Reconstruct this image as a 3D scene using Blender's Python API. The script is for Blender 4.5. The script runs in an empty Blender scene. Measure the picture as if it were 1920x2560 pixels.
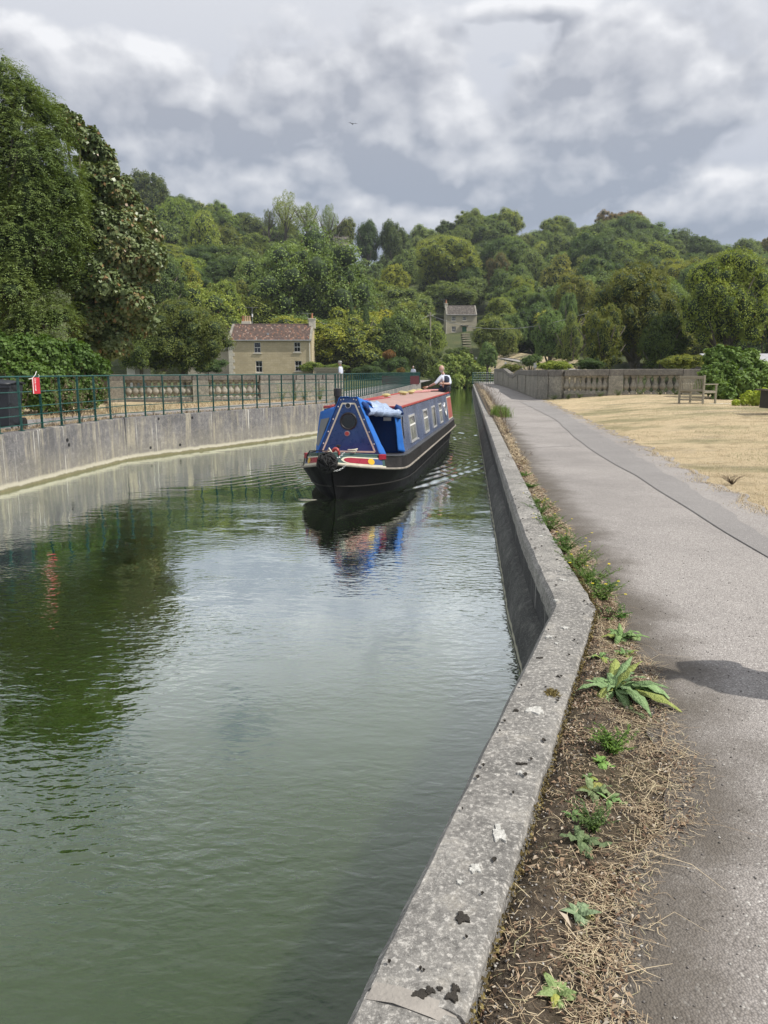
import bpy, bmesh, math, random
import numpy as np
from mathutils import Vector, Matrix, Euler, noise as mnoise
C = bpy.context.scene
COL = C.collection
random.seed(7)
RNG = np.random.default_rng(11)
PI = math.pi

# ---------------------------------------------------------------- camera
EYE = 2.33
PITCH = math.radians(10.37)
FPX = 1923.0
cam_d = bpy.data.cameras.new('camera'); cam = bpy.data.objects.new('camera', cam_d); COL.objects.link(cam)
cam.location = (0, 0, EYE); cam.rotation_euler = (PI/2 - PITCH, 0, 0)
cam_d.sensor_fit = 'VERTICAL'; cam_d.sensor_height = 36.0; cam_d.lens = FPX/2560.0*36.0
cam_d.clip_start = 0.05; cam_d.clip_end = 3000
C.camera = cam

# ---------------------------------------------------------------- sky and sun
SUN_AZ = Vector((0.95, -0.25, 0)).normalized()
SUN_EL = math.radians(50)
w = bpy.data.worlds.new('World'); C.world = w; w.use_nodes = True
SKY_STRENGTH = 0.1
def build_world():
    nt = w.node_tree; N = nt.nodes; L = nt.links; N.clear()
    out = N.new('ShaderNodeOutputWorld'); bg = N.new('ShaderNodeBackground'); L.new(bg.outputs[0], out.inputs[0])
    bg.inputs[1].default_value = SKY_STRENGTH
    sky = N.new('ShaderNodeTexSky'); sky.sky_type = 'NISHITA'; sky.sun_disc = False
    sky.sun_elevation = SUN_EL; sky.sun_rotation = math.atan2(SUN_AZ.x, SUN_AZ.y)
    sky.air_density = 1.0; sky.dust_density = 1.5; sky.ozone_density = 1.5
    tc = N.new('ShaderNodeTexCoord')
    # group: cloud thickness as a function of direction
    g = bpy.data.node_groups.new('cloud_field', 'ShaderNodeTree')
    g.interface.new_socket('Dir', in_out='INPUT', socket_type='NodeSocketVector')
    g.interface.new_socket('Field', in_out='OUTPUT', socket_type='NodeSocketFloat')
    GN = g.nodes; GL = g.links
    gi = GN.new('NodeGroupInput'); go = GN.new('NodeGroupOutput')
    def math_(op, a, b=None, c=None, clamp=False):
        m = GN.new('ShaderNodeMath'); m.operation = op; m.use_clamp = clamp
        for i, v in enumerate((a, b, c)):
            if v is None: continue
            if isinstance(v, (int, float)): m.inputs[i].default_value = v
            else: GL.new(v, m.inputs[i])
        return m.outputs[0]
    sep = GN.new('ShaderNodeSeparateXYZ'); GL.new(gi.outputs[0], sep.inputs[0])
    az = math_('ARCTAN2', sep.outputs[0], sep.outputs[1])
    zc = math_('ABSOLUTE', sep.outputs[2])
    el = math_('ARCSINE', zc)
    mp = GN.new('ShaderNodeVectorMath'); mp.operation = 'MULTIPLY'; GL.new(gi.outputs[0], mp.inputs[0]); mp.inputs[1].default_value = (1, 1, 1.45)
    n1 = GN.new('ShaderNodeTexNoise'); n1.inputs['Scale'].default_value = 3.2; n1.inputs['Detail'].default_value = 9; n1.inputs['Roughness'].default_value = 0.6
    n1.inputs['Distortion'].default_value = 0.3
    GL.new(mp.outputs[0], n1.inputs['Vector'])
    n2 = GN.new('ShaderNodeTexNoise'); n2.inputs['Scale'].default_value = 7.0; n2.inputs['Detail'].default_value = 7; n2.inputs['Roughness'].default_value = 0.6
    GL.new(mp.outputs[0], n2.inputs['Vector'])
    # puffs: inverted cell distance at three sizes, on a gently warped direction
    wn = GN.new('ShaderNodeTexNoise'); wn.inputs['Scale'].default_value = 10.0; wn.inputs['Detail'].default_value = 4; GL.new(mp.outputs[0], wn.inputs['Vector'])
    ws = GN.new('ShaderNodeVectorMath'); ws.operation = 'MULTIPLY_ADD'; GL.new(wn.outputs[1], ws.inputs[0]); ws.inputs[1].default_value = (0.07, 0.07, 0.07); GL.new(mp.outputs[0], ws.inputs[2])
    puff = None
    for (sc_, am) in ((6.0, 0.52), (14.0, 0.24), (38.0, 0.10)):
        vr_ = GN.new('ShaderNodeTexVoronoi'); vr_.feature = 'F1'; vr_.inputs['Scale'].default_value = sc_; GL.new(ws.outputs[0], vr_.inputs['Vector'])
        q_ = math_('MULTIPLY', math_('SUBTRACT', 0.48, vr_.outputs[0]), am)
        puff = q_ if puff is None else math_('ADD', puff, q_)
    wob = math_('ADD', math_('MULTIPLY', math_('SUBTRACT', n2.outputs[0], 0.5), 0.7), math_('MULTIPLY', puff, 1.7))
    wob1 = math_('SUBTRACT', n1.outputs[0], 0.5)
    field = None
    # cumulus heaps: azimuth, elevation of centre, half widths (degrees)
    for (a0, e0, ra, re) in HEAPS:
        a0, e0, ra, re = [math.radians(q) for q in (a0, e0, ra, re)]
        dx = math_('DIVIDE', math_('SUBTRACT', az, a0), ra)
        dy = math_('DIVIDE', math_('SUBTRACT', el, e0), re)
        q = math_('ADD', math_('MULTIPLY', dx, dx), math_('MULTIPLY', dy, dy))
        f = math_('MULTIPLY', math_('SUBTRACT', 1.0, q), 0.9); f = math_('MAXIMUM', f, -1.2)
        f = math_('ADD', f, math_('MULTIPLY', wob, 1.35))
        field = f if field is None else math_('SMOOTH_MAX', field, f, 0.08)
    f2 = math_('ADD', math_('MULTIPLY', wob1, 3.2), math_('MULTIPLY', wob, 0.9))
    f2 = math_('SUBTRACT', f2, 0.30)
    field = math_('SMOOTH_MAX', field, f2, 0.15)
    GL.new(field, go.inputs[0])
    def grp(vec):
        n = N.new('ShaderNodeGroup'); n.node_tree = g; L.new(vec, n.inputs[0]); return n.outputs[0]
    def addv(v, d):
        n = N.new('ShaderNodeVectorMath'); n.operation = 'ADD'; L.new(v, n.inputs[0]); n.inputs[1].default_value = d
        m = N.new('ShaderNodeVectorMath'); m.operation = 'NORMALIZE'; L.new(n.outputs[0], m.inputs[0]); return m.outputs[0]
    def M(op, a, b=None, clamp=False):
        m = N.new('ShaderNodeMath'); m.operation = op; m.use_clamp = clamp
        for i, v in enumerate((a, b)):
            if v is None: continue
            if isinstance(v, (int, float)): m.inputs[i].default_value = v
            else: L.new(v, m.inputs[i])
        return m.outputs[0]
    def ramp(v, stops):
        r = N.new('ShaderNodeValToRGB'); L.new(v, r.inputs[0])
        e = r.color_ramp.elements
        while len(e) < len(stops): e.new(0.5)
        for i, (p, c) in enumerate(stops): e[i].position = p; e[i].color = (*c, 1)
        r.color_ramp.interpolation = 'EASE'
        return r.outputs[0]
    def mix(f, a, b):
        m = N.new('ShaderNodeMix'); m.data_type = 'RGBA'
        if isinstance(f, float): m.inputs[0].default_value = f
        else: L.new(f, m.inputs[0])
        for i, v in ((6, a), (7, b)):
            if isinstance(v, tuple): m.inputs[i].default_value = (*v, 1)
            else: L.new(v, m.inputs[i])
        return m.outputs[2]
    vec = tc.outputs['Generated']
    F0 = grp(vec)
    F1 = grp(addv(vec, (0.012, 0.0, 0.020)))
    sepz = N.new('ShaderNodeSeparateXYZ'); L.new(vec, sepz.inputs[0])
    z = M('ABSOLUTE', sepz.outputs[2])
    # high thin layer behind the heaps: pale, a little darker toward the horizon
    layer = ramp(z, [(0.0, (0.50, 0.56, 0.68)), (0.14, (0.40, 0.46, 0.57)), (0.27, (0.60, 0.63, 0.70)), (0.45, (0.70, 0.72, 0.77)), (0.8, (0.68, 0.70, 0.74))])
    body = ramp(z, [(0.0, (0.44, 0.49, 0.59)), (0.16, (0.34, 0.39, 0.48)), (0.36, (0.41, 0.435, 0.50)), (0.55, (0.54, 0.56, 0.61)), (0.8, (0.56, 0.57, 0.61))])
    lit = M('SUBTRACT', 1.0, M('MULTIPLY', M('ADD', F1, 0.05), 1.75), clamp=True)     # thin toward the light: bright rim
    lit2 = M('ADD', M('MULTIPLY', M('SUBTRACT', F0, F1), 0.95), 0.13)
    dn = N.new('ShaderNodeTexNoise'); dn.inputs['Scale'].default_value = 16.0; dn.inputs['Detail'].default_value = 8; dn.inputs['Roughness'].default_value = 0.62; L.new(vec, dn.inputs['Vector'])
    dt = M('SUBTRACT', dn.outputs[0], 0.5)
    dens = M('MULTIPLY', M('ADD', M('ADD', F0, 0.02), M('MULTIPLY', dt, 0.35)), 3.2, clamp=True)
    li = M('ADD', M('MULTIPLY', M('POWER', lit, 1.5), 0.30), M('ADD', lit2, M('MULTIPLY', dt, 0.5)), clamp=True)
    cl = mix(li, body, (0.88, 0.89, 0.92))
    veil = mix(dens, layer, cl)
    # a few open gaps of blue
    gn = N.new('ShaderNodeTexNoise'); gn.inputs['Scale'].default_value = 4.5; gn.inputs['Detail'].default_value = 5
    gm = N.new('ShaderNodeVectorMath'); gm.operation = 'MULTIPLY'; L.new(addv(vec, (0.35, 0.1, 0.2)), gm.inputs[0]); gm.inputs[1].default_value = (1, 1, 2.2)
    L.new(gm.outputs[0], gn.inputs['Vector'])
    gap = M('MULTIPLY', M('SUBTRACT', gn.outputs[0], 0.60), 9.0, clamp=True)
    gap = M('MULTIPLY', gap, M('SUBTRACT', 1.0, dens))
    gap = M('MULTIPLY', gap, 0.8)
    sc = N.new('ShaderNodeVectorMath'); sc.operation = 'SCALE'; L.new(veil, sc.inputs[0]); sc.inputs['Scale'].default_value = 1.0/SKY_STRENGTH*0.92
    fin = mix(gap, sc.outputs[0], sky.outputs[0])
    # even in the overcast, a little of the clear sky's light comes through
    L.new(fin, bg.inputs[0])
def azel(px, py):
    dx = (px-960)/FPX; dy = -(py-1280)/FPX
    v = Vector((dx, math.cos(PITCH)+dy*math.sin(PITCH), -math.sin(PITCH)+dy*math.cos(PITCH))).normalized()
    return math.degrees(math.atan2(v.x, v.y)), math.degrees(math.asin(v.z))
HEAPS = []
for (px, py, rx, ry) in [(1000, 300, 290, 215), (1560, 250, 400, 215), (1330, 440, 420, 120), (400, 320, 240, 200), (680, 460, 330, 150), (1800, 500, 280, 110), (110, 330, 170, 190), (1330, 15, 200, 45), (700, 270, 210, 110), (900, 560, 500, 110)]:
    a, e = azel(px, py)
    HEAPS.append((a, e, rx/FPX*57.3, ry/FPX*57.3))
HEAPS += [(60, 22, 22, 9), (95, 30, 20, 10), (-60, 24, 24, 9), (150, 20, 25, 9), (-120, 26, 26, 10), (20, 55, 14, 9), (-30, 60, 12, 8)]
build_world()
w.cycles.sampling_method = 'MANUAL'; w.cycles.sample_map_resolution = 512
sd = bpy.data.lights.new('sun', 'SUN'); sun = bpy.data.objects.new('sun', sd); COL.objects.link(sun)
sd.energy = 3.8; sd.angle = math.radians(0.6); sd.color = (1.0, 0.95, 0.87)
sdir = (SUN_AZ*math.cos(SUN_EL) + Vector((0, 0, math.sin(SUN_EL)))).normalized()
sun.rotation_euler = (-sdir).to_track_quat('-Z', 'Y').to_euler(); sun.location = (30, 5, 40)
C.view_settings.view_transform = 'Standard'; C.view_settings.look = 'None'
C.view_settings.exposure = 0.2; C.view_settings.gamma = 1.0; C.view_settings.use_curve_mapping = False
C.cycles.max_bounces = 6; C.cycles.transparent_max_bounces = 6

# ---------------------------------------------------------------- helpers
def tag(o, label=None, cat=None, group=None, kind=None):
    if label: o['label'] = label
    if cat: o['category'] = cat
    if group: o['group'] = group
    if kind: o['kind'] = kind
    return o
def empty(name, loc=(0, 0, 0), rz=0, label=None, cat=None, group=None):
    o = bpy.data.objects.new(name, None); COL.objects.link(o)
    o.location = loc; o.rotation_euler = (0, 0, rz); o.empty_display_size = 0.2
    return tag(o, label, cat, group)
def invm(parent):
    return (Matrix.Translation(parent.location) @ parent.rotation_euler.to_matrix().to_4x4()).inverted()
def link_mesh(name, me, parent=None, world=False):
    o = bpy.data.objects.new(name, me); COL.objects.link(o)
    if parent:
        o.parent = parent
        if world: o.matrix_parent_inverse = invm(parent)
    return o
def np_mesh(name, V, F, material=None, tint=None, smooth=False):
    """V (n,3); F (m,k) all faces the same size k"""
    me = bpy.data.meshes.new(name)
    V = np.asarray(V, dtype=np.float32); F = np.asarray(F, dtype=np.int32)
    me.vertices.add(len(V)); me.vertices.foreach_set('co', V.ravel())
    k = F.shape[1]
    me.loops.add(F.size); me.loops.foreach_set('vertex_index', F.ravel())
    me.polygons.add(len(F)); me.polygons.foreach_set('loop_start', np.arange(0, F.size, k, dtype=np.int32))
    me.polygons.foreach_set('loop_total', np.full(len(F), k, dtype=np.int32))
    if smooth: me.polygons.foreach_set('use_smooth', np.ones(len(F), dtype=bool))
    me.update(calc_edges=True)
    if tint is not None:
        at_ = me.attributes.new('tint', 'FLOAT', 'POINT'); at_.data.foreach_set('value', np.asarray(tint, dtype=np.float32))
    if material: me.materials.append(material)
    return me
class MB:
    """collects shapes and links them as one mesh object"""
    def __init__(s): s.v = []; s.f = []; s.m = []
    def add(s, vs, fs, mi=0):
        b = len(s.v); s.v += [tuple(q) for q in vs]; s.f += [tuple(b+i for i in f) for f in fs]; s.m += [mi]*len(fs); return s
    def box(s, c, d, rz=0, mi=0, mat=None, taper=1.0):
        x, y, z = d[0]/2, d[1]/2, d[2]/2
        vs = [Vector((sx*x*(taper if sz > 0 else 1), sy*y*(taper if sz > 0 else 1), sz*z)) for sz in (-1, 1) for sy in (-1, 1) for sx in (-1, 1)]
        R = mat if mat is not None else Matrix.Rotation(rz, 3, 'Z')
        vs = [R @ v + Vector(c) for v in vs]
        return s.add(vs, [(0, 2, 3, 1), (4, 5, 7, 6), (0, 1, 5, 4), (2, 6, 7, 3), (0, 4, 6, 2), (1, 3, 7, 5)], mi)
    def hexa(s, p, mi=0):
        """8 points: bottom 4 ccw, top 4 ccw"""
        return s.add(p, [(3, 2, 1, 0), (4, 5, 6, 7), (0, 1, 5, 4), (1, 2, 6, 5), (2, 3, 7, 6), (3, 0, 4, 7)], mi)
    def tube(s, pts, r, n=8, mi=0, caps=True):
        pts = [Vector(p) for p in pts]
        rs = r if isinstance(r, (list, tuple)) else [r]*len(pts)
        up = Vector((0, 0, 1)); rings = []
        for i, p in enumerate(pts):
            a = pts[max(i-1, 0)]; b = pts[min(i+1, len(pts)-1)]
            t = (b-a).normalized() if (b-a).length > 1e-9 else Vector((0, 0, 1))
            x = t.cross(up) if abs(t.z) < 0.95 else t.cross(Vector((0, 1, 0)))
            x.normalize(); y = t.cross(x).normalized()
            rings.append([p + (x*math.cos(2*PI*k/n) + y*math.sin(2*PI*k/n))*rs[i] for k in range(n)])
        vs = [q for rg in rings for q in rg]; fs = []
        for i in range(len(pts)-1):
            for k in range(n):
                a = i*n+k; b = i*n+(k+1) % n
                fs.append((a, b, b+n, a+n))
        if caps:
            fs.append(tuple(range(n))[::-1]); fs.append(tuple(range((len(pts)-1)*n, len(pts)*n)))
        return s.add(vs, fs, mi)
    def lathe(s, prof, c=(0, 0, 0), n=16, mi=0):
        vs = []; fs = []
        for (r, z) in prof:
            for k in range(n): vs.append((c[0]+r*math.cos(2*PI*k/n), c[1]+r*math.sin(2*PI*k/n), c[2]+z))
        for i in range(len(prof)-1):
            for k in range(n):
                a = i*n+k; b = i*n+(k+1) % n
                fs.append((a, b, b+n, a+n))
        fs.append(tuple(range(n))[::-1]); fs.append(tuple(range((len(prof)-1)*n, len(prof)*n)))
        return s.add(vs, fs, mi)
    def grid(s, P, mi=0):
        """P: list of rows of points"""
        nr = len(P); nc = len(P[0]); vs = [p for row in P for p in row]; fs = []
        for i in range(nr-1):
            for j in range(nc-1):
                a = i*nc+j; fs.append((a, a+1, a+nc+1, a+nc))
        return s.add(vs, fs, mi)
    def quad(s, a, b, c, d, mi=0): return s.add([a, b, c, d], [(0, 1, 2, 3)], mi)
    def prism(s, poly, z0, z1, mi=0):
        n = len(poly); vs = [(x, y, z0) for x, y in poly]+[(x, y, z1) for x, y in poly]
        fs = [tuple(range(n))[::-1], tuple(range(n, 2*n))]+[(i, (i+1) % n, n+(i+1) % n, n+i) for i in range(n)]
        return s.add(vs, fs, mi)
    def build(s, name, mats, parent=None, smooth=False, bevel=0, world=False, auto=None, solid=0):
        me = bpy.data.meshes.new(name); me.from_pydata([tuple(v) for v in s.v], [], s.f)
        if not isinstance(mats, (list, tuple)): mats = [mats]
        for m in mats: me.materials.append(m)
        if len(mats) > 1: me.polygons.foreach_set('material_index', s.m)
        bm = bmesh.new(); bm.from_mesh(me)
        bmesh.ops.recalc_face_normals(bm, faces=bm.faces)
        if bevel:
            bmesh.ops.bevel(bm, geom=[e for e in bm.edges if e.is_manifold and e.calc_face_angle(0) > 0.5], offset=bevel, segments=1, affect='EDGES', profile=0.5)
        if solid: bmesh.ops.solidify(bm, geom=bm.faces[:], thickness=solid)
        bm.to_mesh(me); bm.free()
        if smooth:
            me.polygons.foreach_set('use_smooth', [True]*len(me.polygons))
            if auto:
                me.update()
                bm = bmesh.new(); bm.from_mesh(me)
                for e in bm.edges:
                    if e.is_manifold and e.calc_face_angle(0) > auto: e.smooth = False
                bm.to_mesh(me); bm.free()
        me.update()
        return link_mesh(name, me, parent, world)
def shared(name, me, parent, M=None):
    o = bpy.data.objects.new(name, me); COL.objects.link(o); o.parent = parent
    if M is not None: o.matrix_local = M
    return o

# ---------------------------------------------------------------- materials
def mk(name):
    m = bpy.data.materials.new(name); m.use_nodes = True
    nt = m.node_tree; b = nt.nodes['Principled BSDF']
    return m, nt, b
class NT:
    def __init__(s, nt): s.nt = nt; s.N = nt.nodes; s.L = nt.links
    def _in(s, sock, v):
        if v is None: return
        if isinstance(v, (int, float)): sock.default_value = v
        elif isinstance(v, tuple):
            sock.default_value = (*v, 1) if len(sock.default_value) == 4 and len(v) == 3 else v
        else: s.L.new(v, sock)
    def math(s, op, a, b=None, c=None, clamp=False):
        m = s.N.new('ShaderNodeMath'); m.operation = op; m.use_clamp = clamp
        for i, v in enumerate((a, b, c)): s._in(m.inputs[i], v)
        return m.outputs[0]
    def pos(s, scale=(1, 1, 1), rz=0, obj=False):
        if obj: src = s.N.new('ShaderNodeTexCoord').outputs['Object']
        else: src = s.N.new('ShaderNodeNewGeometry').outputs['Position']
        mp = s.N.new('ShaderNodeMapping'); s.L.new(src, mp.inputs[0]); mp.inputs['Scale'].default_value = scale; mp.inputs['Rotation'].default_value = (0, 0, rz)
        return mp.outputs[0]
    def noise(s, vec, scale, detail=4, rough=0.55, dist=0.0):
        n = s.N.new('ShaderNodeTexNoise'); s.L.new(vec, n.inputs['Vector'])
        n.inputs['Scale'].default_value = scale; n.inputs['Detail'].default_value = detail; n.inputs['Roughness'].default_value = rough; n.inputs['Distortion'].default_value = dist
        return n.outputs[0]
    def voro(s, vec, scale, feature='F1', out=0, rnd=1.0):
        n = s.N.new('ShaderNodeTexVoronoi'); n.feature = feature; s.L.new(vec, n.inputs['Vector']); n.inputs['Scale'].default_value = scale
        n.inputs['Randomness'].default_value = rnd
        return n.outputs[out]
    def ramp(s, f, stops, interp='LINEAR'):
        r = s.N.new('ShaderNodeValToRGB'); s.L.new(f, r.inputs[0]); e = r.color_ramp.elements; r.color_ramp.interpolation = interp
        while len(e) < len(stops): e.new(0.5)
        for i, (p, c) in enumerate(stops):
            e[i].position = p; e[i].color = (*c, 1) if isinstance(c, tuple) else (c, c, c, 1)
        return r.outputs[0]
    def mix(s, f, a, b, mode='MIX'):
        m = s.N.new('ShaderNodeMix'); m.data_type = 'RGBA'; m.blend_type = mode
        s._in(m.inputs[0], f); s._in(m.inputs[6], a); s._in(m.inputs[7], b); return m.outputs[2]
    def mrange(s, v, a, b, c=0.0, d=1.0, smooth=True):
        m = s.N.new('ShaderNodeMapRange'); m.interpolation_type = 'SMOOTHSTEP' if smooth else 'LINEAR'
        s.L.new(v, m.inputs[0]); m.inputs[1].default_value = a; m.inputs[2].default_value = b; m.inputs[3].default_value = c; m.inputs[4].default_value = d
        return m.outputs[0]
    def bump(s, h, dist=0.01, strength=1.0, prev=None):
        b = s.N.new('ShaderNodeBump'); s.L.new(h, b.inputs['Height']); b.inputs['Distance'].default_value = dist; b.inputs['Strength'].default_value = strength
        if prev is not None: s.L.new(prev, b.inputs['Normal'])
        return b.outputs[0]
    def attr(s, name):
        a = s.N.new('ShaderNodeAttribute'); a.attribute_name = name; return a.outputs['Fac']
    def z(s):
        g = s.N.new('ShaderNodeNewGeometry'); sp = s.N.new('ShaderNodeSeparateXYZ'); s.L.new(g.outputs['Position'], sp.inputs[0]); return sp.outputs[2]
def simple(name, col, rough=0.6, var=0.15, scale=6.0, bump=0.0, metal=0.0, spec=0.5, obj=False, coat=0.0):
    m, nt, b = mk(name); n = NT(nt)
    v = n.pos(obj=obj); f = n.noise(v, scale, 5, 0.6)
    c = n.ramp(f, [(0.3, tuple(x*(1-var) for x in col)), (0.7, tuple(min(1, x*(1+var)) for x in col))])
    nt.links.new(c, b.inputs['Base Color'])
    nt.links.new(n.mrange(f, 0.3, 0.7, max(0, rough-0.08), min(1, rough+0.08)), b.inputs['Roughness'])
    b.inputs['Metallic'].default_value = metal; b.inputs['Specular IOR Level'].default_value = spec
    b.inputs['Coat Weight'].default_value = coat
    if bump: nt.links.new(n.bump(n.noise(v, scale*6, 4), bump), b.inputs['Normal'])
    return m

def concrete(name, light, dark, warm, streak=True, speck=1.0, tide=False, waterline=0.0, moss=0.0):
    m, nt, b = mk(name); n = NT(nt); v = n.pos()
    big = n.noise(v, 1.3, 5, 0.6); mid = n.noise(v, 9, 6, 0.7); fine = n.noise(v, 55, 5, 0.75); grit = n.noise(v, 160, 3, 0.8)
    c = n.mix(n.ramp(big, [(0.35, 0.0), (0.65, 1.0)]), dark, light)
    c = n.mix(n.ramp(mid, [(0.36, 0.75), (0.6, 0.0)]), c, tuple(x*0.62 for x in dark))
    c = n.mix(n.ramp(mid, [(0.55, 0.0), (0.75, 0.6)]), c, warm)
    if streak:
        vs = n.pos((1, 1, 0.12)); st = n.noise(vs, 2.6, 7, 0.72); mask = n.ramp(n.noise(v, 1.1, 5, 0.65), [(0.40, 0.1), (0.58, 1.0)])
        c = n.mix(n.ramp(st, [(0.38, 0.0), (0.62, 0.6)]), c, tuple(x*0.6 for x in dark))
        st2 = n.noise(n.pos((1.5, 1.5, 0.13)), 3.4, 6, 0.7)
        c = n.mix(n.math('MULTIPLY', n.ramp(st2, [(0.46, 0.0), (0.62, 0.62)]), mask), c, warm)
        st3 = n.noise(n.pos((2.3, 2.3, 0.045)), 6.0, 3, 0.6)
        c = n.mix(n.math('MULTIPLY', n.ramp(st3, [(0.63, 0.0), (0.67, 0.8)]), mask), c, (0.58, 0.56, 0.52))
        c = n.mix(n.ramp(n.noise(n.pos((1, 1, 9)), 2.2, 6, 0.75), [(0.60, 0.0), (0.72, 0.3)]), c, (0.5, 0.48, 0.44))
    # light and dark speckle (exposed aggregate, lichen dots)
    c = n.mix(n.ramp(fine, [(0.52, 0.0), (0.66, 0.55*speck)]), c, tuple(min(1, x*1.9) for x in light))
    c = n.mix(n.ramp(fine, [(0.30, 0.6*speck), (0.45, 0.0)]), c, tuple(x*0.45 for x in dark))
    c = n.mix(n.ramp(grit, [(0.56, 0.0), (0.72, 0.5*speck)]), c, (0.55, 0.54, 0.50))
    lich = n.voro(v, 5.5); lw = n.math('ADD', lich, n.math('MULTIPLY', mid, 0.16))
    if moss:
        mo = n.noise(v, 3.1, 5, 0.7)
        c = n.mix(n.ramp(mo, [(0.58, 0.0), (0.68, moss)]), c, (0.10, 0.10, 0.035))
    if tide:
        z = n.math('ADD', n.z(), n.math('MULTIPLY', n.math('SUBTRACT', n.noise(n.pos((1, 1, 0.2)), 3.0, 4), 0.5), 0.09))
        pale = n.math('MULTIPLY', n.mrange(z, 0.03, 0.07), n.mrange(z, 0.17, 0.10))
        c = n.mix(n.math('MULTIPLY', pale, 0.85), c, (0.50, 0.47, 0.38))
        weed = n.mrange(z, 0.075, 0.03)
        c = n.mix(n.math('MULTIPLY', weed, 0.9), c, n.mix(mid, (0.05, 0.05, 0.012), (0.13, 0.12, 0.03)))
        c = n.mix(n.math('MULTIPLY', n.mrange(z, 0.8, 0.2), 0.25), c, (0.30, 0.27, 0.19))
    if waterline:
        z = n.math('ADD', n.z(), n.math('MULTIPLY', n.math('SUBTRACT', fine, 0.5), 0.05))
        c = n.mix(n.math('MULTIPLY', n.math('MULTIPLY', n.mrange(z, 0.01, 0.03), n.mrange(z, 0.075, 0.045)), waterline), c, (0.5, 0.48, 0.36))
    nt.links.new(c, b.inputs['Base Color']); b.inputs['Roughness'].default_value = 0.9
    h = n.math('ADD', n.math('MULTIPLY', mid, 0.6), n.math('MULTIPLY', fine, 0.35))
    h = n.math('ADD', h, n.math('MULTIPLY', grit, 0.12))
    nt.links.new(n.bump(h, 0.018), b.inputs['Normal'])
    return m
M = {}
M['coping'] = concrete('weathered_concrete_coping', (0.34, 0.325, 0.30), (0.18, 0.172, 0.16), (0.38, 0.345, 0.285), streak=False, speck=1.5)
M['wall_right'] = concrete('weathered_face_shade_tinted', (0.055, 0.055, 0.058), (0.030, 0.030, 0.033), (0.085, 0.083, 0.08), speck=0.7)  # stained concrete; the canal face's shade is also put into this darker base
M['ledge'] = concrete('wet_ledge_concrete', (0.12, 0.12, 0.112), (0.04, 0.042, 0.04), (0.24, 0.225, 0.20), streak=False, speck=0.8, waterline=0.9)
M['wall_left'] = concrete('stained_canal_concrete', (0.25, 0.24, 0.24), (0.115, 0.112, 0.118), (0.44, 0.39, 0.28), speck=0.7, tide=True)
M['stone'] = concrete('weathered_parapet_stone', (0.37, 0.345, 0.28), (0.20, 0.19, 0.165), (0.44, 0.39, 0.29), streak=False, speck=0.7)
M['stone_dark'] = concrete('dark_coping_stone', (0.23, 0.21, 0.18), (0.12, 0.112, 0.10), (0.30, 0.27, 0.21), streak=False, speck=0.9)
M['baluster'] = concrete('pale_baluster_stone', (0.43, 0.40, 0.33), (0.27, 0.25, 0.21), (0.47, 0.43, 0.34), streak=False, speck=0.5)
def lichen_mat():
    m, nt, b = mk('white_lichen'); n = NT(nt); v = n.pos()
    c = n.ramp(n.noise(v, 60, 5, 0.7), [(0.35, (0.34, 0.335, 0.31)), (0.6, (0.62, 0.61, 0.57))]); nt.links.new(c, b.inputs['Base Color'])
    nt.links.new(n.bump(n.noise(v, 120, 4), 0.006), b.inputs['Normal']); b.inputs['Roughness'].default_value = 0.95
    return m
M['lichen'] = lichen_mat()
M['darkmoss'] = simple('dark_moss', (0.06, 0.052, 0.042), 0.95, 0.4, 70, 0.01)
M['mortar'] = simple('smooth_mortar_repair', (0.32, 0.295, 0.265), 0.85, 0.15, 14, 0.004)

def asphalt(name, base, chip, dark, scale=1.0, dirt=True):
    m, nt, b = mk(name); n = NT(nt); v = n.pos()
    cell = n.voro(v, 135*scale, out=1); cd = n.voro(v, 135*scale, out=0)
    sep = n.N.new('ShaderNodeSeparateColor'); n.L.new(cell, sep.inputs[0])
    big = n.noise(v, 0.55, 5, 0.6); mid = n.noise(v, 5, 5, 0.7)
    c = n.mix(n.ramp(sep.outputs[0], [(0.25, 0.0), (0.85, 1.0)]), base, chip)
    c = n.mix(n.ramp(sep.outputs[1], [(0.0, 0.55), (0.28, 0.0)]), c, dark)
    c = n.mix(n.ramp(cd, [(0.35, 0.0), (0.9, 0.7)]), c, dark)
    c = n.mix(n.ramp(sep.outputs[2], [(0.955, 0.0), (0.965, 0.8)]), c, (0.62, 0.60, 0.56))
    c = n.mix(n.ramp(big, [(0.35, 0.35), (0.6, 0.0)]), c, tuple(x*0.9 for x in dark))
    c = n.mix(n.ramp(mid, [(0.55, 0.0), (0.75, 0.22)]), c, tuple(min(1, x*1.15) for x in chip))
    if dirt:
        d = n.attr('edge')
        dd = n.math('ADD', d, n.math('MULTIPLY', n.math('SUBTRACT', n.noise(v, 2.2, 6, 0.68), 0.5), 1.1))
        c = n.mix(n.mrange(dd, 0.95, 0.10, 0.0, 0.92), c, n.mix(n.noise(v, 60, 3), (0.055, 0.045, 0.035), (0.14, 0.12, 0.095)))
    nt.links.new(c, b.inputs['Base Color']); b.inputs['Roughness'].default_value = 0.88
    h = n.math('ADD', n.math('MULTIPLY', cd, -1.0), n.math('MULTIPLY', n.noise(v, 30, 4), 0.5))
    nt.links.new(n.bump(h, 0.004), b.inputs['Normal'])
    return m
M['asphalt'] = asphalt('worn_asphalt', (0.35, 0.323, 0.303), (0.455, 0.422, 0.397), (0.13, 0.12, 0.115))
M['patch'] = asphalt('newer_asphalt_patch', (0.285, 0.268, 0.258), (0.345, 0.327, 0.315), (0.18, 0.17, 0.165), 1.5, dirt=False)
M['joint'] = simple('black_joint_bitumen', (0.20, 0.192, 0.186), 0.8, 0.2, 30)
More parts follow.
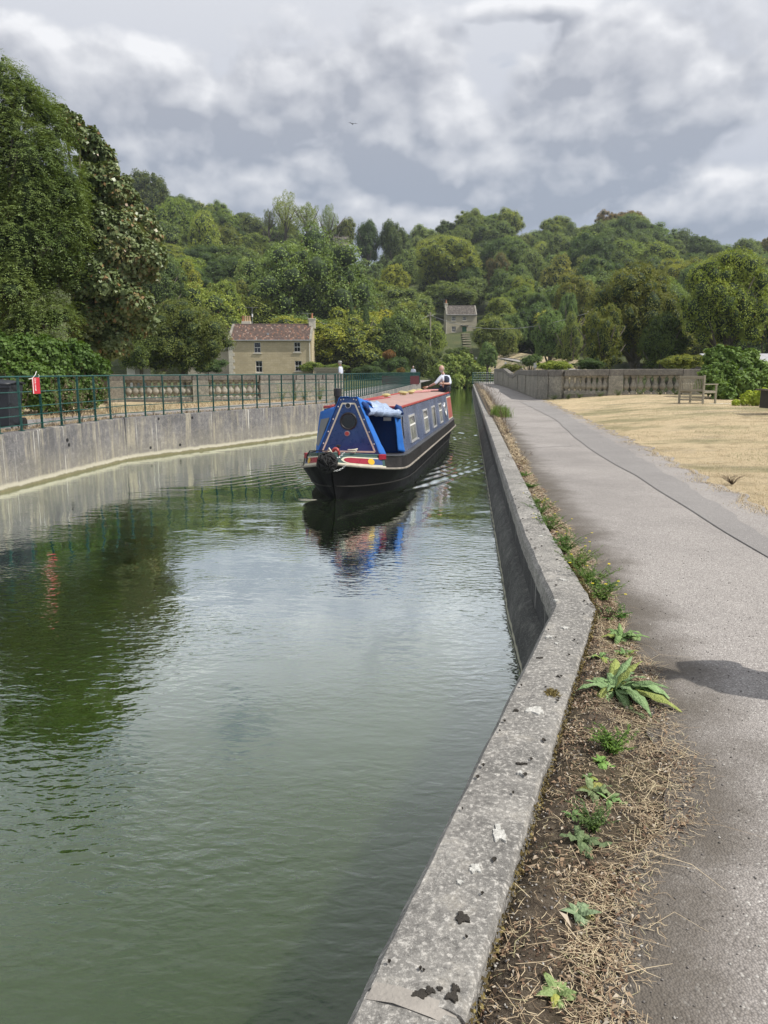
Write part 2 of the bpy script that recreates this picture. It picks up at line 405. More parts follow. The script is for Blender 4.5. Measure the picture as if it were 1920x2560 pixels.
def soil():
    m, nt, b = mk('mossy_soil'); n = NT(nt); v = n.pos()
    a = n.noise(v, 18, 6, 0.75); f = n.noise(v, 90, 4, 0.8); g = n.noise(v, 3.0, 4, 0.6)
    c = n.ramp(a, [(0.3, (0.035, 0.026, 0.018)), (0.5, (0.085, 0.062, 0.04)), (0.68, (0.20, 0.16, 0.115))])
    c = n.mix(n.ramp(f, [(0.55, 0.0), (0.72, 0.8)]), c, (0.32, 0.27, 0.20))
    c = n.mix(n.ramp(g, [(0.5, 0.0), (0.65, 0.45)]), c, (0.075, 0.06, 0.02))
    nt.links.new(c, b.inputs['Base Color']); b.inputs['Roughness'].default_value = 0.97
    nt.links.new(n.bump(n.math('ADD', a, n.math('MULTIPLY', f, 0.5)), 0.03), b.inputs['Normal'])
    return m
M['soil'] = soil()
def drygrass():
    m, nt, b = mk('parched_grass_ground'); n = NT(nt); v = n.pos()
    f = n.noise(n.pos((1, 3, 1)), 32, 6, 0.8); a = n.noise(v, 2.2, 6, 0.65); g = n.noise(n.pos((0.5, 1, 1)), 0.55, 5, 0.6)
    c = n.ramp(f, [(0.30, (0.26, 0.20, 0.11)), (0.5, (0.58, 0.46, 0.28)), (0.68, (0.78, 0.66, 0.45))])
    c = n.mix(n.ramp(a, [(0.34, 0.55), (0.5, 0.0)]), c, (0.22, 0.165, 0.085))
    c = n.mix(n.ramp(g, [(0.48, 0.0), (0.62, 0.8)]), c, (0.19, 0.19, 0.085))
    gg = n.noise(n.pos((0.45, 1.2, 1)), 0.8, 6, 0.7)
    c = n.mix(n.ramp(gg, [(0.56, 0.0), (0.68, 0.65)]), c, (0.25, 0.215, 0.17))
    nt.links.new(c, b.inputs['Base Color']); b.inputs['Roughness'].default_value = 0.95
    nt.links.new(n.bump(f, 0.03), b.inputs['Normal'])
    return m
M['drygrass'] = drygrass()
def hillmat():
    m, nt, b = mk('hill_grass'); n = NT(nt); v = n.pos()
    c = n.ramp(n.noise(v, 0.25, 6, 0.7), [(0.3, (0.04, 0.055, 0.018)), (0.55, (0.085, 0.105, 0.035)), (0.75, (0.14, 0.13, 0.05))])
    nt.links.new(c, b.inputs['Base Color']); b.inputs['Roughness'].default_value = 0.95
    nt.links.new(n.bump(n.noise(v, 3, 5), 0.3), b.inputs['Normal'])
    return m
M['hill'] = hillmat()
def watermat():
    m, nt, b = mk('murky_canal_water'); n = NT(nt)
    v = n.pos()
    murk = n.noise(v, 0.35, 4, 0.5)
    c = n.ramp(murk, [(0.3, (0.022, 0.042, 0.008)), (0.7, (0.029, 0.050, 0.011))])
    nt.links.new(c, b.inputs['Base Color']); b.inputs['Roughness'].default_value = 1.0
    b.inputs['Specular IOR Level'].default_value = 0.0
    b.subsurface_method = 'BURLEY' if hasattr(b, 'subsurface_method') else None
    b.inputs['Subsurface Weight'].default_value = 1.0; b.inputs['Subsurface Radius'].default_value = (0.5, 0.8, 0.4); b.inputs['Subsurface Scale'].default_value = 0.8
    r1 = n.noise(n.pos((1.0, 2.0, 1), rz=0.45), 7.0, 2, 0.45, 0.35)
    r2 = n.noise(n.pos((1.0, 1.7, 1), rz=-0.35), 15.0, 2, 0.5, 0.2)
    r3 = n.noise(n.pos((1, 1.5, 1), rz=0.2), 1.7, 3, 0.5)
    calm = n.ramp(n.noise(n.pos((0.6, 1, 1), rz=-0.3), 0.42, 3, 0.5), [(0.42, 0.08), (0.68, 0.8)])
    spn = n.N.new('ShaderNodeSeparateXYZ'); n.L.new(n.pos(), spn.inputs[0]); near = n.mrange(spn.outputs[1], 13.0, 7.0, 0.0, 1.0)
    calm = n.math('MULTIPLY', calm, n.math('ADD', 0.45, n.math('MULTIPLY', near, 1.0)))
    h = n.math('MULTIPLY', n.math('ADD', n.math('MULTIPLY', r1, 0.0095), n.math('MULTIPLY', r2, 0.0026)), calm)
    h = n.math('ADD', h, n.math('MULTIPLY', r3, 0.005))
    nb = n.bump(h, 1.0)
    g = n.N.new('ShaderNodeBsdfGlossy'); g.inputs['Roughness'].default_value = 0.015; g.inputs['Color'].default_value = (0.95, 1.0, 0.955, 1); n.L.new(nb, g.inputs['Normal'])
    fr = n.N.new('ShaderNodeFresnel'); fr.inputs['IOR'].default_value = 1.333; n.L.new(nb, fr.inputs['Normal'])
    f = n.math('MINIMUM', n.math('MULTIPLY', n.math('POWER', fr.outputs[0], 1.35), 10.5), 0.92)
    mx = n.N.new('ShaderNodeMixShader'); n.L.new(f, mx.inputs[0]); n.L.new(b.outputs[0], mx.inputs[1]); n.L.new(g.outputs[0], mx.inputs[2])
    n.L.new(mx.outputs[0], n.N['Material Output'].inputs[0])
    return m
M['water'] = watermat()
def leafmat(name, base, tip, brown=(0.16, 0.10, 0.04), brown_at=0.93, trans=0.25, gloss=0.45):
    """colour comes from the leaf's own tint, the object's own colour, and a patchy noise"""
    m, nt, b = mk(name); n = NT(nt)
    t = n.attr('tint'); oi = n.N.new('ShaderNodeObjectInfo')
    c = n.ramp(t, [(0.0, base), (brown_at-0.08, tip), (brown_at, brown), (1.0, brown)])
    c = n.mix(1.0, c, oi.outputs['Color'], 'MULTIPLY')
    hs = n.N.new('ShaderNodeHueSaturation'); n.L.new(c, hs.inputs['Color'])
    n.L.new(n.mrange(oi.outputs['Random'], 0, 1, 0.485, 0.52, False), hs.inputs['Hue']); n.L.new(n.mrange(oi.outputs['Random'], 0, 1, 1.12, 0.85, False), hs.inputs['Value'])
    c = hs.outputs[0]
    n.L.new(c, b.inputs['Base Color']); b.inputs['Roughness'].default_value = gloss; b.inputs['Specular IOR Level'].default_value = 0.35
    tr = n.N.new('ShaderNodeBsdfTranslucent'); n.L.new(n.mix(1.0, c, (1.3, 1.25, 0.5), 'MULTIPLY'), tr.inputs[0])
    mx = n.N.new('ShaderNodeMixShader'); mx.inputs[0].default_value = trans
    out = n.N['Material Output']; n.L.new(b.outputs[0], mx.inputs[1]); n.L.new(tr.outputs[0], mx.inputs[2]); n.L.new(mx.outputs[0], out.inputs[0])
    return m
M['leaf'] = leafmat('tree_foliage', (0.105, 0.160, 0.038), (0.265, 0.325, 0.090), gloss=0.6)
M['leaf_ash'] = leafmat('ash_foliage', (0.120, 0.180, 0.050), (0.270, 0.340, 0.115), brown_at=0.985)
M['leaf_syc'] = leafmat('sycamore_foliage', (0.075, 0.115, 0.040), (0.230, 0.280, 0.125), brown=(0.27, 0.17, 0.08), brown_at=0.86, gloss=0.35, trans=0.15)
M['leaf_core'] = simple('shade_dark_crown_core', (0.030, 0.052, 0.015), 0.9, 0.3, 2.0)  # opaque crown cores that block light; shade among leaves put into their colour
M['bark'] = simple('bark', (0.11, 0.095, 0.075), 0.95, 0.35, 5, 0.02)
M['weed'] = leafmat('weed_leaf', (0.10, 0.17, 0.05), (0.22, 0.30, 0.12), brown_at=0.97, trans=0.2)
def mullein_mat():
    m, nt, b = mk('grey_green_leaf'); n = NT(nt); v = n.pos(obj=True)
    t = n.attr('tint'); oi = n.N.new('ShaderNodeObjectInfo')
    c = n.ramp(n.noise(v, 40, 5, 0.7), [(0.3, (0.13, 0.185, 0.085)), (0.7, (0.29, 0.345, 0.21))])
    c = n.mix(n.mrange(t, 0.0, 0.10, 0.55, 0.0), c, (0.34, 0.40, 0.24))
    c = n.mix(1.0, c, oi.outputs['Color'], 'MULTIPLY')
    n.L.new(c, b.inputs['Base Color']); b.inputs['Roughness'].default_value = 0.65
    n.L.new(n.bump(n.voro(v, 110), 0.004), b.inputs['Normal'])
    tr = n.N.new('ShaderNodeBsdfTranslucent'); n.L.new(c, tr.inputs[0])
    mx = n.N.new('ShaderNodeMixShader'); mx.inputs[0].default_value = 0.2
    n.L.new(b.outputs[0], mx.inputs[1]); n.L.new(tr.outputs[0], mx.inputs[2]); n.L.new(mx.outputs[0], n.N['Material Output'].inputs[0])
    return m
M['mullein'] = mullein_mat()
def strawmat():
    m, nt, b = mk('straw'); n = NT(nt)
    c = n.ramp(n.attr('tint'), [(0.0, (0.09, 0.06, 0.035)), (0.42, (0.30, 0.215, 0.13)), (0.8, (0.68, 0.56, 0.37)), (1.0, (0.20, 0.22, 0.08))])
    nt.links.new(c, b.inputs['Base Color']); b.inputs['Roughness'].default_value = 0.7
    return m
M['straw'] = strawmat()
def flat(name, col, rough=0.5, metal=0.0, spec=0.5, alpha=None, coat=0.0): return simple(name, col, rough, 0.08, 9, 0, metal, spec, coat=coat)
M['fence'] = simple('dark_green_painted_iron', (0.018, 0.085, 0.072), 0.38, 0.25, 12)
M['white'] = flat('white_paint', (0.78, 0.77, 0.74), 0.5)
M['black'] = flat('black_paint', (0.018, 0.018, 0.02), 0.45)
M['binmat'] = flat('dark_grey_plastic', (0.022, 0.026, 0.034), 0.5)
M['signred'] = flat('red_sign_plastic', (0.55, 0.03, 0.045), 0.4)
M['rope'] = simple('black_rope', (0.022, 0.022, 0.023), 0.9, 0.4, 50, 0.01)
M['teak'] = simple('silvered_teak', (0.29, 0.265, 0.205), 0.85, 0.25, 30, 0.004)
M['skin'] = flat('skin', (0.50, 0.31, 0.24), 0.55)
M['shirt'] = flat('pale_blue_shirt', (0.60, 0.64, 0.74), 0.85)
M['navy'] = flat('navy_cloth', (0.022, 0.028, 0.055), 0.85)
M['grey_hair'] = flat('grey_hair', (0.5, 0.48, 0.46), 0.8)
M['dark_cloth'] = flat('dark_cloth', (0.05, 0.05, 0.055), 0.9)
M['glass_dark'] = flat('dark_window_glass', (0.012, 0.014, 0.016), 0.06, spec=0.6)

# ---------------------------------------------------------------- surveying: photograph pixel -> place
CP, SP = math.cos(PITCH), math.sin(PITCH)
def ray(px, py):
    dx = (px-960)/FPX; dy = -(py-1280)/FPX
    return dx, CP+dy*SP, -SP+dy*CP
def at(px, py, Y):
    x, y, z = ray(px, py); t = Y/y
    return Vector((x*t, Y, EYE+z*t))
def at_z(px, py, zz):
    x, y, z = ray(px, py); t = (zz-EYE)/z
    return Vector((x*t, y*t, zz))
def sstep(a, b, v):
    t = np.clip((np.asarray(v, dtype=float)-a)/(b-a), 0, 1); return t*t*(3-2*t)
# canal edges (plan, x as a function of Y)
RW = [(-8.0, -3.62), (1.55, -0.105), (4.85, 1.11), (7.0, 1.295), (12.3, 1.87), (20, 2.71), (93, 10.58), (125, 14.0)]      # right wall, canal-side edge of coping
LW = [(-8.0, -10.2), (15.0, -7.45), (20.4, -6.85), (27.0, -3.35), (30.2, -1.85), (84, 3.98), (125, 8.4)]
def xr(Y): return np.interp(Y, [p[0] for p in RW], [p[1] for p in RW])
def xl(Y): return np.interp(Y, [p[0] for p in LW], [p[1] for p in LW])
COPW = 0.27
ZC = 0.83                                    # coping top, right
ZL = 1.12                                    # wall top, left
def kink_w(Y): return np.interp(Y, [-8, 4.3, 5.2, 125], [COPW*1.06, COPW*1.06, COPW*1.01, COPW*1.01])
def ground_r(x, Y):
    """land on the right bank"""
    x = np.asarray(x, dtype=float); Y = np.asarray(Y, dtype=float)
    d = x - (xr(Y)+0.27)
    base = 0.735 + 0.20*sstep(6, 40, Y)
    lawn = 0.34*sstep(1.6, 7.5, d)*sstep(7, 22, Y)
    drop = 3.2*sstep(3.6, 6.5, d)*sstep(39.5, 47, Y)
    return base + lawn - drop
def gp(px, py):
    z = 0.75
    for _ in range(40):
        p = at_z(px, py, z); z = 0.5*z+0.5*float(ground_r(p.x, p.y))
    return at_z(px, py, z)
# ================================================================ STRUCTURE
def structure(name, me, kind='structure'):
    o = link_mesh(name, me); o['kind'] = kind; return o
def row_sheet(name, Ys, f0, f1, nx, zf, mat, edge=None, power=1.0, jitter=0.0, far=None):
    """a sheet between the two plan curves f0(Y) and f1(Y)"""
    Ys = np.asarray(Ys, dtype=float); t = np.linspace(0, 1, nx)**power
    X0 = f0(Ys)[:, None]; X1 = f1(Ys)[:, None]
    X = X0+(X1-X0)*t[None, :]; YY = np.repeat(Ys[:, None], nx, 1)
    Z = zf(X, YY)
    V = np.stack([X, YY, Z], -1).reshape(-1, 3)
    i, j = np.meshgrid(np.arange(len(Ys)-1), np.arange(nx-1), indexing='ij'); a = (i*nx+j).ravel()
    F = np.stack([a, a+1, a+nx+1, a+nx], 1)
    me = np_mesh(name, V, F, mat, smooth=True)
    if far is not None:
        me.materials.append(far[0]); me.polygons.foreach_set('material_index', (V[F[:, 0], 1] > far[1]).astype(np.int32))
    if edge is not None:
        at_ = me.attributes.new('edge', 'FLOAT', 'POINT'); at_.data.foreach_set('value', np.asarray(edge(X, YY), dtype=np.float32).ravel())
    return me
def bumpy(X, Y, s, amp, seed=0.0):
    out = np.zeros(X.shape)
    for k, (a, b, c) in enumerate([(1.0, .3, .0), (-.6, 1.1, 2.0), (.4, -1.7, 4.1), (2.3, .9, 1.0), (-1.9, 2.6, .5)]):
        out += np.sin((a*X+b*Y)*s+c+seed)*np.cos((b*X-a*Y)*s*0.7+c*1.7+seed)/(1+k*0.6)
    return out*amp/2
def graded(a, b, d0, k):
    r = [a]
    while r[-1] < b: r.append(r[-1]+max(d0, k*abs(r[-1])))
    r[-1] = b; return np.array(r)
# --- hills beyond the end of the canal
SKY = [(-400, 330), (0, 400), (230, 425), (330, 428), (372, 425), (460, 445), (560, 478), (640, 530), (700, 545), (800, 560), (870, 590), (960, 600), (1020, 560), (1100, 520), (1190, 500), (1270, 505), (1330, 548), (1400, 528), (1480, 528), (1560, 520), (1620, 545), (1680, 580), (1760, 600), (1850, 600), (1920, 595), (2300, 560)]
RIDGE_Y = 290.0
def hill(x, Y):
    x = np.asarray(x, dtype=float); Y = np.asarray(Y, dtype=float)
    px = 960+FPX*0.99*x/np.maximum(Y, 20)
    sy = np.interp(px, [p[0] for p in SKY], [p[1] for p in SKY])
    dy = -(sy-1280)/FPX; slope = (-SP+dy*CP)/(CP+dy*SP)
    top = EYE+slope*RIDGE_Y-11.5
    r = np.clip((Y-104)/(RIDGE_Y-104), 0, 1)**np.interp(px, [-200, 300, 800, 1000, 1100, 1230, 1450, 1900, 2300], [1.0, 1.05, 1.12, 1.3, 1.58, 1.5, 1.15, 1.05, 1.05])
    base = 0.9+0.0*x
    z = base+(top-base)*r
    z = z+bumpy(x, Y, 0.06, 1.6)*sstep(110, 160, Y)
    # a level terrace for the small cottage and for the lane at the canal's end
    return z
ysf = np.concatenate([np.linspace(112, 300, 76), np.linspace(310, 900, 14)])
hx = np.concatenate([np.linspace(-620, -150, 18), np.linspace(-145, 145, 110), np.linspace(150, 620, 18)])
X, Y = np.meshgrid(hx, ysf); Z = hill(X, np.minimum(Y, 330)) - np.maximum(0, Y-330)*0.04
X = np.vstack([X[:1], X]); Y = np.vstack([Y[:1]-0.05, Y]); Z = np.vstack([Z[:1]*0-5.0, Z]); ysf = np.concatenate([[0], ysf])
V = np.stack([X, Y, Z], -1).reshape(-1, 3); nx = len(hx)
i, j = np.meshgrid(np.arange(len(ysf)-1), np.arange(nx-1), indexing='ij'); a = (i*nx+j).ravel()
structure('hillside', np_mesh('hillside', V, np.stack([a, a+1, a+nx+1, a+nx], 1), M['hill'], smooth=True))

# --- water
BO = Vector((-0.94, 13.4, 0)); BA = math.radians(9.8)          # boat: bow point and heading
BD = Vector((math.sin(BA), math.cos(BA), 0)); BR = Vector((math.cos(BA), -math.sin(BA), 0))
def wake(X, Y):
    dx = X-BO.x; dy = Y-BO.y
    u = dx*BD.x+dy*BD.y; v = dx*BR.x+dy*BR.y
    av = np.abs(v)
    h = np.zeros(X.shape)
    # diverging crests peeling off the bow and the shoulders
    for (u0, amp, lam, sp) in [(0.25, 0.015, 0.42, 0.50), (2.2, 0.012, 0.36, 0.45), (12.0, 0.010, 0.4, 0.4)]:
        uu = u-u0
        c = av-0.30-0.40*np.maximum(uu, 0)**0.93
        env = np.exp(-(c/(0.22+0.05*np.maximum(uu, 0)))**2)*sstep(0.0, 0.6, uu)*np.exp(-np.maximum(uu, 0)/9)
        h += amp*env*np.cos(2*PI*(c)/lam*1.0+0.5*np.sin(uu*1.3+v))
    # transverse ripples sucked along the hull and astern
    side = sstep(0.8, 1.05, av)*sstep(1.0, 3.0, u)*np.exp(-np.maximum(av-1.0, 0)/1.3)*sstep(40, 10, u)
    h += 0.005*side*np.sin(u*9+av*14+1.2*np.sin(u*2.1+v*1.3))
    st = sstep(13.5, 16, u)*np.exp(-np.maximum(u-16, 0)/14)*np.exp(-(v/2.6)**2)
    h += 0.014*st*np.sin(u*6.5+2*np.sin(v*2.2+u*.7))*np.cos(v*3.1+u*1.1)
    # a step of pushed-up water just at the stem
    h += 0.05*np.exp(-((u-0.25)/0.28)**2-(v/0.5)**2)
    return h
wr = np.concatenate([graded(-7.5, 9, 0.25, 0.0), np.arange(9.2, 30, 0.05), graded(30, 123, 0.12, 0.006)])
def wtr(X, Y): return wake(X, Y)+bumpy(X, Y, 2.2, 0.0035, 1.0)
me = row_sheet('canal_water', wr, lambda y: xl(y)-0.05, lambda y: xr(y)+0.12, 240, wtr, M['water'])
structure('canal_water', me)
me = row_sheet('canal_bed', np.array([-8, 10., 40, 124]), lambda y: xl(y)-0.2, lambda y: xr(y)+0.2, 3, lambda X, Y: 0*X-1.4, M['soil'])
structure('canal_bed', me)

# --- right bank: verge, path, lawn
VE = [gp(*p) for p in [(1530, 2700), (1500, 2560), (1515, 2400), (1560, 2250), (1640, 2080), (1660, 1960), (1630, 1800), (1590, 1690), (1540, 1590), (1510, 1520), (1475, 1440), (1420, 1350), (1365, 1260), (1316, 1180), (1285, 1120), (1255, 1060), (1232, 1015), (1215, 985), (1200, 965)]]
VE.sort(key=lambda p: p.y)
vey = np.array([-8, 0.0]+[p.y for p in VE]+[125]); vex = np.array([VE[0].x-1.5, VE[0].x-0.3]+[p.x for p in VE]+[xr(125)+0.6])
def xv(Y): return np.maximum(np.interp(Y, vey, vex)+0.03*np.sin(np.asarray(Y)*5.1)+0.02*np.sin(np.asarray(Y)*13+1), xr(Y)+COPW+0.15)
LE = [gp(*p) for p in [(1920, 1277), (1764, 1198), (1612, 1116), (1504, 1068), (1420, 1027), (1369, 1004), (1350, 998)]]
LE.sort(key=lambda p: p.y)
ley = np.array([-8, 0, 5]+[p.y for p in LE]+[LE[-1].y+3, 125]); lex = np.array([5.6, 5.2, 4.9]+[p.x for p in LE]+[xr(LE[-1].y+3)+3.0, xr(125)+3.0])
def xe(Y): return np.interp(Y, ley, lex)+0.06*np.sin(np.asarray(Y)*3.3)+0.05*np.sin(np.asarray(Y)*7.7+1)
rows = graded(-7.9, 112, 0.1, 0.01)
rows2 = np.concatenate([np.arange(-2, 7, 0.03), graded(7, 112, 0.06, 0.008)])
def vz(X, Y):
    d = X-(xr(Y)+COPW); wv = np.maximum(xv(Y)-(xr(Y)+COPW), 0.1); t = d/wv
    return ground_r(X, Y)+(0.035*np.exp(-((t-0.35)/0.25)**2)+bumpy(X, Y, 9, 0.010)+bumpy(X, Y, 31, 0.006, 2))*sstep(1.0, 0.75, t)-0.004-0.03*sstep(0.12, 0.0, t)
structure('verge', row_sheet('verge', rows2, lambda y: xr(y)+COPW-0.09, lambda y: xv(y)+0.12, 26, vz, M['soil']))
def pz(X, Y): return ground_r(X, Y)+0.004+0.0*X
structure('path', row_sheet('path', rows, lambda y: xv(y), lambda y: xe(y)+0.05, 24, pz, M['asphalt'], edge=lambda X, Y: np.minimum((X-xv(Y)+0.0)/0.60, 9)))
rowsl = graded(-7.9, 112, 0.3, 0.02)
structure('lawn', row_sheet('lawn', rowsl, lambda y: xe(y), lambda y: 0*y+160, 60, lambda X, Y: ground_r(X, Y)-0.006+bumpy(X, Y, 1.3, 0.02), M['drygrass'], power=2.2, far=(M['hill'], 39.5)))
# newer strip of asphalt let into the path
PL = sorted([gp(*p) for p in [(1300, 1005), (1390, 1050), (1443, 1099), (1500, 1140), (1590, 1190), (1760, 1298), (1920, 1395)]], key=lambda p: p.y)
PR = sorted([gp(*p) for p in [(1352, 1001), (1478, 1073), (1590, 1138), (1742, 1229), (1851, 1300), (1920, 1345)]], key=lambda p: p.y)
py0 = max(PL[0].y, PR[0].y)-2; py1 = min(PL[-1].y, PR[-1].y)
def ext(ps, Y):
    ys = [p.y for p in ps]; xs = [p.x for p in ps]; s = (xs[1]-xs[0])/(ys[1]-ys[0])
    return np.where(Y < ys[0], xs[0]+s*(Y-ys[0]), np.interp(Y, ys, xs))
prow = graded(py0, py1, 0.15, 0.01)
structure('path_patch', row_sheet('path_patch', prow, lambda y: ext(PL, y)+0.008*np.sin(y*2.3), lambda y: ext(PR, y)+0.03*np.sin(y*3)+0.02*np.sin(y*8.3), 8, lambda X, Y: ground_r(X, Y)+0.009, M['patch']))
structure('patch_joint', row_sheet('patch_joint', prow, lambda y: ext(PL, y)-0.010+0.008*np.sin(y*2.3), lambda y: ext(PL, y)+0.006+0.008*np.sin(y*2.3), 2, lambda X, Y: ground_r(X, Y)+0.0125, M['joint']))
def cross_joint(a, b, wd=0.02):
    A = gp(*a); B = gp(*b); n = 24; V = []
    for k in range(n+1):
        p = A.lerp(B, k/n); o = 0.012*math.sin(k*1.3)
        V += [(p.x, p.y-wd/2+o, float(ground_r(p.x, p.y))+0.0125), (p.x, p.y+wd/2+o, float(ground_r(p.x, p.y))+0.0125)]
    F = [(2*k, 2*k+1, 2*k+3, 2*k+2) for k in range(n)]
    structure('path_joint', np_mesh('path_joint', V, F, M['joint']))
cross_joint((1240, 1006), (1352, 1000), 0.10); cross_joint((1330, 1120), (1448, 1115), 0.03)
# --- left bank: path and dry grass
PB = [at_z(px, py, ZL-0.02) for (px, py) in [(60, 1049), (150, 1042), (270, 1034), (409, 1024), (640, 1008), (800, 999)]]
pby = np.array([-8, 12]+[p.y for p in PB]+[PB[-1].y+6, 125]); pbx = np.array([-13.5, -10.4]+[p.x for p in PB]+[xl(PB[-1].y+6)-2.6, xl(125)-2.6])
def xb(Y): return np.interp(Y, pby, pbx)
def zl(X, Y): return ZL-0.03+0*X
structure('path_left', row_sheet('path_left', rows, lambda y: xb(y), lambda y: xl(y)-0.18, 12, zl, M['patch']))
structure('grass_left', row_sheet('grass_left', rowsl, lambda y: 0*y-160, lambda y: xb(y), 50, lambda X, Y: ZL-0.035+bumpy(X, Y, 1.7, 0.03), M['drygrass'], power=0.45, far=(M['hill'], 38.5)))

# ================================================================ CANAL WALLS
def offset_poly(pts, d):
    """pts: list of (x,y); offset to the right by d with mitred corners"""
    out = []
    for i, (x, y) in enumerate(pts):
        a = Vector(pts[max(i-1, 0)]); b = Vector((x, y)); c = Vector(pts[min(i+1, len(pts)-1)])
        t1 = (b-a).normalized() if i > 0 else (c-b).normalized(); t2 = (c-b).normalized() if i < len(pts)-1 else t1
        n1 = Vector((t1.y, -t1.x)); n2 = Vector((t2.y, -t2.x)); n = (n1+n2).normalized(); k = d/max(0.3, n.dot(n1))
        out.append((x+n.x*k, y+n.y*k))
    return out
def densify(pts, step):
    out = [pts[0]]
    for (a, b) in zip(pts[:-1], pts[1:]):
        L = math.hypot(b[0]-a[0], b[1]-a[1]); mid = math.hypot((a[0]+b[0])/2, (a[1]+b[1])/2)
        st = max(step, 0.012*mid); n = max(1, int(L/st))
        out += [(a[0]+(b[0]-a[0])*k/n, a[1]+(b[1]-a[1])*k/n) for k in range(1, n+1)]
    return out
def sweep(name, path, prof, mat, parent=None, rough=0.0, seed=0, closed=True, smooth=True, cap=True):
    """profile points (offset to the right, z) swept along a plan polyline, edges made uneven"""
    cols = [offset_poly(path, o) for (o, z) in prof]
    V = []; n = len(prof)
    for i in range(len(path)):
        for k, (o, z) in enumerate(prof):
            x, y = cols[k][i]
            q = Vector((x*6, y*6, z*6+seed))
            r = rough*(mnoise.noise(q)+0.6*mnoise.noise(q*4.1))
            V.append((x+r, y+r*0.3, z+(r*0.6 if z > -0.5 else 0)))
    F = []
    m = n if closed else n-1
    for i in range(len(path)-1):
        for k in range(m):
            a = i*n+k; b = i*n+(k+1) % n
            F.append((a, b, b+n, a+n))
    if closed and cap: F.append(tuple(range(n))); F.append(tuple(range((len(path)-1)*n, len(path)*n))[::-1])
    mb = MB(); mb.add(V, F)
    return mb.build(name, mat, parent, smooth=smooth, world=True, auto=0.5)
wr_root = empty('canal_wall', (1.2, 6, 0), 0, 'low grey concrete wall with a chamfered kerb top, kinked beside the towpath', 'wall')
full = RW[:-1]
# coping in cast lengths; joints at these Y
def path_between(y0, y1):
    pts = [(float(xr(y0)), y0)]+[(x, y) for (y, x) in full if y0+0.01 < y < y1-0.01]+[(float(xr(y1)), y1)]
    return pts
ch = 0.045
cprof = [(0.0, ZC-0.16), (0.0, ZC-0.038), (0.026, ZC-0.002), (0.06, ZC+0.001), (COPW*0.5, ZC+0.005), (COPW-0.05, ZC+0.002), (COPW-0.012, ZC-0.003), (COPW, ZC-0.018), (COPW+0.002, ZC-0.06), (COPW, ZC-0.14), (COPW, ZC-0.4), (0.05, ZC-0.4), (0.05, ZC-0.16)]
jy = [-7, -1.0, 1.665, 7.85, 10.1, 13.6, 17.8, 21.5, 26, 34, 44, 56, 70, 93]
for a_, b_ in zip(jy[:-1], jy[1:]):
    g_ = 0.006 if a_ > 4 else 0.003
    P_ = densify(path_between(a_+g_, b_-g_), 0.05 if a_ < 8 else 0.25)
    sweep('coping_block', P_, cprof, M['coping'], wr_root, rough=0.007 if a_ < 12 else 0.005, seed=a_)
# mortar repair across the joint nearest the photographer
jm = 1.665
jp = densify(path_between(jm-0.028, jm+0.022), 0.01)
sweep('mortar_repair', jp, [(0.004, ZC-0.05), (0.03, ZC-0.001), (0.10, ZC+0.010), (0.2, ZC+0.007), (COPW-0.02, ZC-0.006), (COPW+0.004, ZC-0.05)], M['mortar'], wr_root, rough=0.008, closed=False)
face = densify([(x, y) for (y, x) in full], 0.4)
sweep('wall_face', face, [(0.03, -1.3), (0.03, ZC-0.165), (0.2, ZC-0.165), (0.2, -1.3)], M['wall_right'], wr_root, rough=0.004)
ledge = densify([(x, y) for (y, x) in full], 0.12)
sweep('ledge', ledge, [(-0.12, -1.3), (-0.115, 0.0), (-0.10, 0.15), (-0.075, 0.27), (-0.02, 0.375), (0.034, 0.405), (0.034, -1.3)], M['ledge'], wr_root, rough=0.016, seed=9)
# pale mortar in the joints, chipped pits along the edges
for jy_ in (7.85, 10.1, 13.6, 17.8, 21.5):
    sweep('joint_mortar', densify(path_between(jy_-0.009, jy_+0.009), 0.02), [(-0.003, ZC-0.10), (0.0, ZC-0.045), (0.032, ZC-0.001), (0.13, ZC+0.004), (COPW-0.03, ZC-0.001), (COPW-0.004, ZC-0.05)], M['lichen'], wr_root, rough=0.005, closed=False)
rp_ = random.Random(17)
for k in range(60):
    yy = 1.3+8*rp_.random()**1.5; e_ = rp_.choice([COPW-0.02, COPW-0.045, 0.05, rp_.uniform(0.06, COPW-0.05)]); xx = float(xr(yy))+e_; r0 = rp_.uniform(0.003, 0.009)*(1 if yy < 5 else 1.4); n_ = 9; ph = rp_.uniform(0, 6)
    vs = [(xx+r0*math.cos(a)*(1+.3*math.sin(a*3+ph)), yy+r0*1.7*math.sin(a)*(1+.3*math.sin(a*2+ph)), ZC+0.0115) for a in [2*PI*q/n_ for q in range(n_)]]+[(xx, yy, ZC+0.004)]
    if k == 0: pitb = MB()
    pitb.add(vs, [(q, (q+1) % n_, n_) for q in range(n_)])
po_ = pitb.build('pits', M['darkmoss'], wr_root, world=True); po_['kind'] = 'stuff'
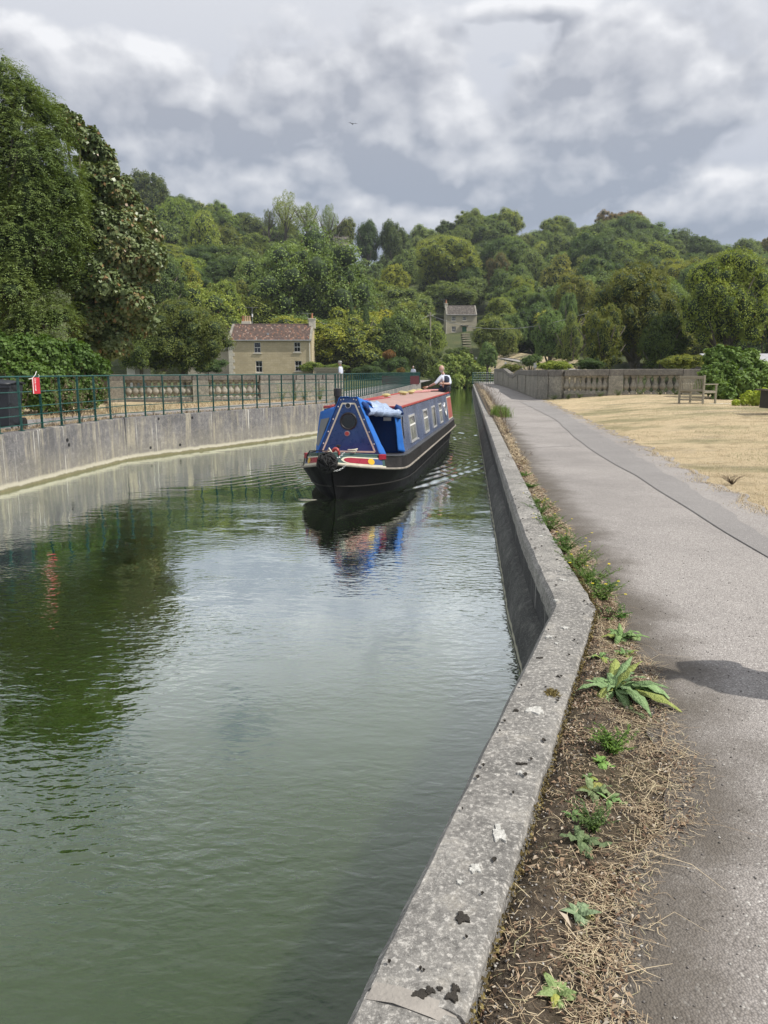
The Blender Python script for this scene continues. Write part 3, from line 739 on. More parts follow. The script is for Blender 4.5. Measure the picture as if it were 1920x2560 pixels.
# lichen and moss patches on the coping: thin raised crusts of their own outline
def crust(px, py, rx, ry, mat, name='lichen_patch', seed=0, zz=None, zo=0.0085):
    p = at_z(px, py, ZC+zo); rr = random.Random(int(px*7+py))
    mb = MB(); n = 44; ph = rr.uniform(0, 6)
    s = (p.y)/FPX
    ring = []
    for k in range(n):
        a = 2*PI*k/n; r = 1+0.20*math.sin(a*3+ph)+0.16*math.sin(a*5+ph*2)+0.12*math.sin(a*9+ph*3)+rr.uniform(-0.03, 0.03)
        ring.append((p.x+math.cos(a)*rx*r, p.y+math.sin(a)*ry*r))
    top = [(p.x+(x-p.x)*0.9, p.y+(y-p.y)*0.9, p.z+0.0015+rr.uniform(0, 0.0008)) for x, y in ring]
    bot = [(x, y, p.z-0.012) for x, y in ring]
    vs = bot+top
    fs = [(k, (k+1) % n, n+(k+1) % n, n+k) for k in range(n)]+[tuple(range(n, 2*n)), tuple(range(n))[::-1]]
    mb.add(vs, fs); return mb.build(name, mat, wr_root, world=True)
for (px, py, a_, b_) in [(1337, 1775, .040, .036), (1248, 2083, .022, .045), (1187, 2172, .018, .020), (1372, 1591, .020, .018), (1413, 1569, .022, .020), (1392, 1608, .012, .012), (1405, 1448, .02, .016), (1390, 1500, .014, .016), (1316, 1230, .03, .03), (1335, 1262, .028, .03), (1338, 1285, .03, .026), (1412, 1450, .022, .016), (1260, 1150, .03, .05), (1385, 1353, .03, .02), (1352, 1340, .025, .02), (1190, 2165, .01, .01), (1290, 1105, .02, .04), (1300, 1930, .01, .012), (1150, 2205, .01, .01)]:
    crust(px, py, a_, b_, M['lichen'])
for (px, py, a_, b_) in [(1156, 2294, .020, .022), (1050, 2485, .020, .014), (1075, 2476, .012, .012), (1099, 2471, .007, .007), (1138, 2470, .010, .013), (1130, 2490, .016, .014), (1350, 1644, .016, .006), (1302, 1908, .020, .006), (1395, 1690, .008, .010), (1290, 1775, .012, .010)]:
    crust(px, py, a_, b_, M['darkmoss'], 'moss_patch', zo=0.007)
# left wall
wl_root = empty('canal_wall', (-6.8, 20.4, 0), 0, 'stained concrete canal wall curving under the green railings, with a pale tidemark', 'wall')
def lwp(y0, y1):
    return [(float(xl(y0)), y0)]+[(x, y) for (y, x) in LW if y0+0.01 < y < y1-0.01]+[(float(xl(y1)), y1)]
for k_, (a_, b_) in enumerate([(-7, 4), (4, 20.40), (20.415, 30.2), (30.21, 50), (50.01, 84)]):
    P_ = densify(lwp(a_, b_), 0.2)
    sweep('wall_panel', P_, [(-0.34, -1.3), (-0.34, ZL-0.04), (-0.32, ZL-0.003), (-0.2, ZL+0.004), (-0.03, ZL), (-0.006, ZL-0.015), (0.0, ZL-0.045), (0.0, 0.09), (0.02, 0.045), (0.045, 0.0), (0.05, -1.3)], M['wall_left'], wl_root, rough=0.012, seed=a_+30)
# small drain holes in the panel
for (px, py) in [(396, 1047), (480, 1044), (168, 1100), (172, 1112), (376, 1119), (450, 1112)]:
    Y0 = 21.5
    for _ in range(30):
        p = at(px, py, Y0); Y0 += 0.0; 
        Y1 = np.interp(0, [0], [0])
        # walk the ray to the wall plane
        break
    best = min((abs(at(px, py, yy).x-float(xl(yy))), yy) for yy in np.arange(14, 30, 0.02))[1]
    p = at(px, py, best); t = Vector((float(xl(best+.2)-xl(best)), 0.2, 0)).normalized(); nrm = Vector((t.y, -t.x, 0))
    MB().tube([p-nrm*0.02, p+nrm*0.012], 0.04, 10).build('drain_hole', M['black'], wl_root, world=True)

# ================================================================ RAILINGS
fence = empty('railing', (-5, 23, ZL), 0, 'dark green iron railing of flat posts and five round rails along the far bank wall', 'railing')
cum = [0]; LWd = lwp(6, 84)
def lw_at(s):
    for (a, b) in zip(LWd[:-1], LWd[1:]):
        L = math.hypot(b[0]-a[0], b[1]-a[1])
        if s <= L: return (a[0]+(b[0]-a[0])*s/L, a[1]+(b[1]-a[1])*s/L, math.atan2(b[1]-a[1], b[0]-a[0]))
        s -= L
    return None
# posts of the near part stand where the photograph shows them
post_me = None
def put_post(x, y, ang, tall=1.1):
    global post_me
    ox, oy = -0.10*math.sin(ang)*1.0, 0.10*math.cos(ang)
    if post_me is None:
        mb = MB(); mb.box((0, 0, 0.55), (0.012, 0.052, 1.10)); mb.box((0, 0, 0.006), (0.09, 0.10, 0.012)); mb.tube([(0.03, 0.03, 0.01), (0.03, 0.03, 0.03)], 0.01, 6); mb.tube([(-0.03, -0.03, 0.01), (-0.03, -0.03, 0.03)], 0.01, 6)
        o = mb.build('post', M['fence'], fence); post_me = o.data
    else: o = shared('post', post_me, fence)
    o.location = (x+ox-fence.location.x, y+oy-fence.location.y, 0.003); o.rotation_euler = (0, 0, ang)
near_px = [-58, -2, 54, 106, 154, 199, 239, 277, 312, 361, 407, 452, 495, 533, 571, 606, 642, 673, 704, 733, 762, 789.5, 815.5, 839]
for q in near_px:
    yy = min((abs(960+FPX*x_/(y_*CP-(ZL-EYE)*SP) - q), y_) for y_ in np.arange(12, 31, 0.02) for x_ in [float(xl(y_))-0.1])[1]
    d_ = math.atan2(0.1, float(xl(yy+0.1)-xl(yy)))
    put_post(float(xl(yy)), yy, d_)
s_ = 0
yy = 30.5
while yy < 83.9:
    put_post(float(xl(yy)), yy, math.atan2(1, 0.108)); yy += 0.72
rp = offset_poly(lwp(6, 84), -0.10)
rail_z = [1.10, 0.79, 0.49, 0.31, 0.12]
for rz_ in rail_z:
    MB().tube([(x, y, ZL+rz_) for x, y in rp], 0.017 if rz_ > 1 else 0.011, 8).build('rail', M['fence'], fence, smooth=True, world=True)
# short return of railing at the end of the towpath
f2 = empty('railing', (11.6, 92, 0.9), 0, 'short green railing across the far end of the towpath', 'railing')
A_ = at(1181, 955, 90); B_ = at(1238, 955, 91); zb_ = 0.9
for k in range(14):
    t = k/13; p = A_.lerp(B_, t**1.4)
    MB().box((p.x, p.y, zb_+0.65), (0.05, 0.05, 1.3)).build('post', M['fence'], f2, world=True)
for h_ in (0.2, 0.48, 0.76, 1.02, 1.28):
    MB().tube([(A_.x, A_.y, zb_+h_), (B_.x, B_.y, zb_+h_)], 0.022, 6).build('rail', M['fence'], f2, world=True)

# ================================================================ PARAPETS WITH BALUSTERS
def bal_prof(h):
    p = [(0.10, 0), (0.10, .10), (0.085, .12), (0.055, .16), (0.05, .20), (0.075, .26), (0.105, .33), (0.115, .40), (0.105, .48), (0.075, .58), (0.060, .68), (0.054, .78), (0.056, .80), (0.068, .82), (0.05, .85), (0.06, .88), (0.09, .90), (0.095, .93), (0.095, 1.0)]
    return [(r*1.42, z*h) for r, z in p]
bal_me = {}
def parapet(label, runs, zb, top, cap_h, plinth, thick=0.34, group=None, name='parapet', stagger=0):
    """runs: list of ((x0,y0),(x1,y1), kind) with kind 'bal' or 'solid' or 'pier'"""
    x0, y0 = runs[0][0]
    root = empty(name, (x0, y0, zb), 0, label, 'parapet', group)
    for (a, b, kind, *rest) in runs:
        a = Vector((*a, 0)); b = Vector((*b, 0)); L = (b-a).length; t = (b-a)/L; nrm = Vector((-t.y, t.x, 0)); ang = math.atan2(t.y, t.x)
        n_cap = max(1, int(round(L/1.9)))
        ht = rest[0] if rest else (top, top)
        def zt(s): return ht[0]+(ht[1]-ht[0])*s
        for k in range(n_cap):     # coping stones
            s0, s1 = k/n_cap, (k+1)/n_cap; g = 0.004/L
            p0 = a+(b-a)*(s0+g); p1 = a+(b-a)*(s1-g); ov = thick/2+0.025
            mb = MB(); q = []
            for (zoff) in (-cap_h, 0.0):
                for (pp, s, sg) in ((p0, s0, -1), (p1, s1, -1), (p1, s1, 1), (p0, s0, 1)):
                    v = pp+nrm*(ov*sg*(0.94 if zoff == 0 else 1)); q.append((v.x, v.y, zb+zt(s)+zoff+random.uniform(-.001, .001)))
            mb.hexa(q); mb.build('coping_stone', M['stone_dark'], root, world=True, bevel=0.02)
        if kind in ('solid', 'pier', 'panel'):
            n_s = max(1, int(round(L/2.4)))
            for k in range(n_s):
                s0, s1 = k/n_s, (k+1)/n_s; g = 0.003/L; p0 = a+(b-a)*(s0+g); p1 = a+(b-a)*(s1-g); q = []
                hw = thick/2+(0.03 if kind == 'pier' else 0)
                for zz in (-0.1, None):
                    for (pp, s, sg) in ((p0, s0, -1), (p1, s1, -1), (p1, s1, 1), (p0, s0, 1)):
                        v = pp+nrm*(hw*sg); q.append((v.x, v.y, zb+(zz if zz is not None else zt(s)-cap_h-0.002)))
                MB().hexa(q).build('pier' if kind == 'pier' else 'wall_stone', M['stone'], root, world=True, bevel=0.01)
        if kind == 'bal':
            nb = rest[1] if len(rest) > 1 else int(L/0.34)
            bh = top-cap_h-plinth
            key = round(bh, 3)
            m_ = a.lerp(b, 0.5)
            MB().box((m_.x, m_.y, zb+plinth/2-0.05), (L, thick+0.06, plinth+0.09), rz=ang).build('plinth', M['stone_dark'], root, world=True, bevel=0.01)
            for k in range(nb):
                p = a.lerp(b, (k+0.5)/nb)
                if key not in bal_me:
                    mb = MB(); mb.lathe(bal_prof(bh), n=14); mb.box((0, 0, bh*0.05), (0.25, 0.25, bh*0.1)); mb.box((0, 0, bh*0.965), (0.245, 0.245, bh*0.07))
                    o = mb.build('baluster', M['baluster'], root, smooth=True, auto=0.7); bal_me[key] = o.data
                else: o = shared('baluster', bal_me[key], root)
                o.location = (p.x-x0, p.y-y0, plinth-0.004); o.rotation_euler = (0, 0, ang+random.uniform(-.03, .03))
        if kind == 'panel':     # a sunk panel's frame of pilasters
            for s in (0.04, 0.96):
                p = a.lerp(b, s); MB().box((p.x, p.y, zb+(zt(s)-cap_h)/2), (0.28, thick+0.10, zt(s)-cap_h-0.01), rz=ang).build('pilaster', M['stone'], root, world=True, bevel=0.01)
    return root
zb = 1.08
def pb(px, Y): v = at(px, 960, Y); return (v.x, v.y)
W = {q: pb(q, y) for q, y in ((1760, 36.3), (1703, 36.4), (1556, 36.8), (1520, 36.9), (1410, 37.3), (1350, 36.0))}
runs = [(W[1760], W[1703], 'pier'), (W[1703], W[1556], 'bal', (1.36, 1.35), 8), (W[1556], W[1520], 'pier', (1.35, 1.34)), (W[1520], W[1410], 'bal', (1.34, 1.32), 8)]
# quadrant corner of solid wall then the long side beside the towpath
c0 = Vector((*W[1410], 0)); 
arc = [W[1410], (c0.x-0.75, c0.y+0.05), (c0.x-1.25, c0.y+0.75), (c0.x-1.33, c0.y+1.9)]
arc = [W[1410], pb(1378, 37.9), pb(1352, 38.9), pb(1342, 41.0)]
for p, q in zip(arc[:-1], arc[1:]): runs.append((p, q, 'solid', (1.32, 1.31)))
side = [(pb(1342, 41.0)), pb(1323, 46), pb(1300, 54), pb(1288, 59)]
runs.append((side[0], side[1], 'solid', (1.31, 1.31))); runs.append((side[1], side[2], 'panel', (1.31, 1.34)))
runs.append((side[2], side[3], 'solid', (1.34, 1.05)))
runs.append((side[3], pb(1277, 64), 'solid', (1.02, 1.04)))
runs.append((pb(1277, 64), pb(1262, 72), 'panel', (1.10, 1.50)))
runs.append((pb(1262, 72), pb(1248, 82), 'solid', (1.50, 1.50)))
runs.append((pb(1248, 82), pb(1239, 88), 'pier', (1.52, 1.52)))
parapet('weathered stone parapet with bulbous balusters running from the wooden bench along the towpath', runs, zb, 1.35, 0.30, 0.22, thick=0.38)
# the far bank's parapet
def pl(px, Y): v = at(px, 960, Y); return (v.x, v.y)
zbl = ZL-0.06
runsL = [(pl(272, 31.5), pl(312, 31.7), 'pier'), (pl(312, 31.7), pl(480, 32.2), 'bal', (1.14, 1.14), 10), (pl(480, 32.2), pl(520, 32.4), 'pier'), (pl(520, 32.4), pl(646, 33.0), 'bal', (1.14, 1.14), 8), (pl(646, 33.0), pl(735, 34.0), 'solid'), (pl(735, 34.0), pl(800, 34.9), 'panel'), (pl(800, 34.9), pl(853, 36), 'solid')]
parapet('long stone parapet with balusters behind the green railing on the far bank', runsL, zbl, 1.14, 0.24, 0.14, thick=0.36)
# ================================================================ HOUSES
def housewall(name, base, light, dark, bw=0.62, bh=0.30):
    m, nt, b = mk(name); n = NT(nt)
    br = n.N.new('ShaderNodeTexBrick'); br.inputs['Scale'].default_value = 1.0
    src = n.N.new('ShaderNodeNewGeometry').outputs['Position']; sp = n.N.new('ShaderNodeSeparateXYZ'); n.L.new(src, sp.inputs[0])
    cb = n.N.new('ShaderNodeCombineXYZ'); n.L.new(n.math('ADD', sp.outputs[0], sp.outputs[1]), cb.inputs[0]); n.L.new(sp.outputs[2], cb.inputs[1]); n.L.new(cb.outputs[0], br.inputs['Vector'])
    br.inputs['Brick Width'].default_value = bw; br.inputs['Row Height'].default_value = bh; br.inputs['Mortar Size'].default_value = 0.010; br.inputs['Bias'].default_value = -0.2
    br.inputs['Color1'].default_value = (*base, 1); br.inputs['Color2'].default_value = (*light, 1); br.inputs['Mortar'].default_value = (*dark, 1)
    v = n.pos(); big = n.noise(n.pos((1, 1, 1.4)), 0.5, 5, 0.65); fine = n.noise(v, 5, 5, 0.7)
    c = n.mix(n.ramp(big, [(0.42, 0.0), (0.62, 0.55)]), br.outputs[0], tuple(x*0.72 for x in base))
    c = n.mix(n.ramp(fine, [(0.35, 0.25), (0.55, 0.0)]), c, dark)
    n.L.new(c, b.inputs['Base Color']); b.inputs['Roughness'].default_value = 0.92
    n.L.new(n.bump(n.math('ADD', n.math('MULTIPLY', br.outputs[1], -1.0), fine), 0.01), b.inputs['Normal'])
    return m
M['bath'] = housewall('honey_limestone', (0.54, 0.45, 0.29), (0.60, 0.51, 0.345), (0.40, 0.335, 0.22))
M['bath2'] = housewall('pale_limestone', (0.52, 0.47, 0.36), (0.58, 0.53, 0.41), (0.36, 0.32, 0.25), 0.5, 0.24)
M['bathpale'] = simple('bleached_quoin_stone', (0.58, 0.54, 0.45), 0.9, 0.15, 3, 0.01)
def tilemat(name, cols):
    m, nt, b = mk(name); n = NT(nt)
    c = n.ramp(n.attr('tint'), cols); c = n.mix(n.ramp(n.noise(n.pos(), 2.5, 5, 0.7), [(0.4, 0.5), (0.62, 0.0)]), c, (0.10, 0.085, 0.075))
    n.L.new(c, b.inputs['Base Color']); b.inputs['Roughness'].default_value = 0.9
    return m
M['pantile'] = tilemat('clay_pantile', [(0.0, (0.13, 0.085, 0.075)), (0.45, (0.175, 0.115, 0.092)), (0.80, (0.23, 0.15, 0.115)), (0.93, (0.42, 0.20, 0.12)), (1.0, (0.45, 0.38, 0.33))])
M['slate'] = tilemat('grey_slate', [(0.0, (0.10, 0.10, 0.11)), (0.6, (0.17, 0.165, 0.17)), (1.0, (0.26, 0.24, 0.23))])
M['stonetile'] = tilemat('stone_roof_tile', [(0.0, (0.13, 0.115, 0.10)), (0.6, (0.22, 0.195, 0.17)), (1.0, (0.33, 0.29, 0.25))])
M['pot'] = simple('terracotta_pot', (0.42, 0.19, 0.10), 0.85, 0.2, 4)
M['potpale'] = simple('buff_chimney_pot', (0.52, 0.36, 0.22), 0.85, 0.2, 4)
M['green_door'] = flat('green_door_paint', (0.012, 0.13, 0.05), 0.4)
M['leadpipe'] = flat('grey_pipe', (0.42, 0.42, 0.43), 0.6)
M['whitewash'] = simple('whitewashed_render', (0.70, 0.68, 0.62), 0.9, 0.08, 2)
M['metal'] = flat('galvanised_metal', (0.45, 0.46, 0.47), 0.4, 0.7)
def wall_cells(mb, o, ux, L, z0, z1, th, ops, inward):
    """wall from origin o along ux, with rectangular openings (s0,s1,za,zb); inward = unit vector of thickness"""
    ss = sorted({0, L, *[a for op in ops for a in op[:2]]}); zz = sorted({z0, z1, *[a for op in ops for a in op[2:4]]})
    for s0, s1 in zip(ss[:-1], ss[1:]):
        for za, zb_ in zip(zz[:-1], zz[1:]):
            sm, zm = (s0+s1)/2, (za+zb_)/2
            if any(a < sm < b_ and c < zm < d for a, b_, c, d in ops): continue
            q = []
            for z in (za, zb_):
                for (s, t) in ((s0, 0), (s1, 0), (s1, th), (s0, th)): p = o+ux*s+inward*t; q.append((p.x, p.y, z))
            mb.hexa(q)
def window(root, o, ux, inw, s0, s1, za, zb_, nx=2, ny=2, sill=True, blind=0.0, fr=0.06, open_top=False, bar=0.03):
    w0 = MB(); d0 = inw*0.10; d1 = inw*0.16
    def bx(mb, a, b_, c, d, t0=0.10, t1=0.16):
        q = []
        for z in (c, d):
            for (s, t) in ((a, t0), (b_, t0), (b_, t1), (a, t1)): p = o+ux*s+inw*t; q.append((p.x, p.y, z))
        mb.hexa(q)
    bx(w0, s0, s0+fr, za, zb_); bx(w0, s1-fr, s1, za, zb_); bx(w0, s0+fr, s1-fr, za, za+fr*1.3); bx(w0, s0+fr, s1-fr, zb_-fr, zb_)
    zm = (za+zb_)/2; bx(w0, s0+fr, s1-fr, zm-0.035, zm+0.035, 0.095, 0.155)
    fo = w0.build('window', M['white'], root, world=True)
    for k in range(1, nx):
        s = s0+(s1-s0)*k/nx; m_ = MB(); bx(m_, s-bar/2, s+bar/2, za+fr*1.3, (zm-0.035) if open_top else zb_-fr, 0.11, 0.145); g = m_.build('glazing_bar', M['white'], None)
        g.parent = fo
    for k in range(1, ny):
        for (a, b_) in ((za, zm), (zm, zb_)):
            if ny > 2:
                z = a+(b_-a)*0.5; m_ = MB(); bx(m_, s0+fr, s1-fr, z-bar/2, z+bar/2, 0.112, 0.143); g = m_.build('glazing_bar', M['white'], None); g.parent = fo
    m_ = MB(); bx(m_, s0+fr*.5, s1-fr*.5, za+.02, zb_-.02, 0.13, 0.135); g = m_.build('pane', M['glass_dark'], None); g.parent = fo
    if blind:
        m_ = MB(); bx(m_, s0+fr, s1-fr, zb_-fr-(zb_-za)*blind, zb_-fr, 0.150, 0.158)
    for ch in fo.children: ch.matrix_parent_inverse = Matrix.Identity(4); 
    # window meshes are in world coordinates: undo the root's offset for the sub-parts through the window's own frame
    for ch in fo.children: ch.matrix_parent_inverse = (Matrix.Translation(root.location)@fo.matrix_parent_inverse).inverted() if False else Matrix.Identity(4)
    if sill:
        m_ = MB(); q = []
        for z in (za-0.16, za-0.02):
            for (s, t) in ((s0-0.14, -0.10), (s1+0.14, -0.10), (s1+0.14, 0.10), (s0-0.14, 0.10)): p = o+ux*s+inw*t; q.append((p.x, p.y, z))
        m_.hexa(q); m_.build('window_sill', M['bathpale'], root, world=True)
def tile_sheet(name, a, b_, c, d, nu, nv, mat, root, pan=True, seed=0, name2='roof_tiles'):
    """a..b eave, d..c ridge; rows of tiles lapping each other"""
    rng = random.Random(seed); a, b_, c, d = [Vector(q) for q in (a, b_, c, d)]
    n = (b_-a).cross(d-a).normalized()
    if n.z < 0: n = -n
    V = []; F = []; T = []
    for j in range(nv):
        for i in range(nu):
            u0, u1 = i/nu, (i+1)/nu; v0, v1 = j/nv, min(1, (j+1.15)/nv); t = rng.random()**1.2
            if rng.random() < 0.03: t = 0.95
            def P(u, v): return (a.lerp(b_, u)).lerp(d.lerp(c, u), v)
            off = rng.uniform(0, 0.012); base = len(V)
            us = [0, .25, .6, 1] if pan else [0.03, .97]
            hs = [0.0, 0.055, 0.015, 0.0] if pan else [0, 0]
            for (vv, lift) in ((v0, 0.05), (v1, 0.012)):
                for q, h_ in zip(us, hs):
                    V.append(P(u0+(u1-u0)*q, vv)+n*(h_+lift+off)); T.append(t)
            k = len(us)
            for q in range(k-1): F.append((base+q, base+q+1, base+k+q+1, base+k+q))
            # butt edge
            b0 = len(V)
            for q, h_ in zip(us, hs): V.append(P(u0+(u1-u0)*q, v0)+n*(h_+0.0+off)); T.append(t)
            for q in range(k-1): F.append((b0+q, b0+q+1, base+q+1, base+q))
    me = np_mesh(name2, [tuple(v-root.location) for v in V], F, mat, tint=T)
    o = link_mesh(name2, me, root); o['kind'] = 'stuff'; return o
def build_house(x0, x1, Yf, depth, z0, ze, zr, wins, wallm, label, tiles, nu, nv, name='cottage', cat='house', rot=0.0, door=None, gable_wins=(), parapets=True, chim=(), pipes=(), group=None):
    gh = float(hill((x0+x1)/2, Yf)) if Yf > 112 else z0
    z0g = min(z0, gh)
    root = empty(name, ((x0+x1)/2, Yf, z0g), 0, label, cat, group)
    L = x1-x0; ux = Vector((1, 0, 0)); iny = Vector((0, 1, 0)); o = Vector((x0, Yf, 0))
    ops = [(a-x0, b_-x0, c, d) for (a, b_, c, d, *r) in wins]
    if door: ops.append((door[0]-x0, door[1]-x0, z0, door[2]))
    mb = MB(); wall_cells(mb, o, ux, L, z0g-0.5, ze, 0.4, ops, iny); mb.build('front_wall', wallm, root, world=True)
    for (a, b_, c, d, *r) in wins:
        kw = r[0] if r else {}
        window(root, o, ux, iny, a-x0, b_-x0, c, d, **kw)
    # gable walls
    for (xx, sg, nm) in ((x1, -1, 'gable_wall'), (x0, 1, 'gable_wall')):
        ym = Yf+depth/2; P_ = [(Yf+0.4, z0g-0.5), (Yf+depth, z0g-0.5), (Yf+depth, ze), (ym, zr-0.06), (Yf+0.4, ze+(zr-ze)*0.8/depth)]
        m_ = MB(); m_.add([(xx, y, z) for y, z in P_]+[(xx+sg*0.4, y, z) for y, z in P_], [(0, 1, 2, 3, 4), (9, 8, 7, 6, 5)]+[(k, (k+1) % 5, 5+(k+1) % 5, 5+k) for k in range(5)])
        m_.build(nm, wallm, root, world=True)
    # dark sheet behind the windows, its colour standing in for unlit rooms
    MB().box(((x0+x1)/2, Yf+0.9, (z0+ze)/2), (L-0.9, 0.05, ze-z0)).build('dark_room_sheet', M['dark_cloth'], root, world=True)
    MB().box(((x0+x1)/2, Yf+depth-0.2, (z0+ze)/2), (L-0.82, 0.4, ze-z0)).build('back_wall', wallm, root, world=True)
    if door:
        m_ = MB(); m_.box(((door[0]+door[1])/2, Yf+0.15, (z0+door[2])/2), (door[1]-door[0]-0.02, 0.06, door[2]-z0-0.01)); dr = m_.build('door', M['green_door'], root, world=True)
        for k in (-1, 1):
            for zz in (0.3, 0.72): MB().box(((door[0]+door[1])/2+k*0.22, Yf+0.11, z0+(door[2]-z0)*zz), (0.28, 0.025, 0.62)).build('door_panel', M['green_door'], root, world=True)
        MB().box(((door[0]+door[1])/2, Yf-0.25, door[2]+0.25), (door[1]-door[0]+0.7, 0.6, 0.12)).build('door_hood', M['stone'], root, world=True)
        for k in (-1, 1): MB().box(((door[0]+door[1])/2+k*0.62, Yf-0.12, door[2]+0.05), (0.12, 0.3, 0.30)).build('bracket', M['stone'], root, world=True)
    ym = Yf+depth/2; xi0, xi1 = x0+(0.28 if parapets else -0.1), x1-(0.28 if parapets else -0.1)
    # roof slab and tiles
    s = MB(); e0 = Yf-0.22; ze0 = ze-0.02
    s.add([(xi0, e0, ze0), (xi1, e0, ze0), (xi1, ym, zr), (xi0, ym, zr), (xi0, Yf+depth+0.22, ze0), (xi1, Yf+depth+0.22, ze0), (xi0, ym, zr-0.25), (xi1, ym, zr-0.25), (xi0, e0, ze0-0.1), (xi1, e0, ze0-0.1), (xi0, Yf+depth+0.22, ze0-0.1), (xi1, Yf+depth+0.22, ze0-0.1)],
          [(0, 1, 2, 3), (3, 2, 5, 4), (8, 9, 7, 6), (6, 7, 11, 10), (0, 1, 9, 8), (4, 5, 11, 10), (0, 3, 6, 8), (1, 2, 7, 9), (3, 4, 10, 6), (2, 5, 11, 7)])
    s.build('roof', M['slate'], root, world=True)
    tile_sheet('t', (xi0, e0, ze0), (xi1, e0, ze0), (xi1, ym, zr), (xi0, ym, zr), nu, nv, tiles, root, pan=tiles is M['pantile'], seed=int(x0))
    m_ = MB()
    for k in range(int(L/0.45)): 
        xa = xi0+k*(xi1-xi0)/int(L/0.45); m_.tube([(xa+0.01, ym, zr+0.03), (xa+(xi1-xi0)/int(L/0.45)-0.01, ym, zr+0.03)], 0.12, 8)
    ro = m_.build('ridge_tiles', tiles, root, world=True); ro['kind'] = 'stuff'
    MB().tube([(x0, e0-0.05, ze0-0.03), (x1, e0-0.05, ze0-0.03)], 0.055, 8).build('gutter', M['leadpipe'], root, world=True)
    for xx in pipes: MB().tube([(xx, Yf-0.08, ze0-0.05), (xx, Yf-0.08, z0)], 0.05, 8).build('downpipe', M['whitewash'], root, world=True)
    if parapets:
        for xx in (x0+0.14, x1-0.14):
            for (ya, yb, za, zb2) in ((e0-0.05, ym, ze0+0.12, zr+0.14), (Yf+depth+0.2, ym, ze0+0.12, zr+0.14)):
                m_ = MB(); m_.hexa([(xx-.16, ya, za-0.3), (xx+.16, ya, za-0.3), (xx+.16, yb, zb2-0.3), (xx-.16, yb, zb2-0.3), (xx-.16, ya, za), (xx+.16, ya, za), (xx+.16, yb, zb2), (xx-.16, yb, zb2)])
                m_.build('verge_coping', M['stone'], root, world=True, bevel=0.02)
    for (cx, cw, ct, cd, pots, pm) in chim:
        st = MB(); st.box((cx, ym+cd, (zr-0.5+ct)/2), (cw, 0.75, ct-zr+0.5)); st.box((cx, ym+cd, ct+0.07), (cw+0.16, 0.9, 0.14)); co = st.build('chimney', M['bathpale'], root, world=True, bevel=0.01)
        for k in range(pots):
            px_ = cx+(k-(pots-1)/2)*0.34
            po = MB().lathe([(0.15, 0), (0.14, 0.1), (0.115, 0.5), (0.135, 0.62), (0.135, 0.7), (0.09, 0.7), (0.09, 0.6)], c=(px_, ym+cd, ct+0.14), n=12).build('chimney_pot', pm, root, smooth=True, world=True, auto=0.7)
    return root
# the tiled house
Yh = 104
pA = at(573, 930, Yh); pB = at(780, 930, Yh); zg_ = 0.9
def wx(px): return at(px, 900, Yh).x
def wz(py): return at(700, py, Yh).z
ze_ = wz(850); dep = 6.6; zr_ = at(700, 812, Yh+dep/2).z
winsA = [(wx(636), wx(652.5), wz(882), wz(856), dict(open_top=True)), (wx(735.5), wx(751.5), wz(880), wz(855)), (wx(638.5), wx(655.5), wz(931), wz(902), dict(sill=True)), (wx(737), wx(754), wz(928), wz(902), dict(ny=2))]
hs = build_house(pA.x, pB.x, Yh, dep, zg_, ze_, zr_, winsA, M['bath'], 'honey-stone two-storey house with a mottled red pantile roof behind the far parapet', M['pantile'], 56, 12, pipes=(pB.x-0.25,), chim=[(at(788, 800, Yh+dep/2).x-0.42, 0.85, at(788, 799, Yh+dep/2).z, 0.0, 1, M['pot'])])
stack = empty('chimney_stack', (0, 0, 0)); bpy.data.objects.remove(stack)
cy = Yh+dep/2+0.3; cx_ = at(616, 808, cy).x
MB().box((cx_, cy, zr_+0.1), (1.25, 0.7, 0.75)).build('chimney', M['bathpale'], hs, world=True, bevel=0.02)
for k in range(4): MB().lathe([(0.15, 0), (0.14, 0.1), (0.115, 0.5), (0.135, 0.62), (0.135, 0.72), (0.09, 0.72), (0.09, 0.6)], c=(cx_-0.45+k*0.3, cy, zr_+0.47), n=12).build('chimney_pot', M['potpale'] if k else M['pot'], hs, smooth=True, world=True, auto=0.7)
# quoins at the left corner
for k in range(14): MB().box((pA.x+(0.28 if k % 2 else 0.4), Yh-0.012, zg_+0.25+k*0.42), (0.56 if k % 2 else 0.8, 0.05, 0.40)).build('quoin', M['bathpale'], hs, world=True, bevel=0.01)
def aerial(root, x, Y, z, h, horiz=1.2, n=6, dish=False):
    MB().tube([(x, Y, z), (x, Y, z+h)], 0.025, 6).build('aerial_mast', M['metal'], root, world=True)
    m_ = MB(); m_.tube([(x-horiz*0.6, Y, z+h), (x+horiz*0.5, Y, z+h)], 0.014, 5)
    for k in range(n): xx = x-horiz*0.55+k*horiz/n; m_.tube([(xx, Y-0.25, z+h), (xx, Y+0.25, z+h)], 0.010, 4)
    m_.build('aerial_array', M['metal'], root, world=True)
    if dish: MB().lathe([(0.0, 0), (0.10, 0.02), (0.10, 0.4), (0.0, 0.42)], c=(x, Y, z+h*0.45), n=10).build('aerial_amplifier', M['white'], root, world=True)
aerial(hs, at(631, 800, cy).x, cy, zr_, 2.3, 1.6, 7, True); aerial(hs, at(770, 800, Yh+4).x, Yh+4, zr_-0.2, 1.75, 1.5, 6)
# small vent terminals on the roof
for (px, py) in [(670, 837)]: p = at(px, py, Yh+0.9); MB().box((p.x, Yh+0.9, p.z+0.1), (0.28, 0.3, 0.25)).build('roof_vent', M['metal'], hs, world=True)
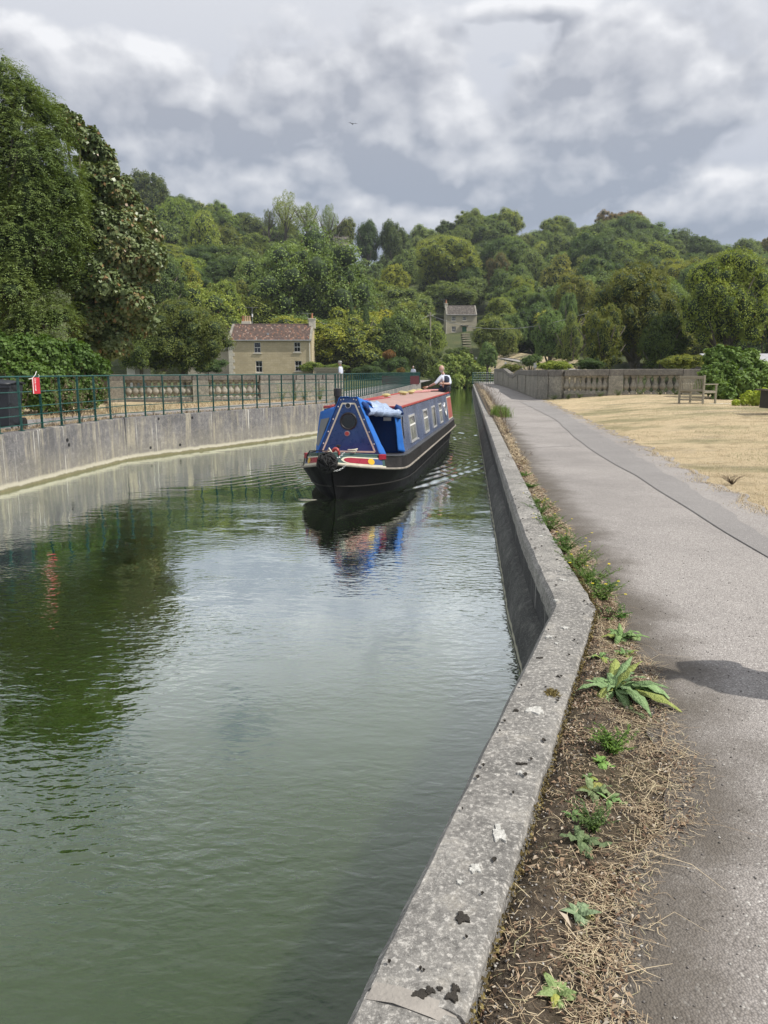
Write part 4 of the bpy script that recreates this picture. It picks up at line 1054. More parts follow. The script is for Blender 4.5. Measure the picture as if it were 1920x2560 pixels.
# neighbour on its left, grey slates
Yn = 110; nA = at(470, 930, Yn).x; nB = at(571, 930, Yn).x; zen = at(520, 874, Yn).z; zrn = at(520, 820, Yn+3).z
winsN = [(at(549, 0, Yn).x, at(557, 0, Yn).x, at(549, 893, Yn).z, at(549, 880, Yn).z, dict(sill=False)), (at(559, 0, Yn).x, at(567, 0, Yn).x, at(549, 922, Yn).z, at(549, 910, Yn).z, dict(sill=False))]
build_house(nA, nB, Yn, 6.0, 0.9, zen, zrn, winsN, M['bath2'], 'grey-slated stone house joined behind the left corner of the pantiled house', M['slate'], 30, 12, parapets=False)
# scrap of a tiled gable between hedge and sycamore
Yt = 60; tA = at(262, 0, Yt).x; tB = at(284, 0, Yt).x
build_house(tA, tB, Yt, 4.0, 1.0, at(270, 908, Yt).z, at(270, 888, Yt+2).z, [], M['whitewash'], 'small whitewashed outbuilding with red tiles glimpsed beside the dark hedge', M['pantile'], 6, 6, name='outbuilding', parapets=False)
# the small cottage
Yc = 172
def cx2(px): return at(px, 800, Yc).x
def cz2(py): return at(1150, py, Yc).z
z0c = cz2(838); winsC = [(cx2(1129), cx2(1139.5), cz2(802), cz2(791), dict(ny=3, nx=3, bar=0.05)), (cx2(1156.5), cx2(1166), cz2(801), cz2(791), dict(ny=3, nx=3, bar=0.05)), (cx2(1129.5), cx2(1140), cz2(830), cz2(816), dict(ny=3, nx=3, bar=0.05))]
hc = build_house(cx2(1115), cx2(1192), Yc, 6.0, z0c, cz2(787), at(1150, 765, Yc+3).z, winsC, M['bath2'], 'small grey-roofed stone cottage with a green door among the hillside trees', M['stonetile'], 34, 13, door=(cx2(1156), cx2(1167), cz2(816)), parapets=True, pipes=(cx2(1115.5),), chim=[(cx2(1117.5), 0.65, cz2(757), 0, 1, M['pot'])])
aerial(hc, cx2(1112), Yc+3, cz2(765), 1.6, 1.2, 4)
# steps up to its door
for k in range(9):
    p = at(1163+k*0.8, 846+k*4.2, Yc-3-k*2.4); gz = float(hill(p.x, p.y)) if p.y > 112 else 1
    o = MB().box((0, 0, 0.0), (1.6, 2.2, 0.22)).build('stone_step', M['bath2']); o.location = (p.x, p.y, max(gz, p.z-0.1)); tag(o, 'worn stone step up to the small cottage, '+['first','second','third','fourth','fifth','sixth','seventh','eighth','lowest'][k]+' from the door', 'step', 'steps up to the small cottage')
# hilltop farmhouse
Yf = 262
build_house(at(826, 0, Yf).x, at(866, 0, Yf).x, Yf, 7, at(845, 618, Yf).z, at(845, 598, Yf).z, at(845, 586, Yf+3.5).z, [(at(842, 0, Yf).x, at(847, 0, Yf).x, at(845, 612, Yf).z, at(845, 604, Yf).z, dict(sill=False)), (at(850, 0, Yf).x, at(854, 0, Yf).x, at(845, 604, Yf).z, at(845, 599.5, Yf).z, dict(sill=False))], M['bath2'], 'old stone farmhouse high on the skyline above the huge spreading tree', M['stonetile'], 20, 8, name='farmhouse', parapets=False)
# long shed with a pale grey roof, right
Ys = 52; sA = at(1862, 0, Ys).x; root = empty('shed', (sA+5, Ys, 1.0), 0, 'low shed with a pale grey sheet roof behind the bramble bush at the right side', 'shed')
z1_ = at(1880, 911, Ys).z; z2_ = at(1880, 886, Ys+3).z
MB().box((sA+6, Ys+2.6, (1.0+z1_)/2), (12, 4.4, z1_-1.0)).build('wall', M['bark'], root, world=True)
for k in range(24):
    x_ = sA+k*0.52; MB().hexa([(x_, Ys, z1_), (x_+0.5, Ys, z1_), (x_+0.5, Ys+3, z2_), (x_, Ys+3, z2_), (x_, Ys, z1_+0.06), (x_+0.5, Ys, z1_+0.06), (x_+0.5, Ys+3, z2_+0.06), (x_, Ys+3, z2_+0.06)]).build('roof_sheet', M['leadpipe'], root, world=True)
for k in range(5): MB().box((sA+0.5+k*2.5, Ys+0.3, (1.0+z1_)/2), (0.14, 0.14, z1_-1.0)).build('post', M['teak'], root, world=True)
# picket fence beside the tiled house
pf = empty('picket_fence', at(800, 930, 101), 0, 'weathered grey picket fence right of the pantiled house', 'fence')
for k in range(38):
    p = at(785+k*1.95, 930, 101-k*0.05); MB().add([(p.x-.04, p.y, 1.0), (p.x+.04, p.y, 1.0), (p.x+.04, p.y, 2.75), (p.x, p.y, 2.85), (p.x-.04, p.y, 2.75), (p.x-.04, p.y+.02, 1.0), (p.x+.04, p.y+.02, 1.0), (p.x+.04, p.y+.02, 2.75), (p.x, p.y+.02, 2.85), (p.x-.04, p.y+.02, 2.75)], [(0, 1, 2, 3, 4), (9, 8, 7, 6, 5), (0, 1, 6, 5), (1, 2, 7, 6), (2, 3, 8, 7), (3, 4, 9, 8), (4, 0, 5, 9)]).build('picket', M['teak'], pf, world=True)
a_ = at(784, 930, 101.1); b_ = at(862, 930, 99.2)
for zz in (1.4, 2.4): MB().tube([(a_.x, a_.y, zz), (b_.x, b_.y, zz)], 0.04, 4).build('rail', M['teak'], pf, world=True)
# lane with bollards beyond the parapet
def lane_z(Y): return 1.2+(Y-70)*0.048
lp = [(1246, 903, 108), (1310, 905, 104), (1380, 915, 92), (1480, 930, 78)]
V = []; 
lane = [at(1225, 900, 121), at(1262, 898, 113), at(1300, 905, 104), at(1345, 914, 95), at(1400, 925, 84), at(1500, 935, 72)]
for i, p in enumerate(lane):
    n = Vector((0.25, 1, 0)).normalized(); wdt = 5.5; 
    V += [(p.x-n.x*wdt*.35, p.y-n.y*wdt*.35, p.z+0.0), (p.x+n.x*wdt*.65, p.y+n.y*wdt*.65, p.z+0.25)]
structure('lane', np_mesh('lane', V, [(2*k, 2*k+2, 2*k+3, 2*k+1) for k in range(len(lane)-1)], M['patch'])); 
V = []
for i, p in enumerate(lane):
    V += [(p.x+1.2, p.y+3.5, p.z+0.26), (p.x+3, p.y+11, p.z+1.3), (p.x-1.2, p.y-1.9, p.z-0.05), (p.x-3, p.y-6, p.z-1.9)]
structure('lane_verge', np_mesh('lane_verge', V, [(4*k, 4*k+4, 4*k+5, 4*k+1) for k in range(len(lane)-1)]+[(4*k+2, 4*k+6, 4*k+7, 4*k+3) for k in range(len(lane)-1)], M['drygrass']))
bol = None
for i, (px, pyt, h, lab, nb) in enumerate([(1264, 905, 13, 'black bollard with a white top, the left one in front of the lane', 1), (1285, 911, 13, 'black bollard with a white top, the middle one before the lane', 1), (1304.5, 917.5, 9, 'black bollard with a white top, half hidden by the parapet', 1), (1238, 901, 10, 'black bollard with a white top beside the blue-green tree', 1), (1263, 896, 10, 'black bollard with a white top across the lane', 1), (1191, 893, 9, 'black bollard with a white top below the small cottage', 1)]):
    Yb = [100, 97, 94, 102, 116, 118][i]; t = at(px, pyt, Yb); 
    r_ = empty('bollard', (t.x, Yb, t.z-1.0), 0, lab, 'bollard', 'black and white bollards along the lane')
    if bol is None:
        p1 = MB().lathe([(0.16, 0), (0.15, 0.1), (0.12, 0.15), (0.12, 0.72)], n=12).build('post', M['black'], r_, smooth=True, auto=.7)
        p2 = MB().lathe([(0.125, 0.72), (0.13, 0.74), (0.13, 0.93), (0.10, 0.98), (0.02, 1.0)], n=12).build('cap', M['white'], r_, smooth=True, auto=.7)
        bol = (p1, p2)
    else:
        for q in bol: shared(q.name.split('.')[0], q.data, r_)
# two small dark litter posts / signs by the lane
for (px, py, Y, lab) in [(1314, 906, 99, 'dark double noticeboard on legs beside the lane')]:
    p = at(px, py, Y); r_ = empty('noticeboard', (p.x, Y, p.z-1.0), 0, lab, 'sign')
    for k in (-1, 1):
        MB().box((k*0.28, 0, 1.0), (0.34, 0.05, 0.9)).build('board', M['black'], r_); MB().box((k*0.28, 0.03, 0.3), (0.07, 0.05, 0.7)).build('leg', M['leadpipe'], r_)
for (px, pt, Y, lab) in [(1338, 907, 70, 'grey marker post with a small plate, left one behind the parapet'), (1422, 907, 62, 'grey marker post with a small plate, right one behind the parapet')]:
    p = at(px, pt, Y); r_ = empty('marker_post', (p.x, Y, 1.0), 0, lab, 'post')
    MB().tube([(0, 0, 0), (0, 0, p.z-1.0)], 0.04, 8).build('pole', M['leadpipe'], r_); MB().box((0, -0.05, p.z-1.22), (0.28, 0.02, 0.40)).build('plate', M['leadpipe'], r_)
# telegraph poles and wires
def pole(px, pt, pbm, Y, lab, r=0.15):
    t = at(px, pt, Y); b0 = at(px, pbm, Y); g = float(hill(t.x, Y)) if Y > 100 else 1.0
    r_ = empty('telegraph_pole', (t.x, Y, min(g, b0.z)), 0, lab, 'telegraph pole')
    H = t.z-min(g, b0.z); MB().tube([(0, 0, 0), (0, 0, H)], [r, r*0.8], 10).build('pole', M['teak'], r_)
    MB().box((0, -0.1, H-0.5), (0.9, 0.1, 0.1)).build('crossarm', M['teak'], r_)
    for k in (-1, 1): MB().lathe([(0.03, 0), (0.05, 0.04), (0.03, 0.12), (0.0, 0.13)], c=(k*0.38, -0.1, H-0.45), n=8).build('insulator', M['white'], r_)
    return t
t1 = pole(1478, 770, 850, 90, 'pale wooden telegraph pole standing in front of the dark olive tree', 0.16)
t2 = pole(1076, 781, 830, 122, 'thin telegraph pole left of the small cottage', 0.15)
def wire(a, b_, sag, lab):
    a = Vector(a); b_ = Vector(b_); n = 20; pts = [a.lerp(b_, k/n)-Vector((0, 0, sag*4*(k/n)*(1-k/n))) for k in range(n+1)]
    o = MB().tube(pts, 0.022, 4).build('telephone_wire', M['leadpipe']); tag(o, lab, 'wire')
wire(t1+Vector((0, 0, -.4)), t2+Vector((0, 0, -.4)), 2.0, 'sagging telephone wire between the two telegraph poles')
wire(t2+Vector((0, 0, -.4)), at(800, 806, 115), 1.6, 'telephone wire running from the thin pole down to the pantiled house')

# ================================================================ STREET THINGS
# wheelie bin behind the railing at the far left
bp = at(8, 1080, 16.2); bz = ZL-0.02
bn = empty('wheelie_bin', (bp.x-0.05, 16.2, bz), 0.12, 'dark grey wheelie bin with a domed lid behind the railing at the left side', 'bin')
mb = MB(); mb.add([(-.32, -.34, .10), (.32, -.34, .10), (.32, .30, .10), (-.32, .30, .10), (-.40, -.42, .98), (.40, -.42, .98), (.40, .42, .98), (-.40, .42, .98)], [(3, 2, 1, 0), (4, 5, 6, 7), (0, 1, 5, 4), (1, 2, 6, 5), (2, 3, 7, 6), (3, 0, 4, 7)])
mb.build('body', M['binmat'], bn, bevel=0.03)
P_ = [[(x*0.43, y*0.46, 0.99+0.10*math.cos(y*1.4)*math.cos(x*1.0)-0.02) for x in (-1, -.6, -.2, .2, .6, 1)] for y in (-1, -.6, -.2, .2, .6, 1)]
MB().grid(P_).build('lid', M['binmat'], bn, smooth=True, solid=0.03)
MB().box((0, -0.43, 0.93), (0.84, 0.04, 0.08)).build('rim', M['binmat'], bn, bevel=0.01)
MB().tube([(-.36, .48, .98), (.36, .48, .98)], 0.02, 8).build('handle', M['binmat'], bn)
for k in (-1, 1): MB().tube([(k*.36, .28, .13), (k*.42, .28, .13)], 0.13, 16).build('wheel', M['black'], bn)
# red sign tied to the railing
sy = min((abs(960+FPX*(float(xl(q))-0.09)/(q*CP-(ZL+0.9-EYE)*SP)-87), q) for q in np.arange(13, 18, 0.02))[1]
sx = float(xl(sy))-0.06; sg = empty('sign', (sx, sy, ZL+0.78), 0, 'small red sign with white letters tied to the railing with white cord', 'sign')
sang = math.atan2(0.1, float(xl(sy+.1)-xl(sy)))
sg.rotation_euler = (0, 0, sang-0.12)
MB().box((0, 0, 0.13), (0.24, 0.012, 0.34)).build('plate', M['signred'], sg, bevel=0.003)
def text_mesh(s, size, depth=0.002):
    cu = bpy.data.curves.new('lettering', 'FONT'); cu.body = s; cu.size = size; cu.extrude = depth; cu.align_x = 'CENTER'; cu.align_y = 'CENTER'; cu.space_line = 0.82; cu.resolution_u = 2
    o = bpy.data.objects.new('lettering', cu); COL.objects.link(o); dg = bpy.context.evaluated_depsgraph_get(); me = bpy.data.meshes.new_from_object(o.evaluated_get(dg)); bpy.data.objects.remove(o); return me
me = text_mesh('U\nP\nE\nR', 0.085); me.materials.append(M['white']); o = shared('lettering', me, sg, Matrix.Translation((-0.03, -0.009, 0.15))@Matrix.Rotation(PI/2, 4, 'X'))
me2 = text_mesh('U\nN\nI\nT', 0.06)
MB().box((-0.105, -0.0075, 0.13), (0.02, 0.003, 0.33)).build('white_stripe', M['white'], sg)
for (a, b_) in (((-0.09, 0, 0.29), (0.02, -0.02, 0.43)), ((0.09, 0, 0.30), (0.10, 0.0, 0.36)), ((-0.10, 0, 0.29), (-0.22, 0, 0.27))): MB().tube([a, ((a[0]+b_[0])/2, -0.03, (a[2]+b_[2])/2), b_], 0.007, 6).build('cord', M['white'], sg)
# bench
by = 27.5; Lp = at(1706, 1000, by); Rp = at(1750, 1000, by); gz = float(ground_r(Lp.x, by))
H0 = (1007-928)/FPX*by; bz = gz
bench = empty('bench', (Rp.x, by-0.25, bz), 0, 'silvery wooden garden bench seen from behind its end, on the parched lawn', 'bench')
# bench local frame: +X runs toward the photograph's right (the seat side), +Y away
rb = math.radians(0); bench.rotation_euler = (0, 0, rb); bench.scale = (1.0, 1.0, 1.02)
bw = Rp.x-Lp.x+0.0; D_ = 0.52; bx0 = -bw
# back faces the viewer's side: the back panel spans x from bx0 to 0, the seat goes off to +X behind the right post
for (x, y, h_) in ((bx0, 0.55, 0.95), (0.0, 0.0, 0.97)): MB().box((x, y, h_/2), (0.065, 0.065, h_)).build('back_leg', M['teak'], bench, bevel=0.006)
for (x, y, h_) in ((bx0+0.55, 0.95, 0.64), (0.55, 0.28, 0.66)): MB().box((x, y, h_/2), (0.065, 0.065, h_)).build('front_leg', M['teak'], bench, bevel=0.006)
Pb = Vector((bx0, 0.55, 0)); Pa = Vector((0, 0, 0)); ax_ = (Pa-Pb).normalized(); fr_ = Vector((0.55, 0.28, 0)).normalized(); Lb = (Pa-Pb).length; ang_ = math.atan2(ax_.y, ax_.x)
mid_ = (Pa+Pb)/2
MB().box((mid_.x, mid_.y, 0.90), (Lb, 0.045, 0.10), rz=ang_).build('top_rail', M['teak'], bench, bevel=0.006)
MB().box((mid_.x, mid_.y, 0.46), (Lb, 0.045, 0.08), rz=ang_).build('bottom_rail', M['teak'], bench, bevel=0.006)
MB().box((mid_.x, mid_.y, 0.13), (Lb, 0.04, 0.05), rz=ang_).build('stretcher', M['teak'], bench, bevel=0.004)
for k in range(14):
    p = Pb.lerp(Pa, (k+1)/15); m_ = MB(); pts = []
    for q in range(5): z = 0.49+q*0.09; off = -0.02*math.sin(q/4*PI); pts.append((p.x+fr_.x*off, p.y+fr_.y*off, z))
    m_.tube(pts, 0.014, 4); m_.build('back_slat', M['teak'], bench)
for k in range(6):
    d_ = 0.06+k*0.095; c = mid_+fr_*d_; MB().box((c.x, c.y, 0.445-0.012*math.sin(k/5*PI)), (Lb-0.02, 0.075, 0.022), rz=ang_).build('seat_slat', M['teak'], bench, bevel=0.004)
for p in (Pa, Pb):
    c = p+fr_*0.30; an = math.atan2(fr_.y, fr_.x)
    MB().box((c.x+fr_.x*.03, c.y+fr_.y*.03, 0.665), (0.72, 0.07, 0.032), rz=an).build('armrest', M['teak'], bench, bevel=0.006)
    MB().box((c.x, c.y, 0.40), (0.6, 0.04, 0.07), rz=an).build('side_rail', M['teak'], bench, bevel=0.004)
MB().box((0.65, 0.35, -0.01), (1.6, 1.1, 0.03), rz=0.1).build('slab', M['bathpale'], None).name = 'paving_slab'
ps = bpy.data.objects['paving_slab']; ps.location = (Rp.x, by, bz); tag(ps, 'pale stone slab set in the ground under the bench', 'slab')
# picnic table cut by the right side
ty = 21.5; tp = at(1905, 975, ty); tz = EYE-(1018-928)/FPX*ty
tb = empty('picnic_table', (tp.x+1.0, ty, tz), 0.05, 'dark picnic table cut off by the right side of the view', 'table')
for k in range(5): MB().box((0, -0.32+k*0.16, 0.50), (2.0, 0.15, 0.045)).build('top_plank', M['bark'], tb, bevel=0.004)
for x in (-0.85, 0.85):
    MB().box((x, 0, 0.25), (0.09, 0.62, 0.50)).build('leg', M['black'], tb, bevel=0.006)
# far-bank signboard seen through the railing
p = at(1015, 957, 70); r_ = empty('signboard', (p.x-0.5, 70, 1.1), 0.1, 'low maroon signboard seen through the railing near the end of the far bank', 'sign')
MB().box((0, 0, 0.45), (3.4, 0.05, 0.75)).build('board', flat('maroon_board', (0.13, 0.03, 0.035), 0.5), r_)
for k in (-1, 1): MB().box((k*1.5, 0.05, 0.3), (0.08, 0.08, 0.7)).build('post', M['teak'], r_)
# ================================================================ VEGETATION
def unit(v): return v/np.maximum(np.linalg.norm(v, axis=-1, keepdims=True), 1e-9)
ICO = {}
def ico(sub):
    if sub not in ICO:
        bm = bmesh.new(); bmesh.ops.create_icosphere(bm, subdivisions=sub, radius=1.0)
        V = np.array([v.co[:] for v in bm.verts]); F = np.array([[v.index for v in f.verts] for f in bm.faces]); bm.free(); ICO[sub] = (V, F)
    return ICO[sub]
def blades(P, Nn, T, L, Wd, fold=0.18, curl=0.0):
    """diamond leaves: base P, normal Nn, along T, length L, width Wd -> quads"""
    T = unit(T-Nn*np.sum(T*Nn, -1, keepdims=True)); S = np.cross(Nn, T)
    L = np.asarray(L)[:, None]; Wd = np.asarray(Wd)[:, None]
    a = P; b = P+T*L*0.45+S*Wd*0.5+Nn*fold*Wd; c = P+T*L-Nn*L*curl; d = P+T*L*0.45-S*Wd*0.5+Nn*fold*Wd
    V = np.stack([a, b, c, d], 1).reshape(-1, 3); n = len(P)
    return V, np.arange(n*4).reshape(n, 4)
def lobes_pts(rng, C_, R_, n, flat=1.0, inner=0.86, surf=(0.82, 1.06), updown=-0.6):
    w_ = R_**2; w_ = w_/w_.sum(); out = []; nrm = []; got = 0
    while got < n:
        k = rng.choice(len(R_), size=n, p=w_)
        d = unit(rng.normal(size=(n, 3))); 
        r = R_[k]*rng.uniform(surf[0], surf[1], n)
        # knobbly lobes
        kn = 1+0.16*np.sin(d[:, 0]*7+k)*np.sin(d[:, 1]*6+k*2)+0.12*np.sin(d[:, 2]*11+d[:, 0]*9+k)
        p = C_[k]+d*(r*kn)[:, None]*np.array([1, 1, flat])
        keep = d[:, 2] > rng.uniform(-1.0, updown+0.4, n)
        # drop points lying deep in a neighbouring lobe
        for j0 in range(0, len(R_), 16):
            CC = C_[j0:j0+16]; RR = R_[j0:j0+16]
            D = np.linalg.norm(p[:, None, :]-CC[None], axis=-1)
            ins = (D < RR[None]*inner*0.9)
            keep &= ~ins.any(1)
        out.append(p[keep]); nrm.append(d[keep]); got += keep.sum()
        if len(out) > 30: break
    return np.concatenate(out)[:n], np.concatenate(nrm)[:n]
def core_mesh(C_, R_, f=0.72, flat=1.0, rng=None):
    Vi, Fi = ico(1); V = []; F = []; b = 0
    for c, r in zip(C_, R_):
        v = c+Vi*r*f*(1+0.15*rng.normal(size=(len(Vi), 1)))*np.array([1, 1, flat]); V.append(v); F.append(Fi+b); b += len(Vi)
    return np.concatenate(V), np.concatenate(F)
def quads_and_core(name, V, F, tint, core, mats):
    """leaf quads plus occluding inner masses in one crown mesh"""
    me = bpy.data.meshes.new(name)
    if core is not None:
        CV, CF = core; nv = len(V)
        VV = np.concatenate([V, CV]); loops = np.concatenate([F.ravel(), (CF+nv).ravel()])
        tot = np.concatenate([np.full(len(F), 4), np.full(len(CF), 3)]); mi = np.concatenate([np.zeros(len(F)), np.ones(len(CF))])
        tint = np.concatenate([tint, np.full(len(CV), 0.2)])
    else:
        VV = V; loops = F.ravel(); tot = np.full(len(F), 4); mi = np.zeros(len(F))
    st = np.concatenate([[0], np.cumsum(tot)[:-1]])
    me.vertices.add(len(VV)); me.vertices.foreach_set('co', VV.astype(np.float32).ravel())
    me.loops.add(len(loops)); me.loops.foreach_set('vertex_index', loops.astype(np.int32))
    me.polygons.add(len(tot)); me.polygons.foreach_set('loop_start', st.astype(np.int32)); me.polygons.foreach_set('loop_total', tot.astype(np.int32))
    me.polygons.foreach_set('material_index', mi.astype(np.int32))
    a_ = me.attributes.new('tint', 'FLOAT', 'POINT'); a_.data.foreach_set('value', tint.astype(np.float32))
    for m in mats: me.materials.append(m)
    me.update(calc_edges=True)
    return me
def crown(name, seed, kind='round', n=9000, leaf=0.055):
    rng = np.random.default_rng(seed)
    nl = {'round': 52, 'tall': 48, 'airy': 46, 'bush': 34, 'cone': 34, 'wide': 90}[kind]
    k = np.arange(nl)+0.5; phi = np.arccos(1-2*k/nl*0.93); th = PI*(1+5**0.5)*k+rng.uniform(0, 6)
    d = np.stack([np.cos(th)*np.sin(phi), np.sin(th)*np.sin(phi), np.cos(phi)], -1)
    rad = rng.uniform(0.45, 0.86, nl)
    C_ = d*rad[:, None]; R_ = rng.uniform(0.10, 0.30, nl)*rng.choice([0.7, 1.0, 1.1], nl)
    ax_s = rng.uniform(0.85, 1.15, 3); C_ = C_*ax_s+np.array([0.06, -0.05, 0])*rng.normal(size=3)
    if kind == 'tall': C_[:, :2] *= (0.75+0.35*(1-np.abs(C_[:, 2:3])))
    if kind == 'airy': R_ = rng.uniform(0.14, 0.26, nl); C_ = d*rng.uniform(0.30, 0.85, nl)[:, None]
    if kind == 'cone': C_ = d*rad[:, None]; s = (1-(C_[:, 2]+1)/2.1); C_[:, 0] *= 0.35+s*0.8; C_[:, 1] *= 0.35+s*0.8; R_ = rng.uniform(0.16, 0.26, nl)
    if kind == 'bush': C_[:, 2] = C_[:, 2]*0.7
    if kind == 'wide': C_[:, 2] *= 0.85; R_ = rng.uniform(0.09, 0.24, nl)
    C_ = np.concatenate([C_, rng.normal(size=(4, 3))*0.12]); R_ = np.concatenate([R_, rng.uniform(0.42, 0.52, 4)])
    if kind == 'airy': R_[-4:] = 0.12
    P, D = lobes_pts(rng, C_, R_, n)
    n = len(P)
    Nn = unit(D*0.62+rng.normal(size=(n, 3))*0.55+np.array([0, 0, 0.40])); T = rng.normal(size=(n, 3))+np.array([0, 0, -0.7])
    L = rng.uniform(0.7, 1.35, n)*leaf; V, F = blades(P, Nn, T, L, L*rng.uniform(0.6, 0.95, n))
    # tint in clumps: whole sprays lighter or darker, with scattered single leaves
    cl = 0.5+0.25*np.sin(P[:, 0]*9+seed)+0.25*np.sin(P[:, 1]*8+P[:, 2]*7+seed*2)
    t = np.clip(0.55*cl+0.45*rng.random(n), 0, 0.82); t = np.where(rng.random(n) < 0.012, 0.97, t)
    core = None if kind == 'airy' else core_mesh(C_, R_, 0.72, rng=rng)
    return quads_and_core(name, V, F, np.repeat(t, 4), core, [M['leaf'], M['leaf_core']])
CROWN = {}
for kd, cnt, n_, lf in (('round', 5, 15000, 0.044), ('tall', 4, 13000, 0.044), ('airy', 2, 10000, 0.038), ('bush', 3, 9000, 0.055), ('cone', 2, 9000, 0.048), ('wide', 3, 34000, 0.027)):
    CROWN[kd] = [crown('crown', 100+i*7+len(kd)*31, kd, n_, lf) for i in range(cnt)]
def trunk_mesh(seed, spread=0.7):
    r = random.Random(seed); mb = MB()
    mb.tube([(0, 0, 0), (0.01, 0.0, 0.3), (0.0, 0.02, 0.62), (0.02, 0.0, 0.95)], [0.045, 0.034, 0.024, 0.008], 8)
    for k in range(9):
        a = k*2.4+r.uniform(-.3, .3); z0 = r.uniform(0.28, 0.7); L = r.uniform(0.25, 0.45)*spread
        mb.tube([(0, 0, z0), (math.cos(a)*L*0.5, math.sin(a)*L*0.5, z0+0.10), (math.cos(a)*L, math.sin(a)*L, z0+0.27)], [0.017, 0.011, 0.003], 5)
    o = mb.build('trunk_proto', M['bark'], smooth=True); me = o.data; bpy.data.objects.remove(o); me.name = 'trunk'; return me
TRUNK = [trunk_mesh(s) for s in range(3)]
tree_n = 0
def zground(x, Y):
    if Y > 100: return float(hill(x, Y))
    if x > float(xr(Y)): return float(ground_r(x, Y))
    return ZL-0.05
def tree(px, ptop, pbot, hw, Y, kind, col, label, name='broadleaf_tree', cat='tree', group=None, var=None, zg=None, bare=False):
    """a tree whose crown spans the given extent at distance Y, on the ground there"""
    global tree_n
    tree_n += 1
    c = at(px, (ptop+pbot)/2, Y); top = at(px, ptop, Y).z; bot = at(px, pbot, Y).z
    rx = abs(at(px+hw, ptop, Y).x-at(px, ptop, Y).x); rz = (top-bot)/2
    g = zground(c.x, Y) if zg is None else zg
    g = min(g, bot-0.05)
    root = empty(name, (c.x, Y, g), random.uniform(0, 6.28), label, cat, group)
    v = CROWN[kind][(tree_n if var is None else var) % len(CROWN[kind])]
    sxy = rx/0.97; sz = rz/0.97
    cr = shared('crown', v, root); cr.location = (0, 0, c.z-g); cr.scale = (sxy, sxy*random.uniform(0.9, 1.05), sz)
    j = random.uniform(0.88, 1.12); cr.color = (col[0]*j, col[1]*j, col[2]*j, 1)
    tr = shared('trunk', TRUNK[tree_n % 3], root); H = (c.z-g)+rz*0.6
    tr.scale = (max(H, rx)*0.9, max(H, rx)*0.9, H); tr.location = (0, 0, -0.1)
    return root
MID = (1.0, 1.0, 1.0); DARK = (0.60, 0.70, 0.70); LITE = (1.35, 1.30, 0.95); YEL = (1.65, 1.40, 0.75); OLIVE = (1.15, 0.98, 0.75); GREY = (1.05, 1.12, 1.25); BLUE = (0.85, 1.05, 1.25); COP = (1.35, 0.80, 0.75); PURP = (0.85, 0.52, 0.75); DEEP = (0.45, 0.58, 0.60)
G1 = 'trees on the wooded hill'
